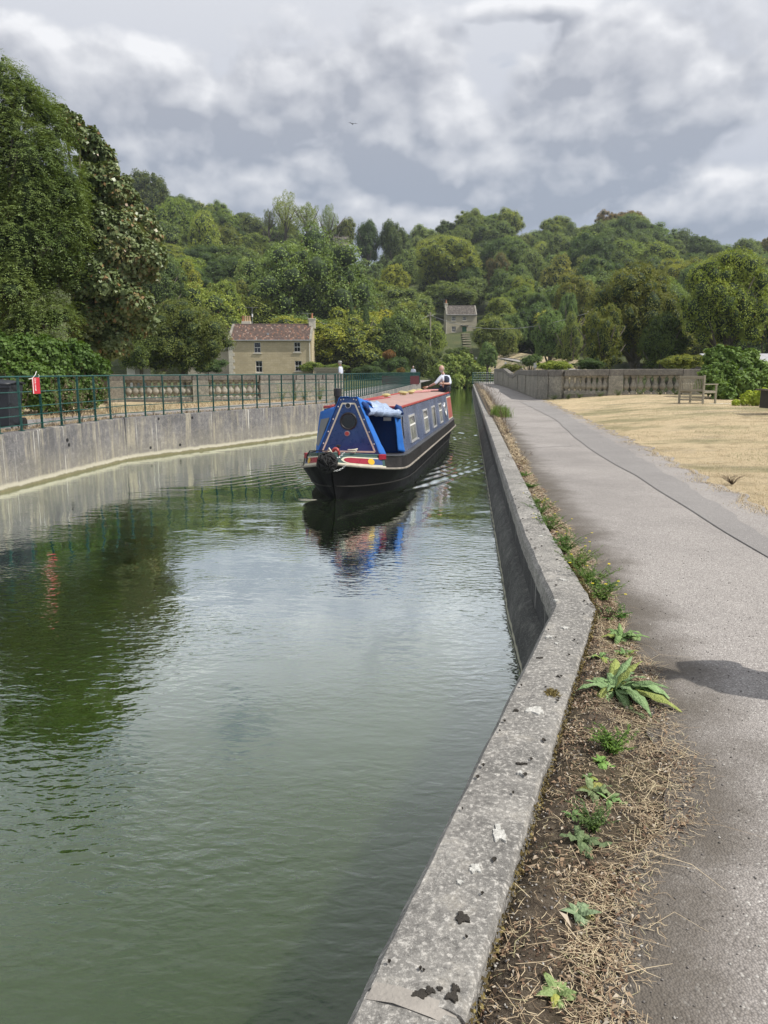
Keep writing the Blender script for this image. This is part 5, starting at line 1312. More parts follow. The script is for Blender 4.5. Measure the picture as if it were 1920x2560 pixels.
# -- trees one can tell apart, by hand
H_ = [
 (755, 560, 905, 178, 135, 'wide', (1.25, 1.28, 1.2), 'huge grey-green spreading tree rising behind the tiled house'),
 (640, 650, 900, 85, 140, 'round', GREY, 'grey-green tree at the left foot of the huge spreading tree'),
 (870, 700, 925, 70, 132, 'tall', DARK, 'dark tree at the right foot of the huge spreading tree'),
 (712, 478, 600, 40, 262, 'airy', LITE, 'airy see-through tree on the skyline, the left of an open pair'),
 (768, 490, 600, 38, 258, 'airy', LITE, 'airy see-through tree on the skyline, the right of an open pair'),
 (822, 508, 610, 26, 262, 'airy', GREY, 'thin wispy tree on the skyline just left of the hilltop farmhouse'),
 (672, 512, 580, 18, 262, 'airy', OLIVE, 'small bare-looking tree on the skyline left of the airy pair'),
 (862, 545, 620, 32, 266, 'round', OLIVE, 'olive tree standing over the hilltop farmhouse roof'),
 (918, 545, 668, 37, 252, 'round', DEEP, 'dark round tree on the skyline, left one of two with gaps of sky'),
 (980, 541, 668, 38, 252, 'round', DARK, 'dark round tree on the skyline, right one of two with gaps of sky'),
 (1112, 588, 730, 100, 205, 'wide', LITE, 'big bright green domed tree on the middle of the hillside'),
 (1175, 660, 740, 40, 200, 'round', DARK, 'dark green tree tucked below the big bright domed tree'),  # crown tint set darker than mid green
 (1245, 640, 750, 42, 196, 'round', PURP, 'purple-brown tree among the green ones above the small cottage'),
 (1290, 600, 700, 50, 215, 'tall', MID, 'green tree above the purple-brown one'),
 (985, 655, 750, 48, 190, 'round', YEL, 'yellow-green tree below the hillside meadow'),
 (960, 700, 800, 40, 170, 'round', YEL, 'yellow-green bush tree between the spreading tree and the meadow', ),
 (1115, 700, 790, 78, 188, 'round', MID, 'green tree standing over the roof of the small cottage'),
 (1040, 735, 850, 60, 165, 'round', MID, 'green tree left of the small cottage'),
 (985, 790, 950, 82, 130, 'round', OLIVE, 'broad olive-green tree right of the dark conifers'),
 (1088, 800, 905, 38, 128, 'tall', LITE, 'light green tree beside the left corner of the small cottage'),
 (1060, 850, 968, 50, 116, 'round', MID, 'green tree overhanging the far end of the canal'),
 (975, 880, 962, 55, 112, 'bush', DARK, 'dark waterside bush behind the end of the railings'),
 (880, 760, 925, 22, 118, 'cone', DEEP, 'dark narrow conifer, the left one of a pair'),
 (912, 755, 925, 20, 118, 'cone', DEEP, 'dark narrow conifer, the right one of a pair'),
 (1237, 785, 910, 62, 118, 'round', MID, 'round green tree covering the right end of the small cottage'),
 (1220, 850, 932, 32, 100, 'cone', BLUE, 'small blue-green tree at the end of the towpath'),
 (1282, 780, 880, 42, 130, 'tall', GREY, 'grey-green tree between the cottage and the lane'),
 (1308, 692, 770, 42, 170, 'round', YEL, 'yellow-green tree on the slope right of the cottage'),
 (1255, 740, 830, 48, 150, 'round', LITE, 'light green tree above the round green one'),
 (1434, 672, 820, 62, 120, 'round', OLIVE, 'dark olive round-headed tree behind the telegraph pole'),
 (1420, 725, 830, 26, 112, 'tall', GREY, 'pale green tree in front of the dark olive one'),
 (1374, 768, 912, 50, 98, 'round', GREY, 'willowy grey-green tree by the lane'),
 (1428, 790, 920, 36, 92, 'tall', MID, 'green hanging tree beside the willowy one'),
 (1345, 730, 800, 36, 150, 'round', DARK, 'dark tree between the yellow-green and dark olive trees'),
 (1590, 655, 935, 118, 70, 'wide', (0.85, 0.74, 0.56), 'large brownish-olive tree right behind the stone parapet'),
 (1510, 760, 935, 55, 66, 'round', (0.95, 0.84, 0.62), 'brownish bush tree at the left of the large olive one'),
 (1660, 780, 935, 70, 64, 'round', (0.6, 0.66, 0.55), 'dark tree between the olive tree and the bright ash'),  # crown tint darker than its neighbours
 (1820, 622, 905, 118, 62, 'wide', (1.45, 1.32, 0.8), 'big bright yellow-green ash tree with its forked trunk showing'),
 (1930, 680, 900, 70, 70, 'round', (1.1, 1.1, .7), 'green tree cut by the right side of the view'),
 (1569, 520, 600, 52, 300, 'round', COP, 'dark copper dome-shaped tree on the right skyline'),
 (1515, 527, 600, 34, 296, 'round', COP, 'smaller dark tree on the skyline left of the copper dome'),
 (1747, 585, 660, 42, 262, 'round', DARK, 'dark spiky tree on the right skyline'),
 (1795, 610, 680, 35, 255, 'round', MID, 'green tree on the right skyline beside the dark spiky one'),
 (1870, 592, 680, 45, 258, 'round', MID, 'green tree on the skyline near the right side'),
 (1920, 585, 660, 35, 262, 'round', COP, 'brown-tinged tree on the skyline at the right side'),
 (372, 428, 560, 58, 250, 'round', (0.8,0.75,0.6), 'dark brown-green tree standing proud on the left skyline'),
 (436, 480, 620, 52, 200, 'tall', LITE, 'tall light green tree on the left hill'),
 (512, 520, 680, 50, 180, 'tall', LITE, 'light green rounded tree in front of the dark left hill'),
 (474, 660, 790, 42, 120, 'tall', YEL, 'bright yellow-green tree left of the huge spreading tree'),
 (550, 690, 830, 60, 125, 'round', LITE, 'light green tree behind the chimney of the tiled house'),
 (400, 640, 800, 75, 110, 'round', MID, 'green tree behind the dark bushy one'),
 (600, 700, 820, 45, 130, 'round', OLIVE, 'olive tree behind the left chimney pots'),
 (455, 748, 962, 118, 62, 'wide', (0.78, 0.80, 0.66), 'dark bushy round tree left of the tiled house'),
 (350, 790, 940, 60, 60, 'round', (0.7, 0.74, 0.62), 'dark bush tree between the sycamore and the round tree'),
]
HANDPX = []
for h in H_:
    r_ = tree(*h); HANDPX.append(h[:5])
# -- the rest of the wood, row above row up the slope
def sky_y(px): return float(np.interp(px, [p[0] for p in SKY], [p[1] for p in SKY]))
KEEP = [(820, 585, 880, 640, 240), (1000-90, 615, 1040, 690, 215), (1105, 740, 1200, 862, 175), (1095, 840, 1180, 880, 150), (1180, 870, 1500, 935, 130), (540, 800, 800, 935, 110)]
rr = random.Random(5); cnt = 0
ORD = 'first second third fourth fifth sixth seventh eighth ninth tenth eleventh twelfth thirteenth fourteenth fifteenth sixteenth seventeenth eighteenth nineteenth twentieth'.split()
ORD += ['twenty-'+q for q in ORD[:9]]+['thirtieth']+['thirty-'+q for q in ORD[:9]]+['fortieth']+['forty-'+q for q in ORD[:9]]
ROWN = ['top', 'second', 'third', 'fourth', 'fifth', 'sixth', 'seventh', 'eighth', 'ninth', 'tenth', 'eleventh', 'lowest']
LAB = {'MID': 'mid green tree crowded into the hillside wood', 'DARK': 'dark green tree crowded into the hillside wood', 'LITE': 'light green tree crowded into the hillside wood', 'OLIVE': 'olive-tinted tree crowded into the hillside wood', 'GREY': 'grey-green tree crowded into the hillside wood', 'YEL': 'yellow-green tree crowded into the hillside wood'}
PAL = {'MID': MID, 'DARK': DARK, 'LITE': LITE, 'OLIVE': OLIVE, 'GREY': GREY, 'YEL': YEL}
for row_i, Y in enumerate((288, 268, 248, 229, 211, 194, 178, 163, 149, 136, 125, 117)):
    k_in_row = 0
    step = (9.6 if Y > 150 else 8.0)*FPX/Y
    px = -40+rr.uniform(0, step)
    while px < 1980:
        hw = rr.uniform(0.52, 0.80)*step*(1.25 if rr.random() < 0.3 else 1)
        p0 = at(px, 900, Y); g = float(hill(p0.x, Y)); Ht = rr.uniform(8.0, 13.5) if Y > 150 else rr.uniform(6.5, 11)
        top = g+Ht
        pt = 928-(top-EYE)/Y*FPX*1.03; pbm = 928-(g-0.5-EYE)/Y*FPX*1.03
        ok = True
        for (a, b, c, d, yy) in KEEP:
            if Y < yy+5 and a-hw*0.8 < px < c+hw*0.8 and pt < d and pbm > b: ok = False
        if Y >= 268 and 880 < px < 1010: ok = ok and rr.random() < 0.3
        if 925 < px < 1000 and 212 < Y < 262: ok = False
        if Y < 160 and px < 330: ok = False
        if ok:
            left = px < 650
            names = ['MID', 'DARK', 'DARK', 'LITE', 'OLIVE'] if left else ['MID', 'MID', 'LITE', 'GREY', 'DARK', 'GREY']
            if Y < 180: names += ['LITE', 'YEL', 'OLIVE']
            nm = rr.choice(names)
            side = 'left of the tiled house' if px < 560 else ('behind the tiled house' if px < 930 else ('above the small cottage' if px < 1290 else 'to the right of the small cottage'))
            tree(px, pt, pbm, hw, Y+rr.uniform(-5, 5), rr.choice(['round', 'round', 'tall', 'tall', 'wide'] if Y > 140 else ['round', 'bush']), PAL[nm], LAB[nm].split(' tree')[0]+' tree, '+ORD[k_in_row]+' from the left in the '+ROWN[row_i]+' row of the hillside wood', group='trees of the hillside wood'); k_in_row += 1
            cnt += 1
        px += step*rr.uniform(0.75, 1.1)
print('forest trees', cnt)
# low shrubs that clothe the foot of the slope
for (px, pt, pbm, hw, Y, col, lab) in [(520, 885, 945, 52, 88, DARK, 'dark bush against the left corner of the tiled house'), (930, 905, 965, 45, 108, DEEP, 'very dark green bush low behind the railings, beside the conifers'), (1005, 915, 968, 35, 108, DARK, 'dark bush above the water at the end of the railings'), (1150, 862, 905, 38, 140, DARK, 'low dark hedge below the small cottage'), (1325, 880, 925, 26, 90, GREY, 'small shrub beside the lane'), (1385, 895, 935, 45, 60, (1.5, 1.45, 0.9), 'bright shrub peeping over the parapet'), (1470, 890, 935, 40, 62, DARK, 'dark shrub behind the parapet'), (1700, 880, 935, 55, 48, (1.2, 1.1, .7), 'yellowish shrub at the end of the parapet'), (1280, 905, 935, 30, 84, OLIVE, 'olive shrub beside the lane bollards'), (780, 900, 935, 40, 104, LITE, 'bright hedge over the picket fence'), (835, 905, 935, 34, 104, LITE, 'bright green bush at the right end of the picket fence')]:  # the bush beside the conifers takes the deepest tint
    tree(px, pt, pbm, hw, Y, 'bush', col, lab, name='shrub', cat='shrub')
for (px, pt, pbm, hw, Y, col, lab) in [(972, 868, 905, 17, 110, (1.6, 0.75, 0.8), 'small rust-red bush below the olive-green tree'), (1003, 915, 940, 13, 106, (1.5, 0.7, 0.7), 'tiny rust-red bush close above the railings')]:
    tree(px, pt, pbm, hw, Y, 'bush', col, lab, name='shrub', cat='shrub')

# ---- ivy-covered mound closing the canal, the ivy bush on the right, hedge on the left
def leafy_mass(name, label, cat, lobes, n, leaf, mat, col=(1, 1, 1), kinds=None, seed=1, flat=1.0, core=0.82, droop=-0.5, root_loc=None, group=None, brown=0.012, sprays=0, lim=()):
    rng = np.random.default_rng(seed)
    C_ = np.array([l[:3] for l in lobes], dtype=float); R_ = np.array([l[3] for l in lobes], dtype=float)
    loc = root_loc if root_loc else (float(C_[:, 0].mean()), float(C_[:, 1].mean()), float(C_[:, 2].min()-R_.max()))
    root = empty(name, loc, 0, label, cat, group)
    P, D = lobes_pts(rng, C_, R_, n, flat=flat, updown=-0.2); n = len(P)
    if sprays:
        # pinnate sprays: leaflets hung in two ranks along a drooping midrib
        k = sprays; ax = unit(D+rng.normal(size=(n, 3))*0.5+np.array([0, 0, droop])); base = P
        Ls = rng.uniform(0.16, 0.44, n)
        PP = []; TT = []; NN = []
        for q in range(k):
            t = (q//2+1)/(k/2); sgn = 1 if q % 2 else -1
            pos = base+ax*(Ls*t)[:, None]+np.array([0, 0, -0.15])*(t*t)
            side = unit(np.cross(ax, np.array([0, 0, 1.0]))+1e-6)*sgn
            PP.append(pos); TT.append(side*0.8+ax*0.8+np.array([0, 0, -0.55])); NN.append(unit(np.array([0, 0, 1.0])+D*0.6+rng.normal(size=(n, 3))*0.3))
        P2 = np.concatenate(PP); T = np.concatenate(TT); Nn = np.concatenate(NN); D2 = np.tile(D, (k, 1))
        m = len(P2); L = rng.uniform(0.8, 1.2, m)*leaf; V, F = blades(P2, Nn, T, L, L*0.34)
        cl = 0.5+0.25*np.sin(P2[:, 0]*1.9+seed)+0.25*np.sin(P2[:, 1]*1.8+P2[:, 2]*2.3)
        t_ = np.clip(0.5*cl+0.5*np.tile(rng.random(n), k), 0, 0.84)
    else:
        Nn = unit(D*0.8+rng.normal(size=(n, 3))*0.5+np.array([0, 0, 0.35])); T = rng.normal(size=(n, 3))*0.6+np.array([0, 0, droop])
        L = rng.uniform(0.65, 1.3, n)*leaf; V, F = blades(P, Nn, T, L, L*rng.uniform(0.7, 1.0, n))
        cl = 0.5+0.25*np.sin(P[:, 0]*2.1+seed)+0.25*np.sin(P[:, 1]*2.3+P[:, 2]*2.9)
        t_ = np.clip(0.5*cl+0.5*rng.random(n), 0, 0.82); t_ = np.where(rng.random(n) < brown, 0.97, t_)
    V = V-np.array(loc)
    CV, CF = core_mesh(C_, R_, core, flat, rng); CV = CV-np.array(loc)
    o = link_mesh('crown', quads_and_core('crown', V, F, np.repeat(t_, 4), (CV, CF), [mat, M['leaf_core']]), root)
    o.color = (*col, 1)
    return root, C_, R_
def px_lobes(L, Y, jit, rng, sub=0):
    out = []
    for l in L:
        px, py, r = l[:3]; yy = (l[3] if len(l) > 3 else Y)+rng.uniform(-jit, jit); p = at(px, py, yy); R = r/FPX*yy*1.0
        out.append((p.x, p.y, p.z, R))
        if sub: out[-1] = (p.x, p.y, p.z, R*0.80)
        for _ in range(sub):
            d = Vector((rng.gauss(0, 1), rng.gauss(-0.4, 1), rng.gauss(0.1, 1))).normalized(); q = rng.uniform(0.6, 0.92)*R
            out.append((p.x+d.x*q, p.y+d.y*q, p.z+d.z*q, R*rng.uniform(0.20, 0.42)))
    return out
r5 = random.Random(3)
lob = px_lobes([(1140, 935, 34, 113), (1105, 930, 26, 113), (1175, 925, 28, 112), (1200, 935, 24, 111), (1160, 905, 26, 116), (1125, 905, 22, 116), (1080, 945, 22, 113), (1215, 945, 22, 108), (1145, 955, 22, 111), (1180, 955, 18, 111)], 112, 0.5, r5, 2)
leafy_mass('hedge', 'ivy-clad mound that closes off the far end of the canal', 'hedge', lob, 16000, 0.30, M['leaf'], (1.3, 1.25, 1.05), seed=4)
lob = px_lobes([(1800, 905, 45, 33), (1850, 920, 50, 33), (1790, 950, 45, 32), (1850, 965, 45, 31.5), (1905, 965, 45, 31.5), (1760, 965, 20, 32), (1900, 935, 35, 33), (1940, 985, 40, 31), (1810, 980, 30, 31)], 32, 0.3, r5, 4)
leafy_mass('ivy_bush', 'big sprawling bramble bush of glossy green leaves behind the bench', 'bush', lob, 26000, 0.13, M['leaf'], (0.72, 0.90, 0.68), seed=6, droop=-0.9)
lob = px_lobes([(1870, 1000, 20, 26), (1900, 995, 22, 26), (1840, 1008, 10, 26), (1920, 1000, 16, 26)], 26, 0.2, r5, 2)
leafy_mass('weed_patch', 'low yellow-green weeds growing beside the picnic table', 'weeds', lob, 5000, 0.07, M['leaf'], (2.2, 2.0, 1.1), seed=8, core=0.5)
# left: dark evergreen hedge behind the railing
lob = px_lobes([(30, 905, 75, 22.5), (120, 900, 62, 23), (190, 905, 58, 23.5), (235, 925, 42, 24.5), (70, 960, 66, 22), (150, 965, 58, 22.6), (215, 975, 46, 23.4), (20, 1000, 50, 21.5), (110, 1000, 44, 22), (180, 1005, 36, 22.6), (-60, 930, 80, 22), (-60, 1000, 50, 21.5), (245, 985, 26, 24.5)], 22, 0.3, r5, 4)
leafy_mass('hedge', 'dense dark green hedge behind the railing below the ash tree', 'hedge', lob, 42000, 0.10, M['leaf'], (0.50, 0.66, 0.48), seed=10, core=0.84, droop=0.25)
# the two big trees at the left
ash = [(15, 215, 48), (75, 265, 50), (25, 300, 85), (120, 345, 62), (60, 390, 90), (140, 420, 55), (20, 470, 110), (110, 500, 85), (170, 520, 48), (50, 590, 110), (140, 600, 70), (190, 585, 30), (20, 700, 100), (110, 700, 72), (60, 790, 90), (130, 800, 60), (25, 860, 70), (-70, 330, 110), (-80, 520, 130), (-80, 720, 130), (5, 172, 24), (70, 230, 26), (118, 262, 24), (110, 870, 40), (180, 690, 40)]
lob = px_lobes(ash, 27.5, 1.1, r5, 9)
ar, AC, AR = leafy_mass('ash_tree', 'tall feathery ash tree with drooping sprays at the left side of the view', 'tree', lob, 21000, 0.095, M['leaf_ash'], (1.05, 1.0, .95), seed=12, sprays=8, core=0.52, droop=-0.15, root_loc=(-14.6, 28.5, ZL-0.1))
def limbs(root, base, ends, r0, mat=M['bark'], name='trunk', seed=0):
    r = random.Random(seed); mb = MB(); b = Vector(base)
    fork = b.lerp(sum((Vector(e) for e in ends), Vector())/len(ends), 0.38); fork.x = b.x*0.7+fork.x*0.3; fork.y = b.y*0.7+fork.y*0.3
    mb.tube([b, b.lerp(fork, 0.5)+Vector((0.1, 0, 0)), fork], [r0, r0*0.8, r0*0.65], 12)
    for e in ends:
        e = Vector(e); m1 = fork.lerp(e, 0.35)+Vector((r.uniform(-.3, .3), r.uniform(-.3, .3), r.uniform(.1, .5))); m2 = fork.lerp(e, 0.7)+Vector((r.uniform(-.2, .2), r.uniform(-.2, .2), r.uniform(.1, .4)))
        mb.tube([fork, m1, m2, e], [r0*0.38, r0*0.26, r0*0.15, r0*0.04], 7)
    return mb.build(name, mat, root, smooth=True, world=True)
limbs(ar, (-14.6, 28.5, ZL-0.2), [tuple(AC[i]) for i in range(0, len(AC), 9)], 0.38, seed=1)
syc = [(215, 352, 36), (250, 385, 34), (178, 325, 34), (150, 290, 24), (225, 405, 34), (250, 500, 62), (320, 530, 50), (365, 585, 42), (290, 600, 72), (215, 590, 60), (240, 690, 78), (335, 660, 58), (385, 645, 34), (290, 770, 68), (345, 800, 42), (225, 800, 58), (200, 680, 64), (285, 860, 44), (330, 745, 50), (250, 450, 40), (300, 470, 30), (230, 870, 30)]
lob = px_lobes(syc, 29.5, 1.0, r5, 8)
sr, SC_, SR_ = leafy_mass('sycamore_tree', 'sycamore with broad browning leaves between the ash and the round tree', 'tree', lob, 62000, 0.15, M['leaf_syc'], (1, 1, 1), seed=14, core=0.52, droop=-0.9, brown=0.06, root_loc=(-11.2, 30.5, ZL-0.1))
limbs(sr, (-11.2, 30.5, ZL-0.2), [tuple(SC_[i]) for i in range(0, len(SC_), 8)], 0.30, seed=2)
# ================================================================ NARROWBOAT
M['hull'] = simple('blacked_steel_hull', (0.006, 0.006, 0.008), 0.6, 0.4, 3, 0.004, spec=0.12)
M['hullworn'] = simple('scuffed_hull_side', (0.022, 0.020, 0.019), 0.5, 0.5, 4, 0.004, spec=0.25)
M['gunwale'] = simple('grey_black_gunwale', (0.055, 0.056, 0.060), 0.40, 0.3, 5)
M['strake'] = simple('scraped_steel_strake', (0.28, 0.25, 0.21), 0.5, 0.35, 8)
M['cabin'] = simple('slate_blue_cabin_paint', (0.115, 0.145, 0.235), 0.22, 0.12, 1.5, spec=0.6)
M['bowblue'] = flat('deep_blue_paint', (0.012, 0.055, 0.20), 0.30, coat=0.3)
M['roof'] = simple('dusty_red_roof', (0.40, 0.255, 0.225), 0.8, 0.14, 2.5, 0.002)
M['red'] = flat('signal_red_paint', (0.40, 0.06, 0.055), 0.45)
M['crimson'] = flat('crimson_panel', (0.33, 0.025, 0.045), 0.32)
M['cream'] = flat('cream_line', (0.70, 0.66, 0.52), 0.4)
M['yellow'] = flat('yellow_spot', (0.72, 0.43, 0.03), 0.4)
M['panelblue'] = flat('panel_blue', (0.05, 0.085, 0.22), 0.35)
M['bowgreen'] = flat('bow_green_paint', (0.055, 0.105, 0.095), 0.3)
M['canvas'] = simple('bright_blue_canvas', (0.012, 0.135, 0.50), 0.75, 0.12, 4, 0.006)
M['canvas_dark'] = simple('inner_blue_canvas', (0.008, 0.04, 0.16), 0.8, 0.15, 4, 0.004)
M['clear'] = simple('crumpled_clear_plastic', (0.34, 0.43, 0.60), 0.22, 0.12, 5, 0.01, spec=0.6)
M['meshwin'] = simple('grey_mesh_window', (0.20, 0.205, 0.215), 0.7, 0.12, 30)
M['brass'] = flat('brass_mushroom', (0.62, 0.52, 0.24), 0.35, 0.5)
M['alu'] = flat('aluminium_frame', (0.66, 0.66, 0.66), 0.35, 0.4)
M['curtain'] = simple('pale_curtain_behind_glass', (0.30, 0.31, 0.28), 0.12, 0.35, 4, spec=0.7)
M['plankred'] = simple('faded_red_plank', (0.50, 0.25, 0.24), 0.8, 0.2, 8, 0.003)
M['copper_panel'] = simple('faded_red_panel', (0.42, 0.12, 0.10), 0.4, 0.2, 3)
boat = empty('narrowboat', (BO.x, BO.y, 0), -BA, 'blue narrowboat with a dusty red roof and blue bow cover, coming towards the viewer', 'boat')
LN = 15.3
def wg(u):
    s = min(1, max(0, u)/2.2); w_ = 1.04*math.sin(PI/2*s)**0.8 if s > 0 else 0.0
    if u > LN-1.1: w_ *= math.sqrt(max(0.0, 1-((u-(LN-1.1))/1.14)**2))**0.55
    return max(w_, 0.02)
def wb(u):
    s = min(1, max(0, (u-0.40)/3.0)); w_ = 1.02*math.sin(PI/2*s)**0.9 if s > 0 else 0.0
    if u > LN-3.0: w_ *= max(0.0, 1-((u-(LN-3.0))/3.0))**0.6
    return max(w_, 0.004)
def rz_(u): return 0.42+0.31*max(0, 1-u/2.8)**2.0+0.03*max(0, (u-12)/3.3)
def gz_(u): return 0.645+0.27*max(0, 1-u/2.7)**1.5+0.04*max(0, (u-12)/3.3)
us = [0.0, .04, .1, .18, .28, .4, .52, .66, .8, 1.0, 1.2, 1.45, 1.7, 2.0, 2.4, 2.8, 3.4]+[4+k*0.6 for k in range(16)]+[13.4, 13.9, 14.2, 14.5, 14.8, 15.0, 15.15, 15.25, 15.3]
def uu_w(u): return max(0.0, min(0.40, 0.40))          # stem rakes back 0.4 m from top to waterline
def hull_row(sd, u, k):
    """k: 0 keel .. 5 gunwale"""
    r, g = rz_(u), gz_(u)
    if k == 0: return (sd*wb(u)*0.85, u+(0.42*max(0, 1-u/0.6) if u < 0.6 else 0), -0.55)
    if k == 1: return (sd*wb(u), u+(0.40*max(0, 1-u/0.6) if u < 0.6 else 0), 0.0)
    if k == 2: f = 0.5; return (sd*(wb(u)+(wg(u)-wb(u))*0.55), u+(0.17*max(0, 1-u/0.6) if u < 0.6 else 0), r*0.52)
    if k == 3: return (sd*wg(u), u, r)
    if k == 4: return (sd*max(0.012, wg(u)-0.012), u, r+0.03)
    return (sd*max(0.012, wg(u)-0.045), u+0.02, g)
for nm, ks, mt in (('hull', (0, 1, 2, 3), M['hull']), ('topside', (3, 4, 5), M['hullworn'])):
    mb = MB()
    for sd in (-1, 1):
        mb.grid([[hull_row(sd, u, k) for k in ks] for u in us])
    if nm == 'hull':
        mb.grid([[hull_row(-1, LN, k), hull_row(1, LN, k)] for k in (0, 1, 2, 3)])
    else:
        mb.grid([[hull_row(-1, LN, k), hull_row(1, LN, k)] for k in (3, 4, 5)])
    mb.build(nm, mt, boat, smooth=True, auto=0.9)
for sd in (-1, 1):
    # stem-to-stern rubbing strakes
    MB().tube([(sd*(wg(u)+0.012), u, rz_(u)) for u in us if u > 0.02], 0.022, 6).build('rubbing_strake', M['strake'], boat, smooth=True)
    MB().tube([(sd*(wb(u)+(wg(u)-wb(u))*0.42+0.012), u+(0.24*max(0, 1-u/0.6) if u < 0.6 else 0), rz_(u)*0.42) for u in us], 0.014, 6).build('rubbing_strake', M['hullworn'], boat, smooth=True)
    MB().tube([(sd*max(0.01, (wg(u)-0.045)), u+0.02, gz_(u)+0.006) for u in us if u > 0.9], 0.022, 6).build('gunwale_edge', M['gunwale'], boat, smooth=True)
    # side deck from the cabin side to the edge
    mb = MB(); mb.grid([[(sd*max(0.0, wg(u)-0.04), u, gz_(u)+0.004), (sd*0.0 if (u < 2.69 or u > 14.9) else sd*0.90, u, gz_(u)+0.016)] for u in us if u > 1.0 and (u < 14.8)])
    mb.build('side_deck', M['gunwale'], boat)
mb = MB(); mb.grid([[(-max(0, wg(u)-0.04), u, gz_(u)), (max(0, wg(u)-0.04), u, gz_(u))] for u in us if u >= 14.8]); mb.build('counter_deck', M['gunwale'], boat)
MB().tube([(0, 0.42, -0.1), (0, 0.28, 0.28), (0, 0.12, 0.55), (0, -0.02, 0.78), (0, 0.0, 0.95)], 0.022, 8).build('stem_post', M['hull'], boat, smooth=True)
# foredeck
mb = MB(); mb.grid([[(-max(0.0, wg(u)-0.045), u+0.02, gz_(u)-0.002), (0, u+0.02, gz_(u)+0.035), (max(0.0, wg(u)-0.045), u+0.02, gz_(u)-0.002)] for u in us if u <= 1.7]); mb.build('foredeck', M['crimson'], boat)
for sd in (-1, 1): MB().tube([(sd*max(0.005, wg(u)-0.05), u+0.02, gz_(u)+0.012) for u in us if u <= 1.2], 0.016, 6).build('deck_edge', M['bowgreen'], boat, smooth=True)
for sd in (-1, 1): MB().hexa([(sd*(wg(1.02)-0.06), 0.95, gz_(1)-.07), (sd*(wg(1.02)+.005), 1.02, gz_(1)-.07), (sd*(wg(1.12)+.0), 1.16, gz_(1.1)-.07), (sd*(wg(1.12)-0.09), 1.16, gz_(1.1)-.07), (sd*(wg(1.02)-0.06), .93, gz_(1)+.035), (sd*(wg(1.02)), 1.0, gz_(1)+.035), (sd*(wg(1.12)+.0), 1.16, gz_(1.1)+.03), (sd*(wg(1.12)-0.09), 1.16, gz_(1.1)+.03)]).build('deck_cleat_block', M['crimson'], boat, bevel=0.006)
# painted bow flashes: sheets laid on the bulwark panel
def panel_pt(sd, u, f, off):
    r, g = rz_(u)+0.03, gz_(u)
    x0 = max(0.012, wg(u)-0.012); x1 = max(0.012, wg(u)-0.045)
    x = x0+(x1-x0)*f; z = r+(g-r)*f; uu = u+0.02*f
    e = 1e-3; tx = wg(u+0.05)-wg(max(0, u-0.05)); tu = 0.1; L = math.hypot(tx, tu); nx_, nu = tu/L, -tx/L
    return (sd*(x+nx_*off), uu+nu*off, z)
def patch(sd, ua, ub, flo, fhi, off, mat, name, n=16, m=6):
    mb = MB(); rows_ = []
    for i in range(n+1):
        u = ua+(ub-ua)*i/n; a, b_ = flo(i/n), fhi(i/n); rows_.append([panel_pt(sd, u, a+(b_-a)*j/m, off) for j in range(m+1)])
    mb.grid(rows_); return mb.build(name, mat, boat, smooth=True)
def rnd(t, a, b_, left=True, right=False, k=0.22):
    """half height of a shape with a rounded end"""
    s = 1.0
    if left and t < k: s = math.sqrt(max(0, 1-((k-t)/k)**2))
    if right and t > 1-k: s = math.sqrt(max(0, 1-((t-(1-k))/k)**2))
    return s
for sd in (-1, 1):
    patch(sd, 0.0, 1.12, lambda t: 0.0, lambda t: 1.0-0.12*max(0, (t-.85)/.15), 0.004, M['bowgreen'], 'bow_panel')
    patch(sd, 0.0, 1.14, lambda t: -0.06, lambda t: 0.07, 0.006, M['cream'], 'coach_line')
    mid, hh = 0.42, 0.37
    patch(sd, 0.15, 1.04, lambda t: mid-hh*rnd(t, 0, 0), lambda t: mid+hh*rnd(t, 0, 0), 0.008, M['cream'], 'flash_border', 24)
    hh2 = 0.27
    patch(sd, 0.19, 0.68, lambda t: mid-hh2*rnd(t, 0, 0, k=.3), lambda t: mid+hh2*rnd(t, 0, 0, k=.3), 0.011, M['crimson'], 'flash_red', 20)
    patch(sd, 0.66, 1.04, lambda t: mid-hh2, lambda t: mid+hh2, 0.010, M['panelblue'], 'flash_blue', 10)
    patch(sd, 0.665, 0.825, lambda t: mid-hh2*1.05*math.sqrt(max(0, 1-(2*t-1)**2)), lambda t: mid+hh2*1.05*math.sqrt(max(0, 1-(2*t-1)**2)), 0.014, M['yellow'], 'yellow_spot', 18)
# T-stud, red towing eye, rope coil
MB().lathe([(0.03, 0), (0.025, 0.02), (0.022, 0.13), (0.045, 0.135), (0.045, 0.155), (0.0, 0.16)], c=(0.03, 0.50, gz_(.5)+0.02), n=10).build('tee_stud', M['black'], boat, smooth=True, auto=.7)
P_ = [(0.02+0.0*k, 0.12+0.07*math.cos(a), gz_(.1)+0.02+0.085*math.sin(a)) for k, a in enumerate([PI*q/8 for q in range(-1, 9)])]
MB().tube([(0.06+0.055*math.cos(a), 0.16, gz_(.1)+0.0+0.085*math.sin(a)) for a in [PI*q/9 for q in range(-1, 11)]], 0.030, 8).build('towing_eye', M['red'], boat, smooth=True)
MB().tube([(0.27+0.08*math.cos(a)+0.004*a, 0.42+0.08*math.sin(a), gz_(.4)+0.03+0.006*a) for a in [q*0.5 for q in range(26)]], 0.012, 6).build('rope_coil', M['cream'], boat, smooth=True)
MB().tube([(-0.02, 0.35, gz_(.4)+.05), (-0.10, 0.2, gz_(.2)+.04), (-0.03, 0.05, gz_(0)+.09), (0.03, 0.0, gz_(0)+.02)], 0.012, 6).build('fender_line', M['cream'], boat, smooth=True)
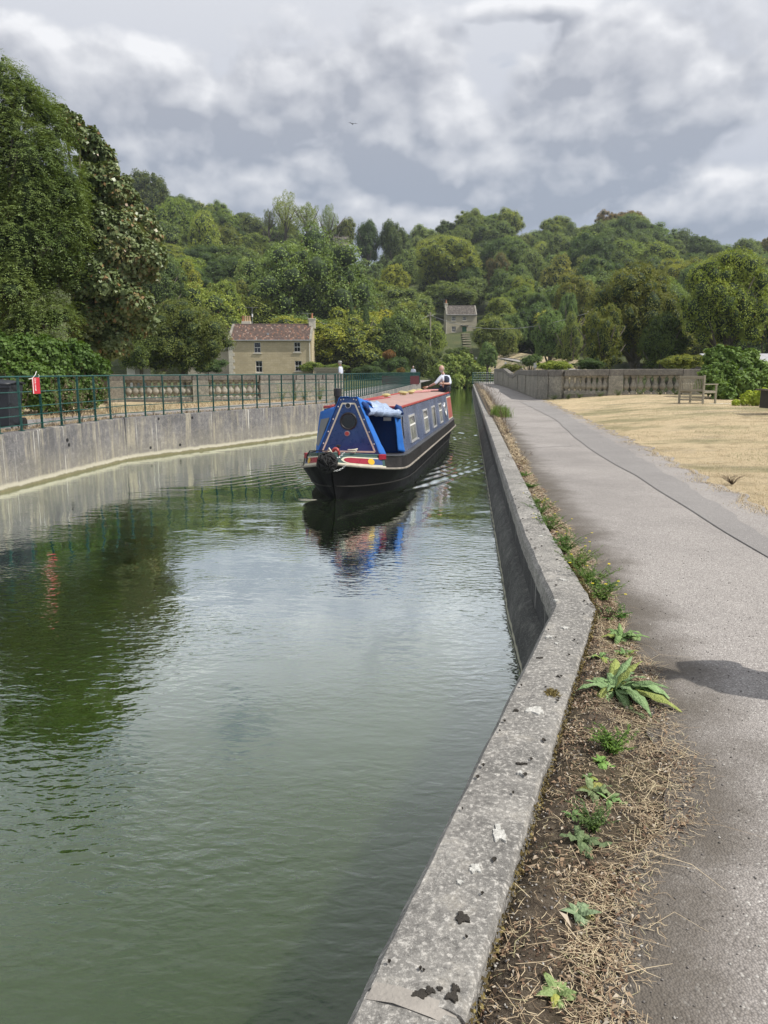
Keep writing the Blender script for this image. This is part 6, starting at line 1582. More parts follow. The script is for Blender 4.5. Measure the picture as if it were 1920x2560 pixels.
MB().tube([(-.02, .30, gz_(.3)+.05), (-.28, .36, gz_(.4)+.07), (-.5, .48, gz_(.5)+.06), (-.58, .6, gz_(.6)-.02), (-.60, .62, gz_(.6)-.15)], 0.011, 6).build('mooring_line', M['black'], boat, smooth=True)
def chain(a, b_, sag, n, name='chain'):
    a = Vector(a); b_ = Vector(b_); mb = MB(); pts = [a.lerp(b_, k/n)-Vector((0, 0, sag*4*(k/n)*(1-k/n))) for k in range(n+1)]
    for k in range(n):
        p, q = pts[k], pts[k+1]; t = (q-p).normalized(); s = t.cross(Vector((0, 0, 1))).normalized()
        if k % 2: s = t.cross(s).normalized()
        c = (p+q)/2; L = (q-p).length*0.75
        mb.tube([c+t*L*math.cos(a_)+s*0.013*math.sin(a_) for a_ in [2*PI*j/8 for j in range(9)]], 0.0045, 4, caps=False)
    return mb.build(name, M['metal'], boat)
chain((0.22, 0.14, gz_(.2)+.04), (0.06, -0.05, 0.80), 0.02, 9); chain((0.25, 0.10, 0.70), (0.0, -0.12, 0.66), 0.06, 11)
# rope-work bow fender
fr = random.Random(2); mb = MB(); fc = Vector((-0.02, -0.14, 0.775))
Vi, Fi = ico(3)
mb.add([tuple(fc+Vector(v)*0.135) for v in Vi], [tuple(f) for f in Fi])
for k in range(130):
    d = Vector((fr.gauss(0, 1), fr.gauss(0, 1), fr.gauss(0, 1))).normalized(); s = d.cross(Vector((fr.gauss(0, 1), fr.gauss(0, 1), fr.gauss(0, 1)))).normalized(); R_ = 0.142+fr.uniform(0, .022)
    pts = [fc+(d*math.cos(a)+s*math.sin(a)).normalized()*(R_+0.02*math.sin((a+.5)*3.14)) for a in [(-.35+j*.14) for j in range(6)]]
    mb.tube(pts, 0.016, 5)
mb.build('bow_fender', M['rope'], boat, smooth=True)
# ---- cratch: triangular board, its fittings and the canvas
UB = 1.50; ZB0 = 0.72; ZB1 = 1.83; HB, HT = 0.63, 0.17
def bw_(z): return HB+(HT-HB)*(z-ZB0)/(ZB1-ZB0)
mb = MB(); mb.hexa([(-HB, UB, ZB0), (HB, UB, ZB0), (HB, UB+.05, ZB0), (-HB, UB+.05, ZB0), (-HT, UB+.03, ZB1), (HT, UB+.03, ZB1), (HT, UB+.08, ZB1), (-HT, UB+.08, ZB1)])
mb.build('cratch_board', M['bowblue'], boat, bevel=0.008)
def bp_(x, z, off=0.0): return (x, UB+0.03*(z-ZB0)/(ZB1-ZB0)-off, z)
def strip(a, b_, wd, off, mat, name):
    a = Vector((a[0], 0, a[1])); b_ = Vector((b_[0], 0, b_[1])); t = (b_-a).normalized(); n = Vector((-t.z, 0, t.x))*wd/2
    c = [a-n, b_-n, b_+n, a+n]; q = [bp_(v.x, v.z, off) for v in c]+[bp_(v.x, v.z, off+0.004) for v in c]
    return MB().hexa(q).build(name, mat, boat)
i0, i1, zt, zb2 = 0.52, 0.125, 1.72, 0.80
for (a, b_) in (((-i0, zb2), (i0, zb2)), ((-i0, zb2), (-i1, zt)), ((i0, zb2), (i1, zt)), ((-i1, zt), (i1, zt))): strip(a, b_, 0.030, 0.003, M['cream'], 'coach_line')
def disc(x, z, r, off, th, mat, name, n=28): 
    c = bp_(x, z, off); return MB().tube([(c[0], c[1], c[2]), (c[0], c[1]-th, c[2])], r, n).build(name, mat, boat, smooth=True, auto=.7)
pr = MB(); pts = [bp_(0.0+0.152*math.cos(a), 1.385+0.152*math.sin(a), 0.015) for a in [2*PI*k/30 for k in range(31)]]
pr.tube(pts, 0.020, 8, caps=False); pr.build('porthole_ring', M['black'], boat, smooth=True)
disc(0, 1.385, 0.145, 0.004, 0.006, M['glass_dark'], 'porthole_glass')
disc(-0.005, 1.685, 0.052, 0.0, 0.04, M['alu'], 'headlamp'); disc(-0.005, 1.685, 0.044, 0.041, 0.003, M['glass_dark'], 'headlamp_lens')
disc(-0.02, 1.15, 0.050, 0.0, 0.06, M['metal'], 'red_lamp'); disc(-0.02, 1.15, 0.040, 0.061, 0.012, M['red'], 'red_lens')
for sd in (-1, 1):
    for z in (0.95, 1.18, 1.42, 1.66, 1.79):
        c = bp_(sd*(bw_(z)-0.035), z, 0); MB().lathe([(0.013, 0), (0.010, .008), (0, .010)], n=8).build('stud', M['white'], boat).matrix_local = Matrix.Translation((c[0], c[1]-0.002, c[2]))@Matrix.Rotation(PI/2, 4, 'X')
for x in (0.38, 0.50, -0.1, 0.1):
    z = 0.745 if abs(x) > .2 else 1.80; c = bp_(x, z, 0); MB().lathe([(0.013, 0), (0.010, .008), (0, .010)], n=8).build('stud', M['white'], boat).matrix_local = Matrix.Translation((c[0], c[1]-0.002, c[2]))@Matrix.Rotation(PI/2, 4, 'X')
# cabin geometry
UC0, UC1 = 2.70, 14.9
def cab(u, s, f):     # f 0 base .. 1 eave
    return (s*(0.905-0.125*f), u, 0.665+(1.555-0.665)*f)
def wrinkled(P, amp, fr_=8, seed=0):
    out = []
    for row in P:
        out.append([tuple(Vector(p)+Vector((mnoise.noise(Vector(p)*fr_+Vector((seed, 0, 0))), mnoise.noise(Vector(p)*fr_+Vector((0, seed+5, 0))), mnoise.noise(Vector(p)*fr_+Vector((0, 0, seed+9)))))*amp) for p in row])
    return out
def lerp3(a, b_, t): return tuple(a[k]+(b_[k]-a[k])*t for k in range(3))
def quadgrid(a, b_, c, d, n, m): return [[lerp3(lerp3(a, b_, j/m), lerp3(d, c, j/m), i/n) for j in range(m+1)] for i in range(n+1)]
# top sheet: from the board's head back to the cabin, draped over a ridge plank
for sd in (-1, 1):
    a = (0.0, UB+.03, ZB1+.015); b_ = (sd*HT, UB+.01, ZB1+.012); c = (sd*0.80, UC0+.08, 1.53); d = (0, UC0+.1, 1.66)
    rows_ = []
    for i in range(17):
        t = i/16; R0 = lerp3(a, d, t); R1 = lerp3(b_, (sd*0.36, UC0+.1, 1.655), t); R2 = lerp3((sd*(HT+0.08), UB+.02, 1.64), (sd*0.79, UC0+.08, 1.545), t)
        row = [R0, lerp3(R0, R1, .5), R1]+[tuple(Vector(lerp3(R1, R2, q/6))-Vector((0, 0, 0.035*math.sin(PI*q/6)*math.sin(PI*t)))) for q in range(1, 7)]
        rows_.append(row)
    MB().grid(wrinkled(rows_, 0.028, 5, sd*3)).build('canvas_top', M['canvas'], boat, smooth=True, solid=0.006)
    # edge of the canvas lapping round the board
    w0 = quadgrid((sd*HT, UB-.004, ZB1+.01), (sd*(HT+.05), UB+.13, ZB1-.05), (sd*(HB+.10), UB+.16, ZB0-.02), (sd*HB, UB-.004, ZB0), 14, 3)
    MB().grid(wrinkled(w0, 0.010, 9, sd)).build('canvas_edge', M['canvas'], boat, smooth=True, solid=0.004)
# right side: rolled-up clear panel under the eave, door flap tied at the back
a = (HT+0.10, UB+.10, 1.62); b_ = (0.79, UC0-.02, 1.52)
rows_ = []
for i in range(25):
    t = i/24; c0_ = lerp3(a, b_, t); ro = 0.075+0.012*math.sin(t*21)+0.008*math.sin(t*47)
    rows_.append([(c0_[0]+ro*0.9*math.cos(q)+0.03, c0_[1]-0.02, c0_[2]-0.045+ro*1.05*math.sin(q)) for q in [2*PI*k/12 for k in range(13)]])
MB().grid(wrinkled(rows_, 0.022, 14, 7)).build('rolled_clear_window', M['clear'], boat, smooth=True)
rows_ = [[lerp3((HT+.03, UB+.12, 1.80), (0.66, UC0+.02, 1.635), t)] for t in [k/20 for k in range(21)]]
sheet = []
for i in range(21):
    t = 0.30+0.56*i/20; p0 = Vector(lerp3((HT+.02, UB+.08, 1.80), (0.50, UC0+.05, 1.66), t)); p1 = Vector(lerp3((HT+.12, UB+.06, 1.55), (0.86, UC0-.02, 1.44), t))
    sheet.append([tuple(p0.lerp(p1, q/8)+Vector((0.035, -0.02, 0.03))*math.sin(PI*q/8)+Vector((0, 0, 0.022))) for q in range(9)])
MB().grid(wrinkled(sheet, 0.045, 7, 2)).build('clear_window', M['clear'], boat, smooth=True, solid=0.004)
for t in (0.02, 0.97):
    c0_ = Vector(lerp3(a, b_, t)); MB().tube([c0_+Vector((-.04, 0, .10)), c0_+Vector((.05, -.01, .06)), c0_+Vector((.09, -.01, -.04)), c0_+Vector((.03, -.01, -.13)), c0_+Vector((-.02, 0, -.12))], [0.05, 0.055, 0.05, 0.045, 0.03], 8).build('canvas_roll_end', M['canvas_dark'], boat, smooth=True)
fl = quadgrid((0.72, UC0-.16, 1.50), (0.80, UC0+.01, 1.50), (0.925, UC0+.02, 0.68), (0.80, UC0-.12, 0.70), 16, 4)
MB().grid(wrinkled(fl, 0.018, 8, 4)).build('door_flap', M['canvas'], boat, smooth=True, solid=0.006)
# left side closed with canvas and a mesh window
cl_ = [(-HB-.02, UB+.03, ZB0), (-0.97, UC0, 0.70), (-0.86, UC0, 1.50), (-HT-.06, UB+.06, 1.66)]
MB().grid(wrinkled(quadgrid(*cl_, 14, 10), 0.012, 6, 8)).build('side_canvas', M['canvas'], boat, smooth=True, solid=0.005)
def bil(q, s, t): return Vector(lerp3(lerp3(q[0], q[1], s), lerp3(q[3], q[2], s), t))
nrm = Vector((-0.75, -0.6, 0.25)).normalized()
MB().grid([[tuple(bil(cl_, 0.16+0.66*i/8, 0.16+0.62*j/8)+nrm*0.022) for i in range(9)] for j in range(9)]).build('mesh_window', M['meshwin'], boat, smooth=True)
# bulkhead behind, cabin sides, roof
mb = MB(); q = [cab(UC0, -1, 0), cab(UC0, 1, 0), cab(UC0, 1, 1), (0.4, UC0, 1.605), (0, UC0, 1.62), (-.4, UC0, 1.605), cab(UC0, -1, 1)]
mb.add(q, [tuple(range(7))]); mb.build('front_bulkhead', M['canvas_dark'], boat)
MB().box((0.56, UC0-.02, 1.36), (0.16, 0.012, 0.07)).build('white_plate', M['white'], boat)
for x in (-0.22, 0.05): MB().box((x+.02, UC0-.02, 1.08), (0.24, 0.03, 0.72)).build('cabin_door', M['crimson'], boat, bevel=.006)
mb = MB()
for sd in (-1, 1): mb.grid([[cab(UC0+(UC1-UC0)*i/30, sd, f) for f in (0, .33, .66, 1)] for i in range(31)])
q = [cab(UC1, -1, 0), cab(UC1, 1, 0), cab(UC1, 1, 1), (0.4, UC1, 1.605), (0, UC1, 1.62), (-.4, UC1, 1.605), cab(UC1, -1, 1)]
mb.add(q, [tuple(range(7))]); mb.build('cabin_side', M['cabin'], boat)
UR = 14.25
MB().grid([[(x, u, 1.572+0.07*(1-(x/0.79)**2)) for x in [-.79+1.58*k/14 for k in range(15)]] for u in [UC0-.02+(UR-UC0+.02)*k/30 for k in range(31)]]).build('cabin_roof', M['roof'], boat, smooth=True)
MB().box((0, (UR+UC1)/2, 1.52), (1.56, UC1-UR, 0.07)).build('stern_hatch', M['roof'], boat, bevel=.01)
for sd in (-1, 1):
    MB().box((sd*0.785, (UC0+UC1)/2, 1.590), (0.030, UC1-UC0, 0.048)).build('handrail', M['red'], boat, bevel=.006)
MB().box((0, UC0-.01, 1.60), (1.56, 0.05, 0.05)).build('roof_lip', M['red'], boat, bevel=.006)
# windows on both sides
def side_pt(sd, u, z, off): 
    f = (z-0.665)/0.89; n = Vector((1, 0, 0.14)).normalized(); x = 0.905-0.125*f
    return (sd*(x+n.x*off), u, z+n.z*off)
def sbox(sd, u0, u1, z0, z1, o0, o1, mat, name, par=None, bevel=0):
    q = [side_pt(sd, u, z, o) for (z) in (z0, z1) for (u, o) in ((u0, o0), (u1, o0), (u1, o1), (u0, o1))]
    return MB().hexa(q).build(name, mat, par or boat, bevel=bevel)
for sd in (1, -1):
    for (u0, u1, hop) in ((3.92, 4.90, True), (6.50, 7.45, True), (8.45, 9.35, False), (10.40, 11.25, True)):
        z0, z1 = 0.76, 1.36; fr_ = 0.045
        wn = sbox(sd, u0, u1, z0, z0+fr_, 0.0, 0.022, M['alu'], 'window')
        for args in ((u0, u1, z1-fr_, z1), (u0, u0+fr_, z0+fr_, z1-fr_), (u1-fr_, u1, z0+fr_, z1-fr_)): sbox(sd, *args, 0.0, 0.022, M['alu'], 'frame_bar', wn)
        sbox(sd, u0+fr_, u1-fr_, z0+fr_, z1-fr_, 0.004, 0.008, M['glass_dark'], 'pane', wn)
        if hop:
            sbox(sd, u0+fr_, u1-fr_, z1-0.24, z1-0.205, 0.009, 0.018, M['white'], 'hopper_bar', wn)
            sbox(sd, u0+fr_+.03, u1-fr_-.03, z0+fr_, z1-0.25, 0.0085, 0.0105, M['curtain'], 'curtain', wn)
            q = [side_pt(sd, u0+fr_+.02, z1-.205, .0095), side_pt(sd, u1-fr_-.02, z1-.205, .0095), side_pt(sd, u0+fr_+.3, z1-.07, .0095)]
            mb = MB(); mb.add(q, [(0, 1, 2)]); mb.build('curtain', M['curtain'], wn)
        else: sbox(sd, u0+fr_, u1-fr_-.30, z0+fr_, z1-fr_, 0.0085, 0.0105, M['curtain'], 'curtain', wn)
    c = [side_pt(sd, 12.35+0.20*math.cos(a), 1.10+0.20*math.sin(a), 0.012) for a in [2*PI*k/24 for k in range(25)]]
    po = MB().tube(c, 0.028, 6, caps=False).build('porthole', M['alu'], boat, smooth=True)
    mb = MB(); mb.add([side_pt(sd, 12.35+0.19*math.cos(a), 1.10+0.19*math.sin(a), 0.008) for a in [2*PI*k/24 for k in range(24)]], [tuple(range(24))]); mb.build('porthole_glass', M['glass_dark'], po)
    sbox(sd, 13.30, 14.86, 0.70, 1.47, 0.0, 0.006, M['cream'], 'panel_border')
    sbox(sd, 13.36, 14.80, 0.74, 1.43, 0.006, 0.010, M['copper_panel'], 'red_panel')
    sbox(sd, 5.1, 5.16, 0.74, 0.78, 0.0, 0.02, M['white'], 'vent_cap')
    # hook and hanging mop string by the front corner
    MB().tube([side_pt(sd, UC0+.10, 1.50, .02), side_pt(sd, UC0+.14, 1.42, .05), side_pt(sd, UC0+.14, 1.2, .03), side_pt(sd, UC0+.12, .95, .03)], 0.012, 6).build('tie_cord', M['black'], boat)
# roof furniture
for (x, u, s) in ((-0.28, 7.5, 1), (-0.1, 9.6, 1), (-0.30, 10.4, .9), (-0.04, 10.6, 1), (-0.18, 12.2, .9), (-0.05, 12.7, 1)):
    zz = 1.572+0.07*(1-(x/.79)**2)
    v = MB().lathe([(0.06*s, 0), (0.06*s, .03), (0.05*s, .035), (0.05*s, .05), (0.12*s, .055), (0.125*s, .075), (0.10*s, .10), (0.05*s, .118), (0, .122)], c=(x, u, zz-.004), n=16).build('mushroom_vent', M['brass'], boat, smooth=True, auto=.8)
MB().lathe([(0.085, -.02), (0.085, .02), (0.055, .03), (0.055, .20), (0.085, .205), (0.085, .36), (0.07, .37)], c=(-0.62, 3.25, 1.60), n=14).build('chimney', M['black'], boat, smooth=True, auto=.6)
def plank(a, b_, wd, th, name, lab, mat=M['plankred']):
    a = Vector(a); b_ = Vector(b_); c = (a+b_)/2; ang = math.atan2(b_.y-a.y, b_.x-a.x); o = MB().box((0, 0, 0), ((b_-a).length, wd, th)).build(name, mat, bevel=0.01)
    Mw = Matrix.Translation(boat.location)@boat.rotation_euler.to_matrix().to_4x4()@Matrix.Translation(c)@Matrix.Rotation(ang, 4, 'Z'); o.matrix_world = Mw; tag(o, lab, 'plank'); return o
plank((-0.20, 12.3, 1.70), (0.35, 14.1, 1.68), 0.22, 0.045, 'gangplank', 'faded red gangplank lying on the boat roof just in front of the steerer')
plank((-0.12, 11.5, 1.68), (0.22, 13.2, 1.67), 0.12, 0.06, 'boat_pole', 'shorter faded red timber on the boat roof beside the gangplank')
plank((-0.45, 5.2, 1.635), (-0.15, 7.2, 1.655), 0.08, 0.035, 'boat_pole', 'dark red pole on the boat roof just behind the blue canvas', M['crimson'])
# tiller
MB().tube([(0, 15.55, 0.5), (0, 15.50, 1.2), (0.0, 15.35, 1.55), (-0.1, 14.9, 1.70), (-0.16, 14.62, 1.76)], 0.018, 8).build('swan_neck', M['brass'], boat, smooth=True)
MB().tube([(-0.16, 14.62, 1.76), (-0.05, 14.42, 1.78), ], [0.02, 0.026], 8).build('tiller_bar', M['pot'], boat, smooth=True)

# ================================================================ PEOPLE
def body(root, J, E, mats, zones, name='body'):
    """J: name -> (pos, radius); E: edges; one continuous skinned surface"""
    names = list(J); me = bpy.data.meshes.new(name); me.from_pydata([J[n][0] for n in names], [(names.index(a), names.index(b_)) for a, b_ in E], [])
    o = bpy.data.objects.new(name, me); COL.objects.link(o)
    sk = o.modifiers.new('skin', 'SKIN'); 
    for i, n in enumerate(names):
        v = me.skin_vertices[0].data[i]; r = J[n][1]; v.radius = (r, r) if not isinstance(r, tuple) else r; v.use_root = (n == 'pelvis')
    sk.use_smooth_shade = True; ss = o.modifiers.new('sub', 'SUBSURF'); ss.levels = 2; ss.render_levels = 2
    dg = bpy.context.evaluated_depsgraph_get(); dg.update(); m2 = bpy.data.meshes.new_from_object(o.evaluated_get(dg)); bpy.data.objects.remove(o)
    for m in mats: m2.materials.append(m)
    pos = {n: Vector(J[n][0]) for n in names}; zl_ = list(zones.items())
    for p in m2.polygons:
        c = p.center; best = None
        for (n, zi) in zl_:
            if '-' in n:
                a, b_ = n.split('-'); A, B = pos[a], pos[b_]; t = max(0, min(1, (c-A).dot(B-A)/max(1e-9, (B-A).length_squared))); d = (c-A.lerp(B, t)).length
            else: d = (c-pos[n]).length
            if best is None or d < best[0]: best = (d, zi)
        p.material_index = best[1]; p.use_smooth = True
    m2.name = name
    return link_mesh(name, m2, root)
def head(root, c, r, face=-PI/2, tilt=0.0, hair=M['grey_hair'], bald=False, hat=None, beard=True):
    """head with brow, nose, ears, chin; face = heading of the nose in the root frame"""
    Vi, Fi = ico(3); V = []
    for v in Vi:
        x, y, z = v; q = Vector((x*0.80, y*0.98, z*1.16))           # +Y is the face before turning
        if z < 0: q.x *= 1-0.28*abs(z); q.y = q.y*(1-0.06*abs(z))+0.05
        nose = math.exp(-((x/0.13)**2+((z+0.08)/0.2)**2)) if y > 0 else 0; q.y += 0.20*nose
        eye = (math.exp(-(((x-.33)/.15)**2+((z-.08)/.10)**2))+math.exp(-(((x+.33)/.15)**2+((z-.08)/.10)**2))) if y > 0 else 0; q.y -= 0.09*eye
        mouth = math.exp(-((x/.25)**2+((z+.48)/.06)**2)) if y > 0 else 0; q.y -= 0.05*mouth
        V.append(q*r)
    R_ = Matrix.Rotation(face-PI/2, 3, 'Z')@Matrix.Rotation(tilt, 3, 'X')
    mb = MB(); mb.add([R_@v+Vector(c) for v in V], [tuple(f) for f in Fi])
    for k in (-1, 1): mb.add([R_@(Vector((k*0.80+v[0]*0.10, v[1]*0.16, v[2]*0.24-0.02))*r)+Vector(c) for v in ico(1)[0]], [tuple(f) for f in ico(1)[1]])
    h = mb.build('head', M['skin'], root, smooth=True)
    for k in (-1, 1): MB().add([R_@(Vector((k*0.32+v[0]*0.09, 0.84+v[1]*0.06, 0.08+v[2]*0.06))*r)+Vector(c) for v in ico(1)[0]], [tuple(f) for f in ico(1)[1]]).build('eye', M['black'], h)
    hv = []; hf = []
    for i, v in enumerate(V): hv.append(R_@(v*1.055)+Vector(c))
    keep = []
    for f in Fi:
        cc = sum((Vector(Vi[i]) for i in f), Vector())/3
        hairy = (cc.z > 0.35 and cc.y < 0.55) or (cc.y < 0.0 and cc.z > -0.35)
        if bald: hairy = (cc.y < 0.10 and -0.35 < cc.z < 0.35)
        if beard and cc.z < -0.42 and cc.y > 0.0: hairy = True
        if hairy: keep.append(tuple(f))
    mb = MB(); mb.add(hv, keep); mb.build('hair', hair, root, smooth=True)
    if hat:
        mb = MB(); mb.lathe([(1.55, 0.42), (1.5, 0.46), (0.95, 0.52), (0.92, 0.95), (0.7, 1.25), (0.0, 1.32)], n=20)
        mb.v = [tuple(R_@(Vector(v)*r)+Vector(c)) for v in mb.v]; mb.build('sun_hat', hat, root, smooth=True)
    return h
def hand(root, wrist, d, palm, r=0.045, curl=0.7, mirror=1):
    """palm plus five fingers, unequal and curled"""
    d = Vector(d).normalized(); palm = Vector(palm).normalized(); s = d.cross(palm).normalized()*mirror; wv = Vector(wrist)
    mb = MB(); mb.tube([wv, wv+d*0.05, wv+d*0.095], [0.026, 0.040, 0.036], 8)
    for k, L in enumerate((0.072, 0.082, 0.076, 0.058)):
        b_ = wv+d*0.088+s*(0.030-0.020*k); pts = [b_]; a = 0.0; dd = Vector(d)
        for j in range(3): a += curl*0.55; dd = d*math.cos(a)+palm*math.sin(a); pts.append(pts[-1]+dd*L/3)
        mb.tube(pts, [0.0095, 0.009, 0.008, 0.006], 6)
    b_ = wv+d*0.035+s*0.035; mb.tube([b_, b_+s*0.03+d*0.022+palm*0.012, b_+s*0.035+d*0.05+palm*0.035], [0.012, 0.010, 0.008], 6)
    return mb.build('hand', M['skin'], root, smooth=True)
# -- the steerer, in boat coordinates, then lifted out to his own root
def boatw(p): return Vector((BO.x, BO.y, 0))+BR*p[0]+BD*p[1]+Vector((0, 0, p[2]))
sp_ = boatw((0.60, 14.62, 1.56)); st = empty('person', sp_, -BA, 'bald man with a white beard in a navy waistcoat, sitting on the boat and steering', 'person')
J = {'pelvis': ((0.02, 0, 0.14), (0.17, 0.13)), 'waist': ((0.03, -0.01, 0.30), (0.155, 0.12)), 'chest': ((0.01, -0.02, 0.48), (0.17, 0.125)), 'neckb': ((-0.02, -0.03, 0.62), (0.10, 0.08)), 'neck': ((-0.05, -0.05, 0.70), (0.055, 0.055)), 'skull': ((-0.075, -0.07, 0.76), (0.05, 0.05)),
     'shR': ((-0.11, -0.16, 0.565), 0.075), 'elR': ((-0.27, -0.28, 0.36), 0.055), 'cuR': ((-0.33, -0.29, 0.33), 0.046), 'wrR': ((-0.53, -0.26, 0.235), 0.030),
     'shL': ((0.15, 0.09, 0.565), 0.078), 'elL': ((0.22, -0.10, 0.34), 0.060), 'cuL': ((0.15, -0.17, 0.33), 0.048), 'wrL': ((-0.02, -0.29, 0.345), 0.030),
     'hipR': ((-0.06, -0.09, 0.10), 0.095), 'knR': ((-0.42, -0.14, 0.13), 0.068), 'shinR': ((-0.46, -0.10, -0.10), 0.055), 'anR': ((-0.44, -0.08, -0.34), 0.042), 'toeR': ((-0.58, -0.12, -0.40), 0.035),
     'hipL': ((-0.05, 0.09, 0.10), 0.095), 'knL': ((-0.40, 0.14, 0.12), 0.070), 'shinL': ((-0.42, 0.18, -0.10), 0.055), 'anL': ((-0.40, 0.20, -0.34), 0.042), 'toeL': ((-0.54, 0.20, -0.40), 0.035)}
E = [('pelvis', 'waist'), ('waist', 'chest'), ('chest', 'neckb'), ('neckb', 'neck'), ('neck', 'skull'), ('chest', 'shR'), ('shR', 'elR'), ('elR', 'cuR'), ('cuR', 'wrR'), ('chest', 'shL'), ('shL', 'elL'), ('elL', 'cuL'), ('cuL', 'wrL'), ('pelvis', 'hipR'), ('hipR', 'knR'), ('knR', 'shinR'), ('shinR', 'anR'), ('anR', 'toeR'), ('pelvis', 'hipL'), ('hipL', 'knL'), ('knL', 'shinL'), ('shinL', 'anL'), ('anL', 'toeL')]
Z = {'pelvis-waist': 1, 'waist-chest': 1, 'chest-neckb': 1, 'neck-skull': 0, 'shR-elR': 1, 'cuR-wrR': 0, 'shL-elL': 1, 'cuL-wrL': 0, 'hipR-knR': 2, 'knR-shinR': 2, 'shinR-anR': 2, 'toeR': 3, 'hipL-knL': 2, 'knL-shinL': 2, 'shinL-anL': 2, 'toeL': 3}
body(st, J, E, [M['skin'], M['shirt'], M['navy'], M['black']], Z)
head(st, (-0.09, -0.10, 0.855), 0.108, face=math.radians(-118), bald=True)
hand(st, (-0.54, -0.26, 0.232), (-1, 0.1, -0.35), (0, 0, -1)); hand(st, (-0.03, -0.295, 0.345), (-1, -0.35, 0.05), (0, 0, -1), mirror=-1)
# waistcoat: an open-fronted shell over the shirt
vr = []
for (z, rx, ry, cx_, cy_) in ((0.10, .215, .185, .03, 0), (0.20, .20, .17, .035, -.005), (0.32, .19, .155, .035, -.01), (0.44, .195, .155, .02, -.02), (0.55, .175, .14, .0, -.02), (0.615, .12, .10, -.015, -.03)):
    vr.append([(cx_+rx*math.cos(a), cy_+ry*math.sin(a), z) for a in [math.radians(-98+q*(296/22)) for q in range(23)]])
MB().grid(vr).build('waistcoat', M['navy'], st, smooth=True, solid=0.012)
MB().tube([(-.10, -.12, .66), (-.06, -.155, .60), (-.03, -.17, .52), (-.02, -.18, .40)], 0.012, 6).build('shirt_collar', M['shirt'], st)
MB().box((0.16, -0.17, 0.13), (0.14, 0.10, 0.22)).build('hip_bag', M['dark_cloth'], st, bevel=0.02)
# -- standing / walking figures
def walker(loc, rz, label, top, bottom, hat=None, hair=M['grey_hair'], k=1.0, group=None, arms=1.0):
    r_ = empty('person', loc, rz, label, 'person', group)
    J = {'pelvis': ((0, 0, 0.95*k), (0.155, 0.11)), 'waist': ((0, 0, 1.10*k), (0.15, 0.105)), 'chest': ((0, 0, 1.32*k), (0.165, 0.115)), 'neckb': ((0, 0, 1.46*k), (0.08, 0.065)), 'neck': ((0, 0.01, 1.53*k), 0.05), 'skull': ((0, 0.02, 1.58*k), 0.05),
         'shR': ((0.18, 0, 1.41*k), 0.062), 'elR': ((0.25, -0.03, 1.13*k), 0.046), 'wrR': ((0.24, 0.14*arms, 0.93*k), 0.030), 'shL': ((-0.18, 0, 1.41*k), 0.062), 'elL': ((-0.25, -0.05, 1.13*k), 0.046), 'wrL': ((-0.24, 0.05, 0.88*k), 0.030),
         'hipR': ((0.09, 0, 0.88*k), 0.09), 'knR': ((0.10, 0.12, 0.50*k), 0.062), 'anR': ((0.10, 0.08, 0.09*k), 0.042), 'toeR': ((0.11, 0.24, 0.035), 0.035), 'hipL': ((-0.09, 0, 0.88*k), 0.09), 'knL': ((-0.10, -0.02, 0.50*k), 0.062), 'anL': ((-0.10, -0.16, 0.12*k), 0.042), 'toeL': ((-0.10, -0.02, 0.04), 0.035)}
    E = [('pelvis', 'waist'), ('waist', 'chest'), ('chest', 'neckb'), ('neckb', 'neck'), ('neck', 'skull'), ('chest', 'shR'), ('shR', 'elR'), ('elR', 'wrR'), ('chest', 'shL'), ('shL', 'elL'), ('elL', 'wrL'), ('pelvis', 'hipR'), ('hipR', 'knR'), ('knR', 'anR'), ('anR', 'toeR'), ('pelvis', 'hipL'), ('hipL', 'knL'), ('knL', 'anL'), ('anL', 'toeL')]
    Z = {'pelvis-waist': 1, 'waist-chest': 1, 'chest-neckb': 1, 'neck-skull': 0, 'shR-elR': 1, 'elR-wrR': 0, 'shL-elL': 1, 'elL-wrL': 0, 'hipR-knR': 2, 'knR-anR': 2, 'toeR': 3, 'hipL-knL': 2, 'knL-anL': 2, 'toeL': 3}
    body(r_, J, E, [M['skin'], top, bottom, M['black']], Z)
    head(r_, (0, 0.03, 1.655*k), 0.105, face=PI/2, hair=hair, hat=hat, beard=False)
    hand(r_, J['wrR'][0], (0, 0.35, -1), (-1, 0, 0)); hand(r_, J['wrL'][0], (0, 0.2, -1), (1, 0, 0), mirror=-1)
    return r_
p = at(1033, 924, 80.5); walker((p.x, 80.5, ZL-0.03), PI*0.9, 'grey-haired person in a pale shirt walking behind the railing near the far end', M['shirt'], M['dark_cloth'])
p = at(852, 915, 44); walker((p.x-0.02, 44, ZL+0.0), PI*0.4, 'person in a pale sun hat and pale top standing behind the far-bank railing', M['shirt'], M['dark_cloth'], hat=M['curtain'], k=1.0)
walker((2.85, 3.55, 0.74), PI*0.55, 'unseen person added just right of the view to cast the shadow on the asphalt', M['navy'], M['dark_cloth'], k=1.0)  # stand-in figure added out of view to cast the shadow on the path
# bird high over the hill
bq = at(882, 310, 90); bd = empty('bird', bq, 0.4, 'small dark bird flying high in front of the clouds', 'bird')
MB().tube([(0, -.2, 0), (0, -.1, .01), (0, .05, .01), (0, .16, .02), (0, .22, .01)], [.01, .05, .06, .035, .008], 8).build('body', M['dark_cloth'], bd, smooth=True)
for k in (-1, 1): MB().add([(0, .08, .02), (0, -.06, .02), (k*.3, -.02, .12), (k*.3, .12, .12), (k*.55, -.08, .05)], [(0, 1, 2, 3), (3, 2, 4)]).build('wing', M['dark_cloth'], bd, solid=0.01)
# floating leaf
fl_ = at_z(290, 1287, 0.006)
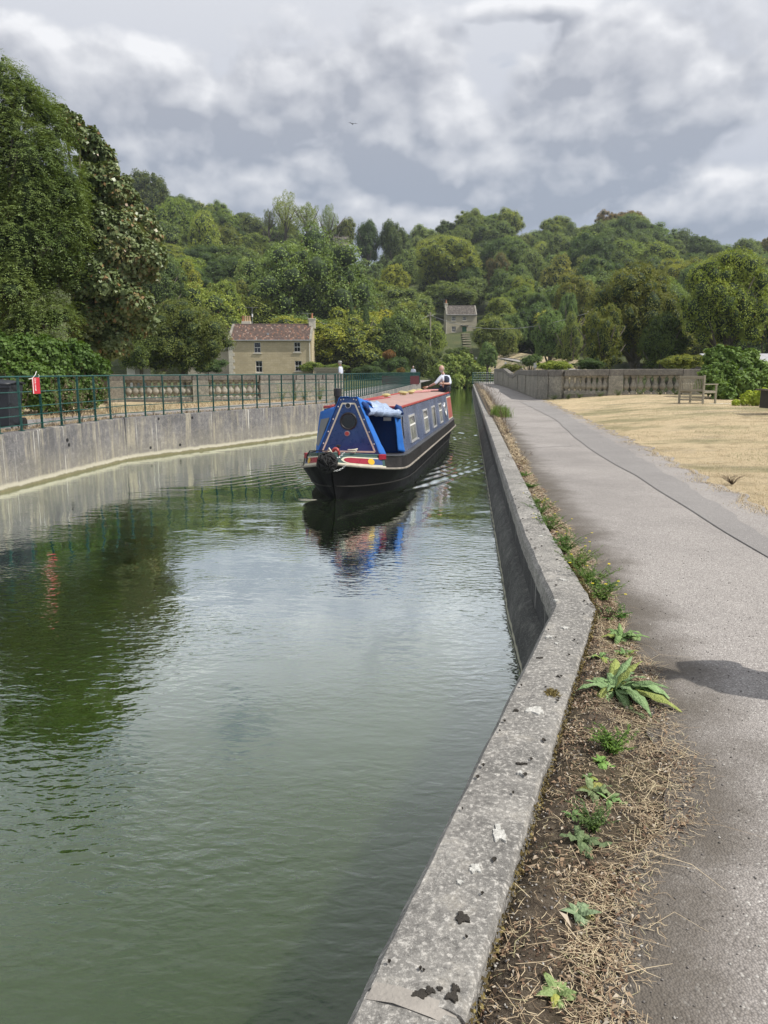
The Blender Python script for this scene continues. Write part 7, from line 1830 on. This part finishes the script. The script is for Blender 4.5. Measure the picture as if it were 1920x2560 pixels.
# ================================================================ VERGE, WEEDS, GRASS
rg = np.random.default_rng(21)
def stuff(name, V, F, mat, tint, label, cat):
    o = link_mesh(name, np_mesh(name, V, F, mat, tint=tint)); o['kind'] = 'stuff'; tag(o, label, cat); return o
def verge_pts(n, y0, y1, t0=-0.05, t1=1.15, power=1.0):
    Y = y0+(y1-y0)*rg.random(n)**power; t = t0+(t1-t0)*rg.random(n)
    a = xr(Y)+COPW; w_ = np.maximum(xv(Y)-a, 0.12); X = a+0.01+t*w_
    return X, Y, t
def zs(X, Y): return np.where(X < xv(Y), vz(X, Y), ground_r(X, Y)+0.004)
def straws(n, y0, y1, Lr, wd, flat_=0.85, spread=(-0.03, 1.35), power=1.0, tint=None, clump=True, zoff=0.004):
    X, Y, t = verge_pts(n*3, y0, y1, *spread, power=power)
    if clump:
        d = np.sin(X*17+Y*9)*np.sin(Y*13-X*7)+0.7*np.sin(X*41+3)*np.sin(Y*37)+np.where((t > 0.7), 0.35, 0)
        keep = (rg.random(len(X)) < np.clip((0.42+0.38*d)*(0.22+0.95*np.clip(t, 0, 1)**1.5), 0.02, 1))&((t < 1.0)|(rg.random(len(X)) < np.exp(-(t-1)*4.5)))
        X, Y, t = X[keep][:n], Y[keep][:n], t[keep][:n]
    n = len(X); Z = zs(X, Y)+zoff+rg.random(n)*0.012
    a = rg.uniform(0, 2*PI, n); up = rg.normal(0, 1, n)*(1-flat_)*0.6+0.05
    T = unit(np.stack([np.cos(a), np.sin(a), up], -1)); L = rg.uniform(*Lr, n)*rg.uniform(0.6, 1.3, n); S = unit(np.cross(T, [0, 0, 1.0]))*wd
    P0 = np.stack([X, Y, Z], -1); B = np.stack([-np.sin(a), np.cos(a), 0*a], -1)*(rg.normal(0, 0.18, n)*L)[:, None]
    P1 = P0+T*(L*0.5)[:, None]+B+np.array([0, 0, 1.0])*(rg.random(n)*0.3*L*(1-flat_))[:, None]; P2 = P0+T*L[:, None]
    P2[:, 2] = np.maximum(P2[:, 2], P0[:, 2]*0+zs(P2[:, 0], P2[:, 1])+0.003)
    V = np.stack([P0-S, P0+S, P1+S, P1-S, P2+S*0.5, P2-S*0.5], 1).reshape(-1, 3); b_ = np.arange(n)[:, None]*6
    F = np.concatenate([b_+np.array([0, 1, 2, 3]), b_+np.array([3, 2, 4, 5])])
    tt = np.repeat(np.clip(rg.beta(2.2, 1.8, n) if tint is None else rg.uniform(*tint, n), 0, 1), 6)
    return V, F, tt
V1, F1, T1 = straws(9000, 1.2, 4.9, (0.012, 0.055), 0.0009, 0.95); V2, F2, T2 = straws(420, 1.2, 7, (0.08, 0.26), 0.0010, 0.9)
V3, F3, T3 = straws(10000, 4.5, 14, (0.03, 0.085), 0.0017, 0.7); V4, F4, T4 = straws(12000, 13, 60, (0.05, 0.14), 0.004, 0.55, power=1.5)
def merge(*parts):
    Vs, Fs, Ts, b_ = [], [], [], 0
    for (V, F, T) in parts: Vs.append(V); Fs.append(F+b_); Ts.append(T); b_ += len(V)
    return np.concatenate(Vs), np.concatenate(Fs), np.concatenate(Ts)
stuff('straw_litter', *merge((V1, F1, T1), (V2, F2, T2), (V3, F3, T3), (V4, F4, T4))[:2], M['straw'], merge((V1, F1, T1), (V2, F2, T2), (V3, F3, T3), (V4, F4, T4))[2], 'dry straw and dead stems scattered over the verge between kerb and path', 'straw')
# dead leaves and chaff, curled
def leaflitter(n, y0, y1, size, spread=(0, 1.2)):
    X, Y, t = verge_pts(n*2, y0, y1, *spread)
    d = np.sin(X*11+Y*5+2)*np.sin(Y*8-X*5); k = rg.random(len(X)) < np.clip(0.4+0.5*d, 0.05, 1); X, Y = X[k][:n], Y[k][:n]; n = len(X)
    P = np.stack([X, Y, zs(X, Y)+0.004+rg.random(n)*0.01], -1); Nn = unit(np.stack([rg.normal(0, .35, n), rg.normal(0, .35, n), np.ones(n)], -1)); T = rg.normal(size=(n, 3))
    L = rg.uniform(0.5, 1.5, n)*size; V, F = blades(P, Nn, T, L, L*rg.uniform(0.3, 0.6, n), fold=0.3, curl=0.25); return V, F, np.repeat(rg.random(n), 4)
a1, a2 = leaflitter(6500, 1.2, 5.2, 0.016), leaflitter(3800, 5, 13, 0.03)
V, F, T = merge(a1, a2)
m, nt, b = mk('dead_leaf'); n_ = NT(nt); nt.links.new(n_.ramp(n_.attr('tint'), [(0, (0.05, 0.03, 0.018)), (0.4, (0.17, 0.10, 0.06)), (0.75, (0.34, 0.24, 0.15)), (1, (0.50, 0.45, 0.37))]), b.inputs['Base Color']); b.inputs['Roughness'].default_value = 0.8
M['deadleaf'] = m
stuff('leaf_litter', V, F, M['deadleaf'], T, 'small brown dead leaves and chaff lying along the verge', 'dead leaves')
# grit on soil and path
def grit(n, x0f, x1f, y0, y1, s, power=1.6):
    Y = y0+(y1-y0)*rg.random(n)**power; X = x0f(Y)+(x1f(Y)-x0f(Y))*rg.random(n)**1.5; Z = zs(X, Y)
    Vi, Fi = ico(1); Vi = Vi[:12]; 
    bm = bmesh.new(); bmesh.ops.create_icosphere(bm, subdivisions=1, radius=1.0); VV = np.array([v.co[:] for v in bm.verts]); FF = np.array([[v.index for v in f.verts] for f in bm.faces]); bm.free()
    k = len(VV); sc = rg.uniform(0.35, 1.0, (n, 1, 1))**2*s; sh = rg.uniform(0.6, 1.2, (n, 1, 3)); jit = rg.normal(0, 0.16, (n, k, 3))
    P = np.stack([X, Y, Z+0.002], -1)[:, None, :]+(VV[None]+jit)*sc*sh*np.array([1, 1, 0.6])
    F = (np.arange(n)[:, None, None]*k+FF[None]).reshape(-1, 3)
    return P.reshape(-1, 3), F, np.repeat(rg.random(n), k)
m, nt, b = mk('loose_grit'); n_ = NT(nt); nt.links.new(n_.ramp(n_.attr('tint'), [(0, (0.07, 0.065, 0.06)), (0.6, (0.22, 0.20, 0.185)), (1, (0.48, 0.46, 0.42))]), b.inputs['Base Color']); b.inputs['Roughness'].default_value = 0.85
V, F, T = merge(grit(2600, lambda y: xr(y)+COPW+0.02, lambda y: xv(y)+0.1, 1.2, 7, 0.006), grit(1500, lambda y: xv(y)-0.05, lambda y: xv(y)+1.2, 1.2, 8, 0.006))
stuff('loose_grit', V, F, m, T, 'loose grit scattered at the crumbling edge of the path', 'grit')
# moss cushions at the foot of the kerb
def moss(n, y0, y1):
    Y = rg.uniform(y0, y1, n); X = xr(Y)+COPW+rg.uniform(-0.012, 0.03, n); Z = zs(X+0.02, Y)+rg.uniform(0, 0.06, n)
    P = np.stack([X, Y, Z], -1); Nn = unit(rg.normal(size=(n, 3))+np.array([0.5, 0, 0.6])); T = rg.normal(size=(n, 3)); L = rg.uniform(0.006, 0.02, n); V, F = blades(P, Nn, T, L, L*0.6); return V, F, np.repeat(rg.uniform(0.0, 0.9, n), 4)
V, F, T = moss(9000, 1.3, 6)
m, nt, b = mk('crust_moss'); n_ = NT(nt); nt.links.new(n_.ramp(n_.attr('tint'), [(0, (0.06, 0.045, 0.02)), (0.6, (0.16, 0.12, 0.04)), (1, (0.32, 0.26, 0.10))]), b.inputs['Base Color']); b.inputs['Roughness'].default_value = 0.95
M['crustmoss'] = m
stuff('moss', V, F, m, T, 'brown and yellow moss creeping up the back edge of the kerb', 'moss')
Y_ = 3.32; 
# small ochre moss tuft spilling over the kerb
def tuft_on(px, py, n, r, col, name, lab):
    p = at_z(px, py, ZC); q = rg.normal(size=(n, 2))*r; P = np.stack([p.x+q[:, 0], p.y+q[:, 1]*1.4, np.full(n, ZC+0.002)], -1); Nn = unit(rg.normal(size=(n, 3))); T = unit(rg.normal(size=(n, 3))*0.7+np.array([0, 0, 1])); L = rg.uniform(.008, .022, n); V, F = blades(P, Nn, T, L, L*0.3)
    o = link_mesh(name, np_mesh(name, V-np.array(p), F, M['crustmoss'], tint=np.full(len(V), 0.95)*np.repeat(rg.uniform(.6, 1, n), 4))); o.location = p; tag(o, lab, 'moss'); o['kind'] = 'stuff'; return o
tuft_on(1380, 1735, 500, 0.014, None, 'moss', 'ochre moss tuft spilling over the back edge of the kerb')
# grass blades (lawn edge, lawn, weeds)
def grass(P, h, wd, lean=0.5, tint=(0.3, 0.9), seg=2):
    n = len(P); a = rg.uniform(0, 2*PI, n); H = h*rg.uniform(0.5, 1.25, n); Dx = np.stack([np.cos(a), np.sin(a), 0*a], -1)*(H*lean*rg.uniform(0.3, 1.4, n))[:, None]
    S = np.stack([-np.sin(a+.4), np.cos(a+.4), 0*a], -1)*wd; up = np.array([0, 0, 1.0])
    P1 = P+up*(H*0.6)[:, None]+Dx*0.3; P2 = P+up*(H*rg.uniform(0.75, 1.0, n))[:, None]+Dx
    V = np.stack([P-S, P+S, P1+S*.7, P1-S*.7, P2+S*.1, P2-S*.1], 1).reshape(-1, 3); b_ = np.arange(n)[:, None]*6
    return V, np.concatenate([b_+np.array([0, 1, 2, 3]), b_+np.array([3, 2, 4, 5])]), np.repeat(rg.uniform(*tint, n), 6)
n = 150000
Yg = 6.0+(38-6.0)*rg.random(n)**1.35; Xg = xe(Yg)-0.05+rg.random(n)**1.3*np.minimum(2.2+Yg*0.42, 14.5)
edge_ok = (Xg > xe(Yg)+0.12*np.sin(Yg*9)*rg.random(n)-0.04*rg.random(n))&(Xg < Yg*0.54+0.6)&(Xg > xe(Yg)-0.15)
patchy = np.sin(Xg*1.7+Yg*.8)*np.sin(Yg*1.1-Xg*.6)+0.6*np.sin(Xg*5.1)*np.sin(Yg*4.3+1)
edge_ok &= rg.random(n) < np.clip(0.75+0.3*patchy, 0.3, 1)
Xg, Yg, patchy = Xg[edge_ok], Yg[edge_ok], patchy[edge_ok]
P = np.stack([Xg, Yg, ground_r(Xg, Yg)-0.006], -1); V, F, T = grass(P, 0.030, 0.0022, 0.9)
hgt = 1+np.repeat(Yg, 6)*0.03
green = np.repeat((np.sin(Xg*0.9+Yg*0.5+1)*np.sin(Yg*0.75-Xg*.3) > 0.62)&(rg.random(len(Xg)) < 0.5), 6); T = np.where(green, 0.99, 0.45+T*0.5)
stuff('parched_grass', V, F, M['straw'], T, 'parched yellow grass blades covering the lawn right of the path', 'grass')
# straggling grass that creeps over the path edge
n = 9000; Ye = 5.5+(36-5.5)*rg.random(n)**1.4; Xe = xe(Ye)-np.abs(rg.normal(0, 0.10, n))*(0.4+0.9*(np.sin(Ye*3.7)*np.sin(Ye*1.3+2) > -0.2)); P = np.stack([Xe, Ye, ground_r(Xe, Ye)+0.003], -1); V, F, T = grass(P, 0.028, 0.0026, 1.6); T = 0.4+0.5*T
stuff('grass_edge', V, F, M['straw'], T, 'straggling dry grass creeping over the right edge of the path', 'grass')
# far bank: dry weeds at the fence foot and the grass in front of the parapet
n = 16000; Yl = rg.uniform(14, 34, n); Xl = np.where(rg.random(n) < 0.35, xl(Yl)-0.25-rg.random(n)*0.25, xb(Yl)-rg.random(n)**1.5*3.5); P = np.stack([Xl, Yl, np.full(n, ZL-0.03)], -1); V, F, T = grass(P, 0.10, 0.005, 0.8)
stuff('far_bank_grass', V, F, M['straw'], T, 'dry grass along the path edges of the far bank', 'grass')

def stem_weed(name, loc, h, ns, spread, label, cat, mat, leaves=14, leaf=0.04, flower=None, tint=(0.2, 0.9), col=(1, 1, 1), stemmat=None, seed=0, seedheads=False, group=None):
    r = random.Random(seed); root = empty(name, loc, r.uniform(0, 6), label, cat, group); mb = MB(); PP, TT, NN, LL = [], [], [], []; tips = []
    for s in range(ns):
        a = r.uniform(0, 2*PI); sp = spread*r.uniform(0.3, 1.0); hh = h*r.uniform(0.55, 1.05)
        pts = [Vector((0, 0, 0)), Vector((math.cos(a)*sp*.35, math.sin(a)*sp*.35, hh*.45)), Vector((math.cos(a)*sp*.7, math.sin(a)*sp*.7, hh*.8)), Vector((math.cos(a+.3)*sp, math.sin(a+.3)*sp, hh))]
        mb.tube(pts, [0.0028, .0022, .0016, .0009], 5); tips.append(pts[-1])
        for k in range(leaves):
            t = r.uniform(0.05, 0.98)*3; i = min(2, int(t)); p = pts[i].lerp(pts[i+1], t-i); b_ = r.uniform(0, 6.28)
            PP.append(p); TT.append((math.cos(b_), math.sin(b_), r.uniform(-.1, .6))); NN.append((r.uniform(-.4, .4), r.uniform(-.4, .4), 1)); LL.append(leaf*r.uniform(.5, 1.2)*(1.2-.25*t))
        if seedheads:
            for k in range(5):
                b_ = r.uniform(0, 6.28); e_ = pts[-1]+Vector((math.cos(b_)*.03, math.sin(b_)*.03, r.uniform(-.02, .05))); mb.tube([pts[2].lerp(pts[3], r.random()), e_], 0.0012, 4); tips.append(e_)
    mb.build('stem', stemmat or mat, root)
    P = np.array([tuple(p) for p in PP]); n = len(P); L = np.array(LL); V, F = blades(P, unit(np.array(NN)), np.array(TT), L, L*0.42, fold=.2, curl=.15)
    o = link_mesh('foliage', np_mesh('foliage', V, F, mat, tint=np.repeat(np.array([r.uniform(*tint) for _ in range(n)]), 4)), root); o.color = (*col, 1); o['kind'] = 'stuff'
    if flower:
        for t in tips:
            if r.random() < flower[1]:
                fm = MB(); 
                for k in range(9):
                    a = 2*PI*k/9; q = Vector((math.cos(a), math.sin(a), .25)); w_ = Vector((-math.sin(a), math.cos(a), 0))*0.004; fm.add([tuple(t), tuple(t+q*.007+w_), tuple(t+q*.012), tuple(t+q*.007-w_)], [(0, 1, 2, 3)])
                fm.lathe([(0.0035, 0), (.003, .004), (0, .005)], c=tuple(t), n=6); fm.build('flower', flower[0], root)
    return root
def rosette(name, px, py, n, L, wd, label, mat, seed, col=(1, 1, 1), up=0.45, asym=None, z=None):
    """each broad leaf a mesh of its own"""
    r = random.Random(seed); p = gp(px, py); zz = float(zs(np.array([p.x]), np.array([p.y]))[0]); p.z = zz; root = empty(name, p, 0, label, 'plant')
    for k in range(n):
        a = k*2.39996+r.uniform(-.25, .25); age = k/n; Lk = L*(0.45+0.75*(1-age))*r.uniform(0.8, 1.15)
        if asym: Lk *= 1+asym[1]*math.cos(a-asym[0])
        el = up*(0.35+1.3*age)+r.uniform(-.12, .12); rows_ = []; nseg = 9; pos = Vector((0, 0, 0.005)); ang = el+0.25; tw = r.uniform(-.3, .3); T_ = []
        side = Vector((-math.sin(a), math.cos(a), 0))
        for i in range(nseg+1):
            t = i/nseg; w_ = wd*Lk*(math.sin(PI*min(1, (t*0.93+0.05))**0.85))**0.9*(0.35 if t < .12 else 1)
            d = Vector((math.cos(a)*math.cos(ang), math.sin(a)*math.cos(ang), math.sin(ang))); nn = side.cross(d).normalized()
            ruf = 0.010*math.sin(t*19+k)*w_/wd/Lk if Lk > 0.08 else 0
            rows_.append([pos+side*(w_*s)+nn*(abs(s)*w_*0.32+ruf*abs(s)*s*.9) for s in (-1, -.5, -.08, 0, .08, .5, 1)])
            T_ += [0.5, 0.4, 0.08, 0.0, 0.08, 0.4, 0.5]
            pos = pos+d*(Lk/nseg); ang -= (0.15+0.10*(1-age))*(1+0.5*math.sin(k))*1.1
            if pos.z < -0.005: pos.z = -0.005; ang = max(ang, 0.02)
        mb = MB(); mb.grid(rows_); o = mb.build('leaf', mat, root, smooth=True, solid=0.0006 if Lk > .1 else 0)
        j = r.uniform(.8, 1.15); yel = r.random() < 0.15
        o.color = (col[0]*j*(1.5 if yel else 1), col[1]*j*(1.15 if yel else 1), col[2]*j*(.7 if yel else 1), 1)
        at_ = o.data.attributes.new('tint', 'FLOAT', 'POINT'); nv = len(o.data.vertices); T_ = (T_*(nv//len(T_)+1))[:nv]; at_.data.foreach_set('value', T_)
    return root
MG = (1.0, 1.05, 0.9)
rosette('leafy_plant', 1535, 1735, 34, 0.31, 0.105, 'largest rosette weed with long grey-green leaves sprawling from kerb towards path', M['mullein'], 1, (1.15, 1.4, 1.05), 0.6, asym=(-0.4, 0.25))
rosette('leafy_plant', 1552, 1600, 14, 0.19, 0.15, 'rosette weed with bright central leaves just above the largest one', M['mullein'], 2, (1, 1.25, .75), 0.6, asym=(0, .3))
rosette('leafy_plant', 1445, 2290, 9, 0.088, 0.19, 'small downy grey-green rosette alone on the littered verge', M['mullein'], 3, (1.15, 1.25, 1.2), 0.6)
rosette('leafy_plant', 1392, 2490, 10, 0.095, 0.18, 'small yellow-green rosette nearest the viewer', M['mullein'], 4, (1.25, 1.35, .9), 0.65)
rosette('leafy_plant', 1478, 2000, 9, 0.10, 0.17, 'scruffy rosette weed with a yellowing leaf below the feathery plant', M['mullein'], 5, (1.0, 1.05, .8), 0.7)
rosette('leafy_plant', 1455, 2125, 11, 0.09, 0.2, 'dusty dark rosette weed between the scruffy one and the small downy one', M['mullein'], 6, (.75, .85, .65), 0.7)
rosette('leafy_plant', 1500, 1925, 8, 0.07, 0.24, 'young bright green shoot under the feathery plant', M['mullein'], 7, (.9, 1.3, .5), 0.9)
rosette('leafy_plant', 1410, 1475, 10, 0.15, 0.16, 'pale rosette weed among the yellow-flowered stems', M['mullein'], 8, (1.1, 1.2, 1.0), 0.6)
rosette('leafy_plant', 1385, 1395, 9, 0.15, 0.18, 'bluish-green rosette weed higher up the verge', M['mullein'], 9, (.95, 1.1, .9), 0.7)
YF = flat('yellow_petal', (0.75, 0.62, 0.02), 0.6)
def wl(px, py): p = gp(px, py); p.z = float(zs(np.array([p.x]), np.array([p.y]))[0]); return p
stem_weed('feathery_plant', wl(1530, 1890), 0.12, 30, 0.13, 'low feathery green plant in the middle of the near verge', 'plant', M['weed'], 44, 0.020, col=(.75, 1.0, .5), seed=11)
stem_weed('feathery_plant', wl(1480, 2090), 0.10, 22, 0.12, 'tangled grey-green stems behind the dusty rosette', 'plant', M['weed'], 18, 0.022, col=(.6, .65, .5), seed=12)
for i, (px, py, h, ns, lab) in enumerate([(1475, 1470, .24, 9, 'yellow-flowered weed leaning over the path, tallest of its clump'), (1440, 1430, .2, 9, 'yellow-flowered weed beside the kerb bend'), (1500, 1500, .16, 8, 'wiry weed with few yellow flowers nearest the large rosettes'), (1410, 1390, .22, 8, 'yellow-flowered weed above the kerb bend'), (1375, 1330, .2, 8, 'yellow-flowered weed further up the verge'), (1350, 1290, .2, 8, 'farthest of the yellow-flowered weeds')]):
    stem_weed('flowering_weed', wl(px, py), h, ns+9, 0.26, lab, 'weed', M['weed'], 30, 0.034, flower=(YF, 0.35), col=(.75, .85, .5), seed=20+i, group='yellow-flowered weeds along the kerb')
for i, (px, py, h, ns, lab) in enumerate([(1515, 1555, .12, 10, 'reddish-brown dead tuft beside the rosette weeds')]):
    stem_weed('dead_tuft', wl(px, py), h, 26, 0.12, lab, 'weed', M['straw'], 4, 0.02, tint=(.35, .6), seed=40)
for i, (px, py, h, ns, lab) in enumerate([(1252, 1040, .42, 34, 'bright green grass clump growing between kerb and path'), ]):
    p = wl(px, py); n = 900; q = rg.normal(size=(n, 2))*np.array([0.12, 0.5]); P = np.stack([q[:, 0], q[:, 1], np.zeros(n)], -1); V, F, T = grass(P, 0.34, 0.006, 0.5, tint=(0.3, 0.85))
    o = link_mesh('grass_clump', np_mesh('grass_clump', V, F, M['weed'], tint=T)); o.location = p; o.color = (.9, .95, .5, 1); tag(o, lab, 'grass clump'); o['kind'] = 'stuff'
for i in range(14):
    px, py = [(1262, 1062), (1240, 1025), (1228, 1005), (1222, 995), (1235, 1015), (1215, 985), (1210, 978), (1246, 1035), (1256, 1050), (1205, 972), (1270, 1085), (1300, 1160), (1225, 1000), (1218, 990)][i]
    stem_weed('dry_stalk', wl(px, py), [.45, .6, .7, .8, .55, .9, .8, .5, .45, .7, .3, .2, .6, .7][i], 9, 0.25, 'tuft of dry brown seed stalks by the kerb, '+ORD[sorted([1062,1025,1005,995,1015,985,978,1035,1050,972,1085,1160,1000,990]).index(py)]+' from the far end', 'dry weed', M['straw'], 8, 0.05, tint=(.25, .6), seed=60+i, seedheads=True, group='dry stalks along the kerb')
for i, (px, lab) in enumerate([(470, 'l'), (205, ''), (225, ''), (385, ''), (165, ''), (130, ''), (95, ''), (290, '')]):
    yy = min((abs(at(px, 1040, q).x-(float(xl(q))-0.28)), q) for q in np.arange(13, 30, 0.05))[1]
    stem_weed('dry_weed', (float(xl(yy))-0.30, yy, ZL-0.03), 0.5, 7, 0.25, 'straggly dry weed at the foot of the railing, '+ORD[sorted([470,205,225,385,165,130,95,290]).index(px)]+' from the left', 'dry weed', M['straw'], 8, 0.05, tint=(.2, .6), seed=90+i, seedheads=True, group='dry weeds under the railing')
for i, (px, Y) in enumerate([(150, 20.6), (200, 21.2), (235, 21.8), (268, 23), (25, 16.6), (42, 16.9), (180, 20.9)]):
    p = at(px, 1020, Y); stem_weed('tall_weed', (p.x, Y, ZL-0.03), 1.15, 16, 0.35, 'tall pale seeding weed before the dark hedge, '+ORD[sorted([150,200,235,268,25,42,180]).index(px)]+' from the left', 'dry weed', M['straw'], 12, 0.07, tint=(.4, 1.0), seed=120+i, seedheads=True, group='tall dry weeds before the hedge')
stem_weed('dry_tuft', (lambda p: p)(gp(1830, 1212)), 0.16, 40, 0.22, 'wiry grey dead tuft alone on the parched lawn', 'weed', M['straw'], 3, 0.02, tint=(.0, .35), seed=140)
# weeds along the foot of the right parapet
for i, (px, Y) in enumerate([(1420, 36.7), (1385, 37.2), (1450, 36.5), (1500, 36.3), (1545, 36.2), (1600, 36.0), (1650, 35.9), (1690, 35.8)]):
    p = at(px, 985, Y); stem_weed('low_weed', (p.x, Y, float(ground_r(p.x, Y))), 0.28, 14, 0.4, 'low grey-green weed at the parapet foot, '+ORD[sorted([1420,1385,1450,1500,1545,1600,1650,1690]).index(px)]+' from the left', 'weed', M['weed'], 16, 0.07, col=(.55, .55, .4), seed=150+i, group='weeds along the parapet foot')
for i, (px, Y, c_) in enumerate([(705, 33.0, (.9, 1, .8)), (760, 33.4, (1, .9, .6)), (800, 33.8, (.8, 1, .6)), (735, 32.8, (1.2, 1.2, 1.1))]):
    p = at(px, 985, Y); stem_weed('flowering_plant', (p.x, Y, ZL-.03), 0.75, 16, 0.5, 'bushy pale-flowered plant against the far-bank wall, '+ORD[sorted([705,760,800,735]).index(px)]+' from the left', 'plant', M['weed'], 26, 0.07, col=c_, seed=170+i, group='plants against the far-bank wall', flower=(M['white'], .8))
for i, (px, py) in enumerate([(1395, 1365), (1362, 1310), (1340, 1262), (1325, 1225), (1312, 1195), (1420, 1420), (1460, 1450), (1500, 1475), (1540, 1545), (1490, 1545)]):
    stem_weed('ground_weed', wl(px, py), 0.07, 20, 0.20, 'low matted green weed by the kerb, '+ORD[[1365,1310,1262,1225,1195,1420,1450,1475,1545,1546].index(py if not (px==1490) else 1546)*0+sorted([1365,1310,1262,1225,1195,1420,1450,1475,1545,1546]).index(py if px != 1490 else 1546)]+' from the far end', 'weed', M['weed'], 24, 0.030, col=(.6, .85, .42), seed=300+i, group='low green weeds along the kerb')
for i, (px, py, n_l, L_) in enumerate([(1562, 1640, 7, .12), (1500, 1660, 6, .10), (1470, 1960, 6, .06), (1520, 2010, 6, .08), (1430, 2060, 6, .06)]):
    rosette('young_plant', px, py, n_l, L_, 0.17, ['young weed sprouting between the two big rosettes', 'young weed at the kerb side of the largest rosette', 'tiny weed left of the scruffy rosette', 'young weed right of the scruffy rosette', 'tiny weed at the kerb foot above the dusty rosette'][i], M['mullein'], 330+i, (.9, 1.2, .7), 0.6)
# leaf afloat
fb = rg; V, F = blades(np.array([[0, 0, 0.0]]), np.array([[0, 0, 1.0]]), np.array([[1.0, 0.3, 0]]), np.array([0.07]), np.array([0.04]), fold=.2)
o = link_mesh('floating_leaf', np_mesh('floating_leaf', V, F, M['deadleaf'], tint=np.full(4, .95))); q_ = at_z(1155, 993, 0.01); o.location = q_; tag(o, 'single pale leaf floating on the water just beyond the boat', 'leaf')
# dry brown leaf against the rosette
for (px, py, lab) in [(1505, 1590, 'curled red-brown dead leaf beside the upper rosette weed'), (1395, 2300, 'pale curled dead leaf on the verge by the small rosette')]:
    V, F = blades(np.array([[0, 0, 0.015]]), unit(np.array([[.3, -.3, 1.0]])), np.array([[1.0, -1.0, .2]]), np.array([0.055]), np.array([0.018]), fold=.3, curl=.2)
    o = link_mesh('dead_leaf', np_mesh('dead_leaf', V, F, M['deadleaf'], tint=np.full(4, .35 if 'red' in lab else .9))); o.location = wl(px, py); tag(o, lab, 'leaf')
# ================================================================ AIR
hz = MB(); hz.box((0, 205, 41), (700, 440, 90)); hm = bpy.data.materials.new('thin_haze'); hm.use_nodes = True
hn = hm.node_tree; hn.nodes.remove(hn.nodes['Principled BSDF']); pv = hn.nodes.new('ShaderNodeVolumePrincipled'); pv.inputs['Color'].default_value = (0.82, 0.88, 0.97, 1); pv.inputs['Density'].default_value = 0.00026; pv.inputs['Anisotropy'].default_value = 0.2
hn.links.new(pv.outputs[0], hn.nodes['Material Output'].inputs['Volume'])
ho = hz.build('haze', hm); ho['kind'] = 'stuff'
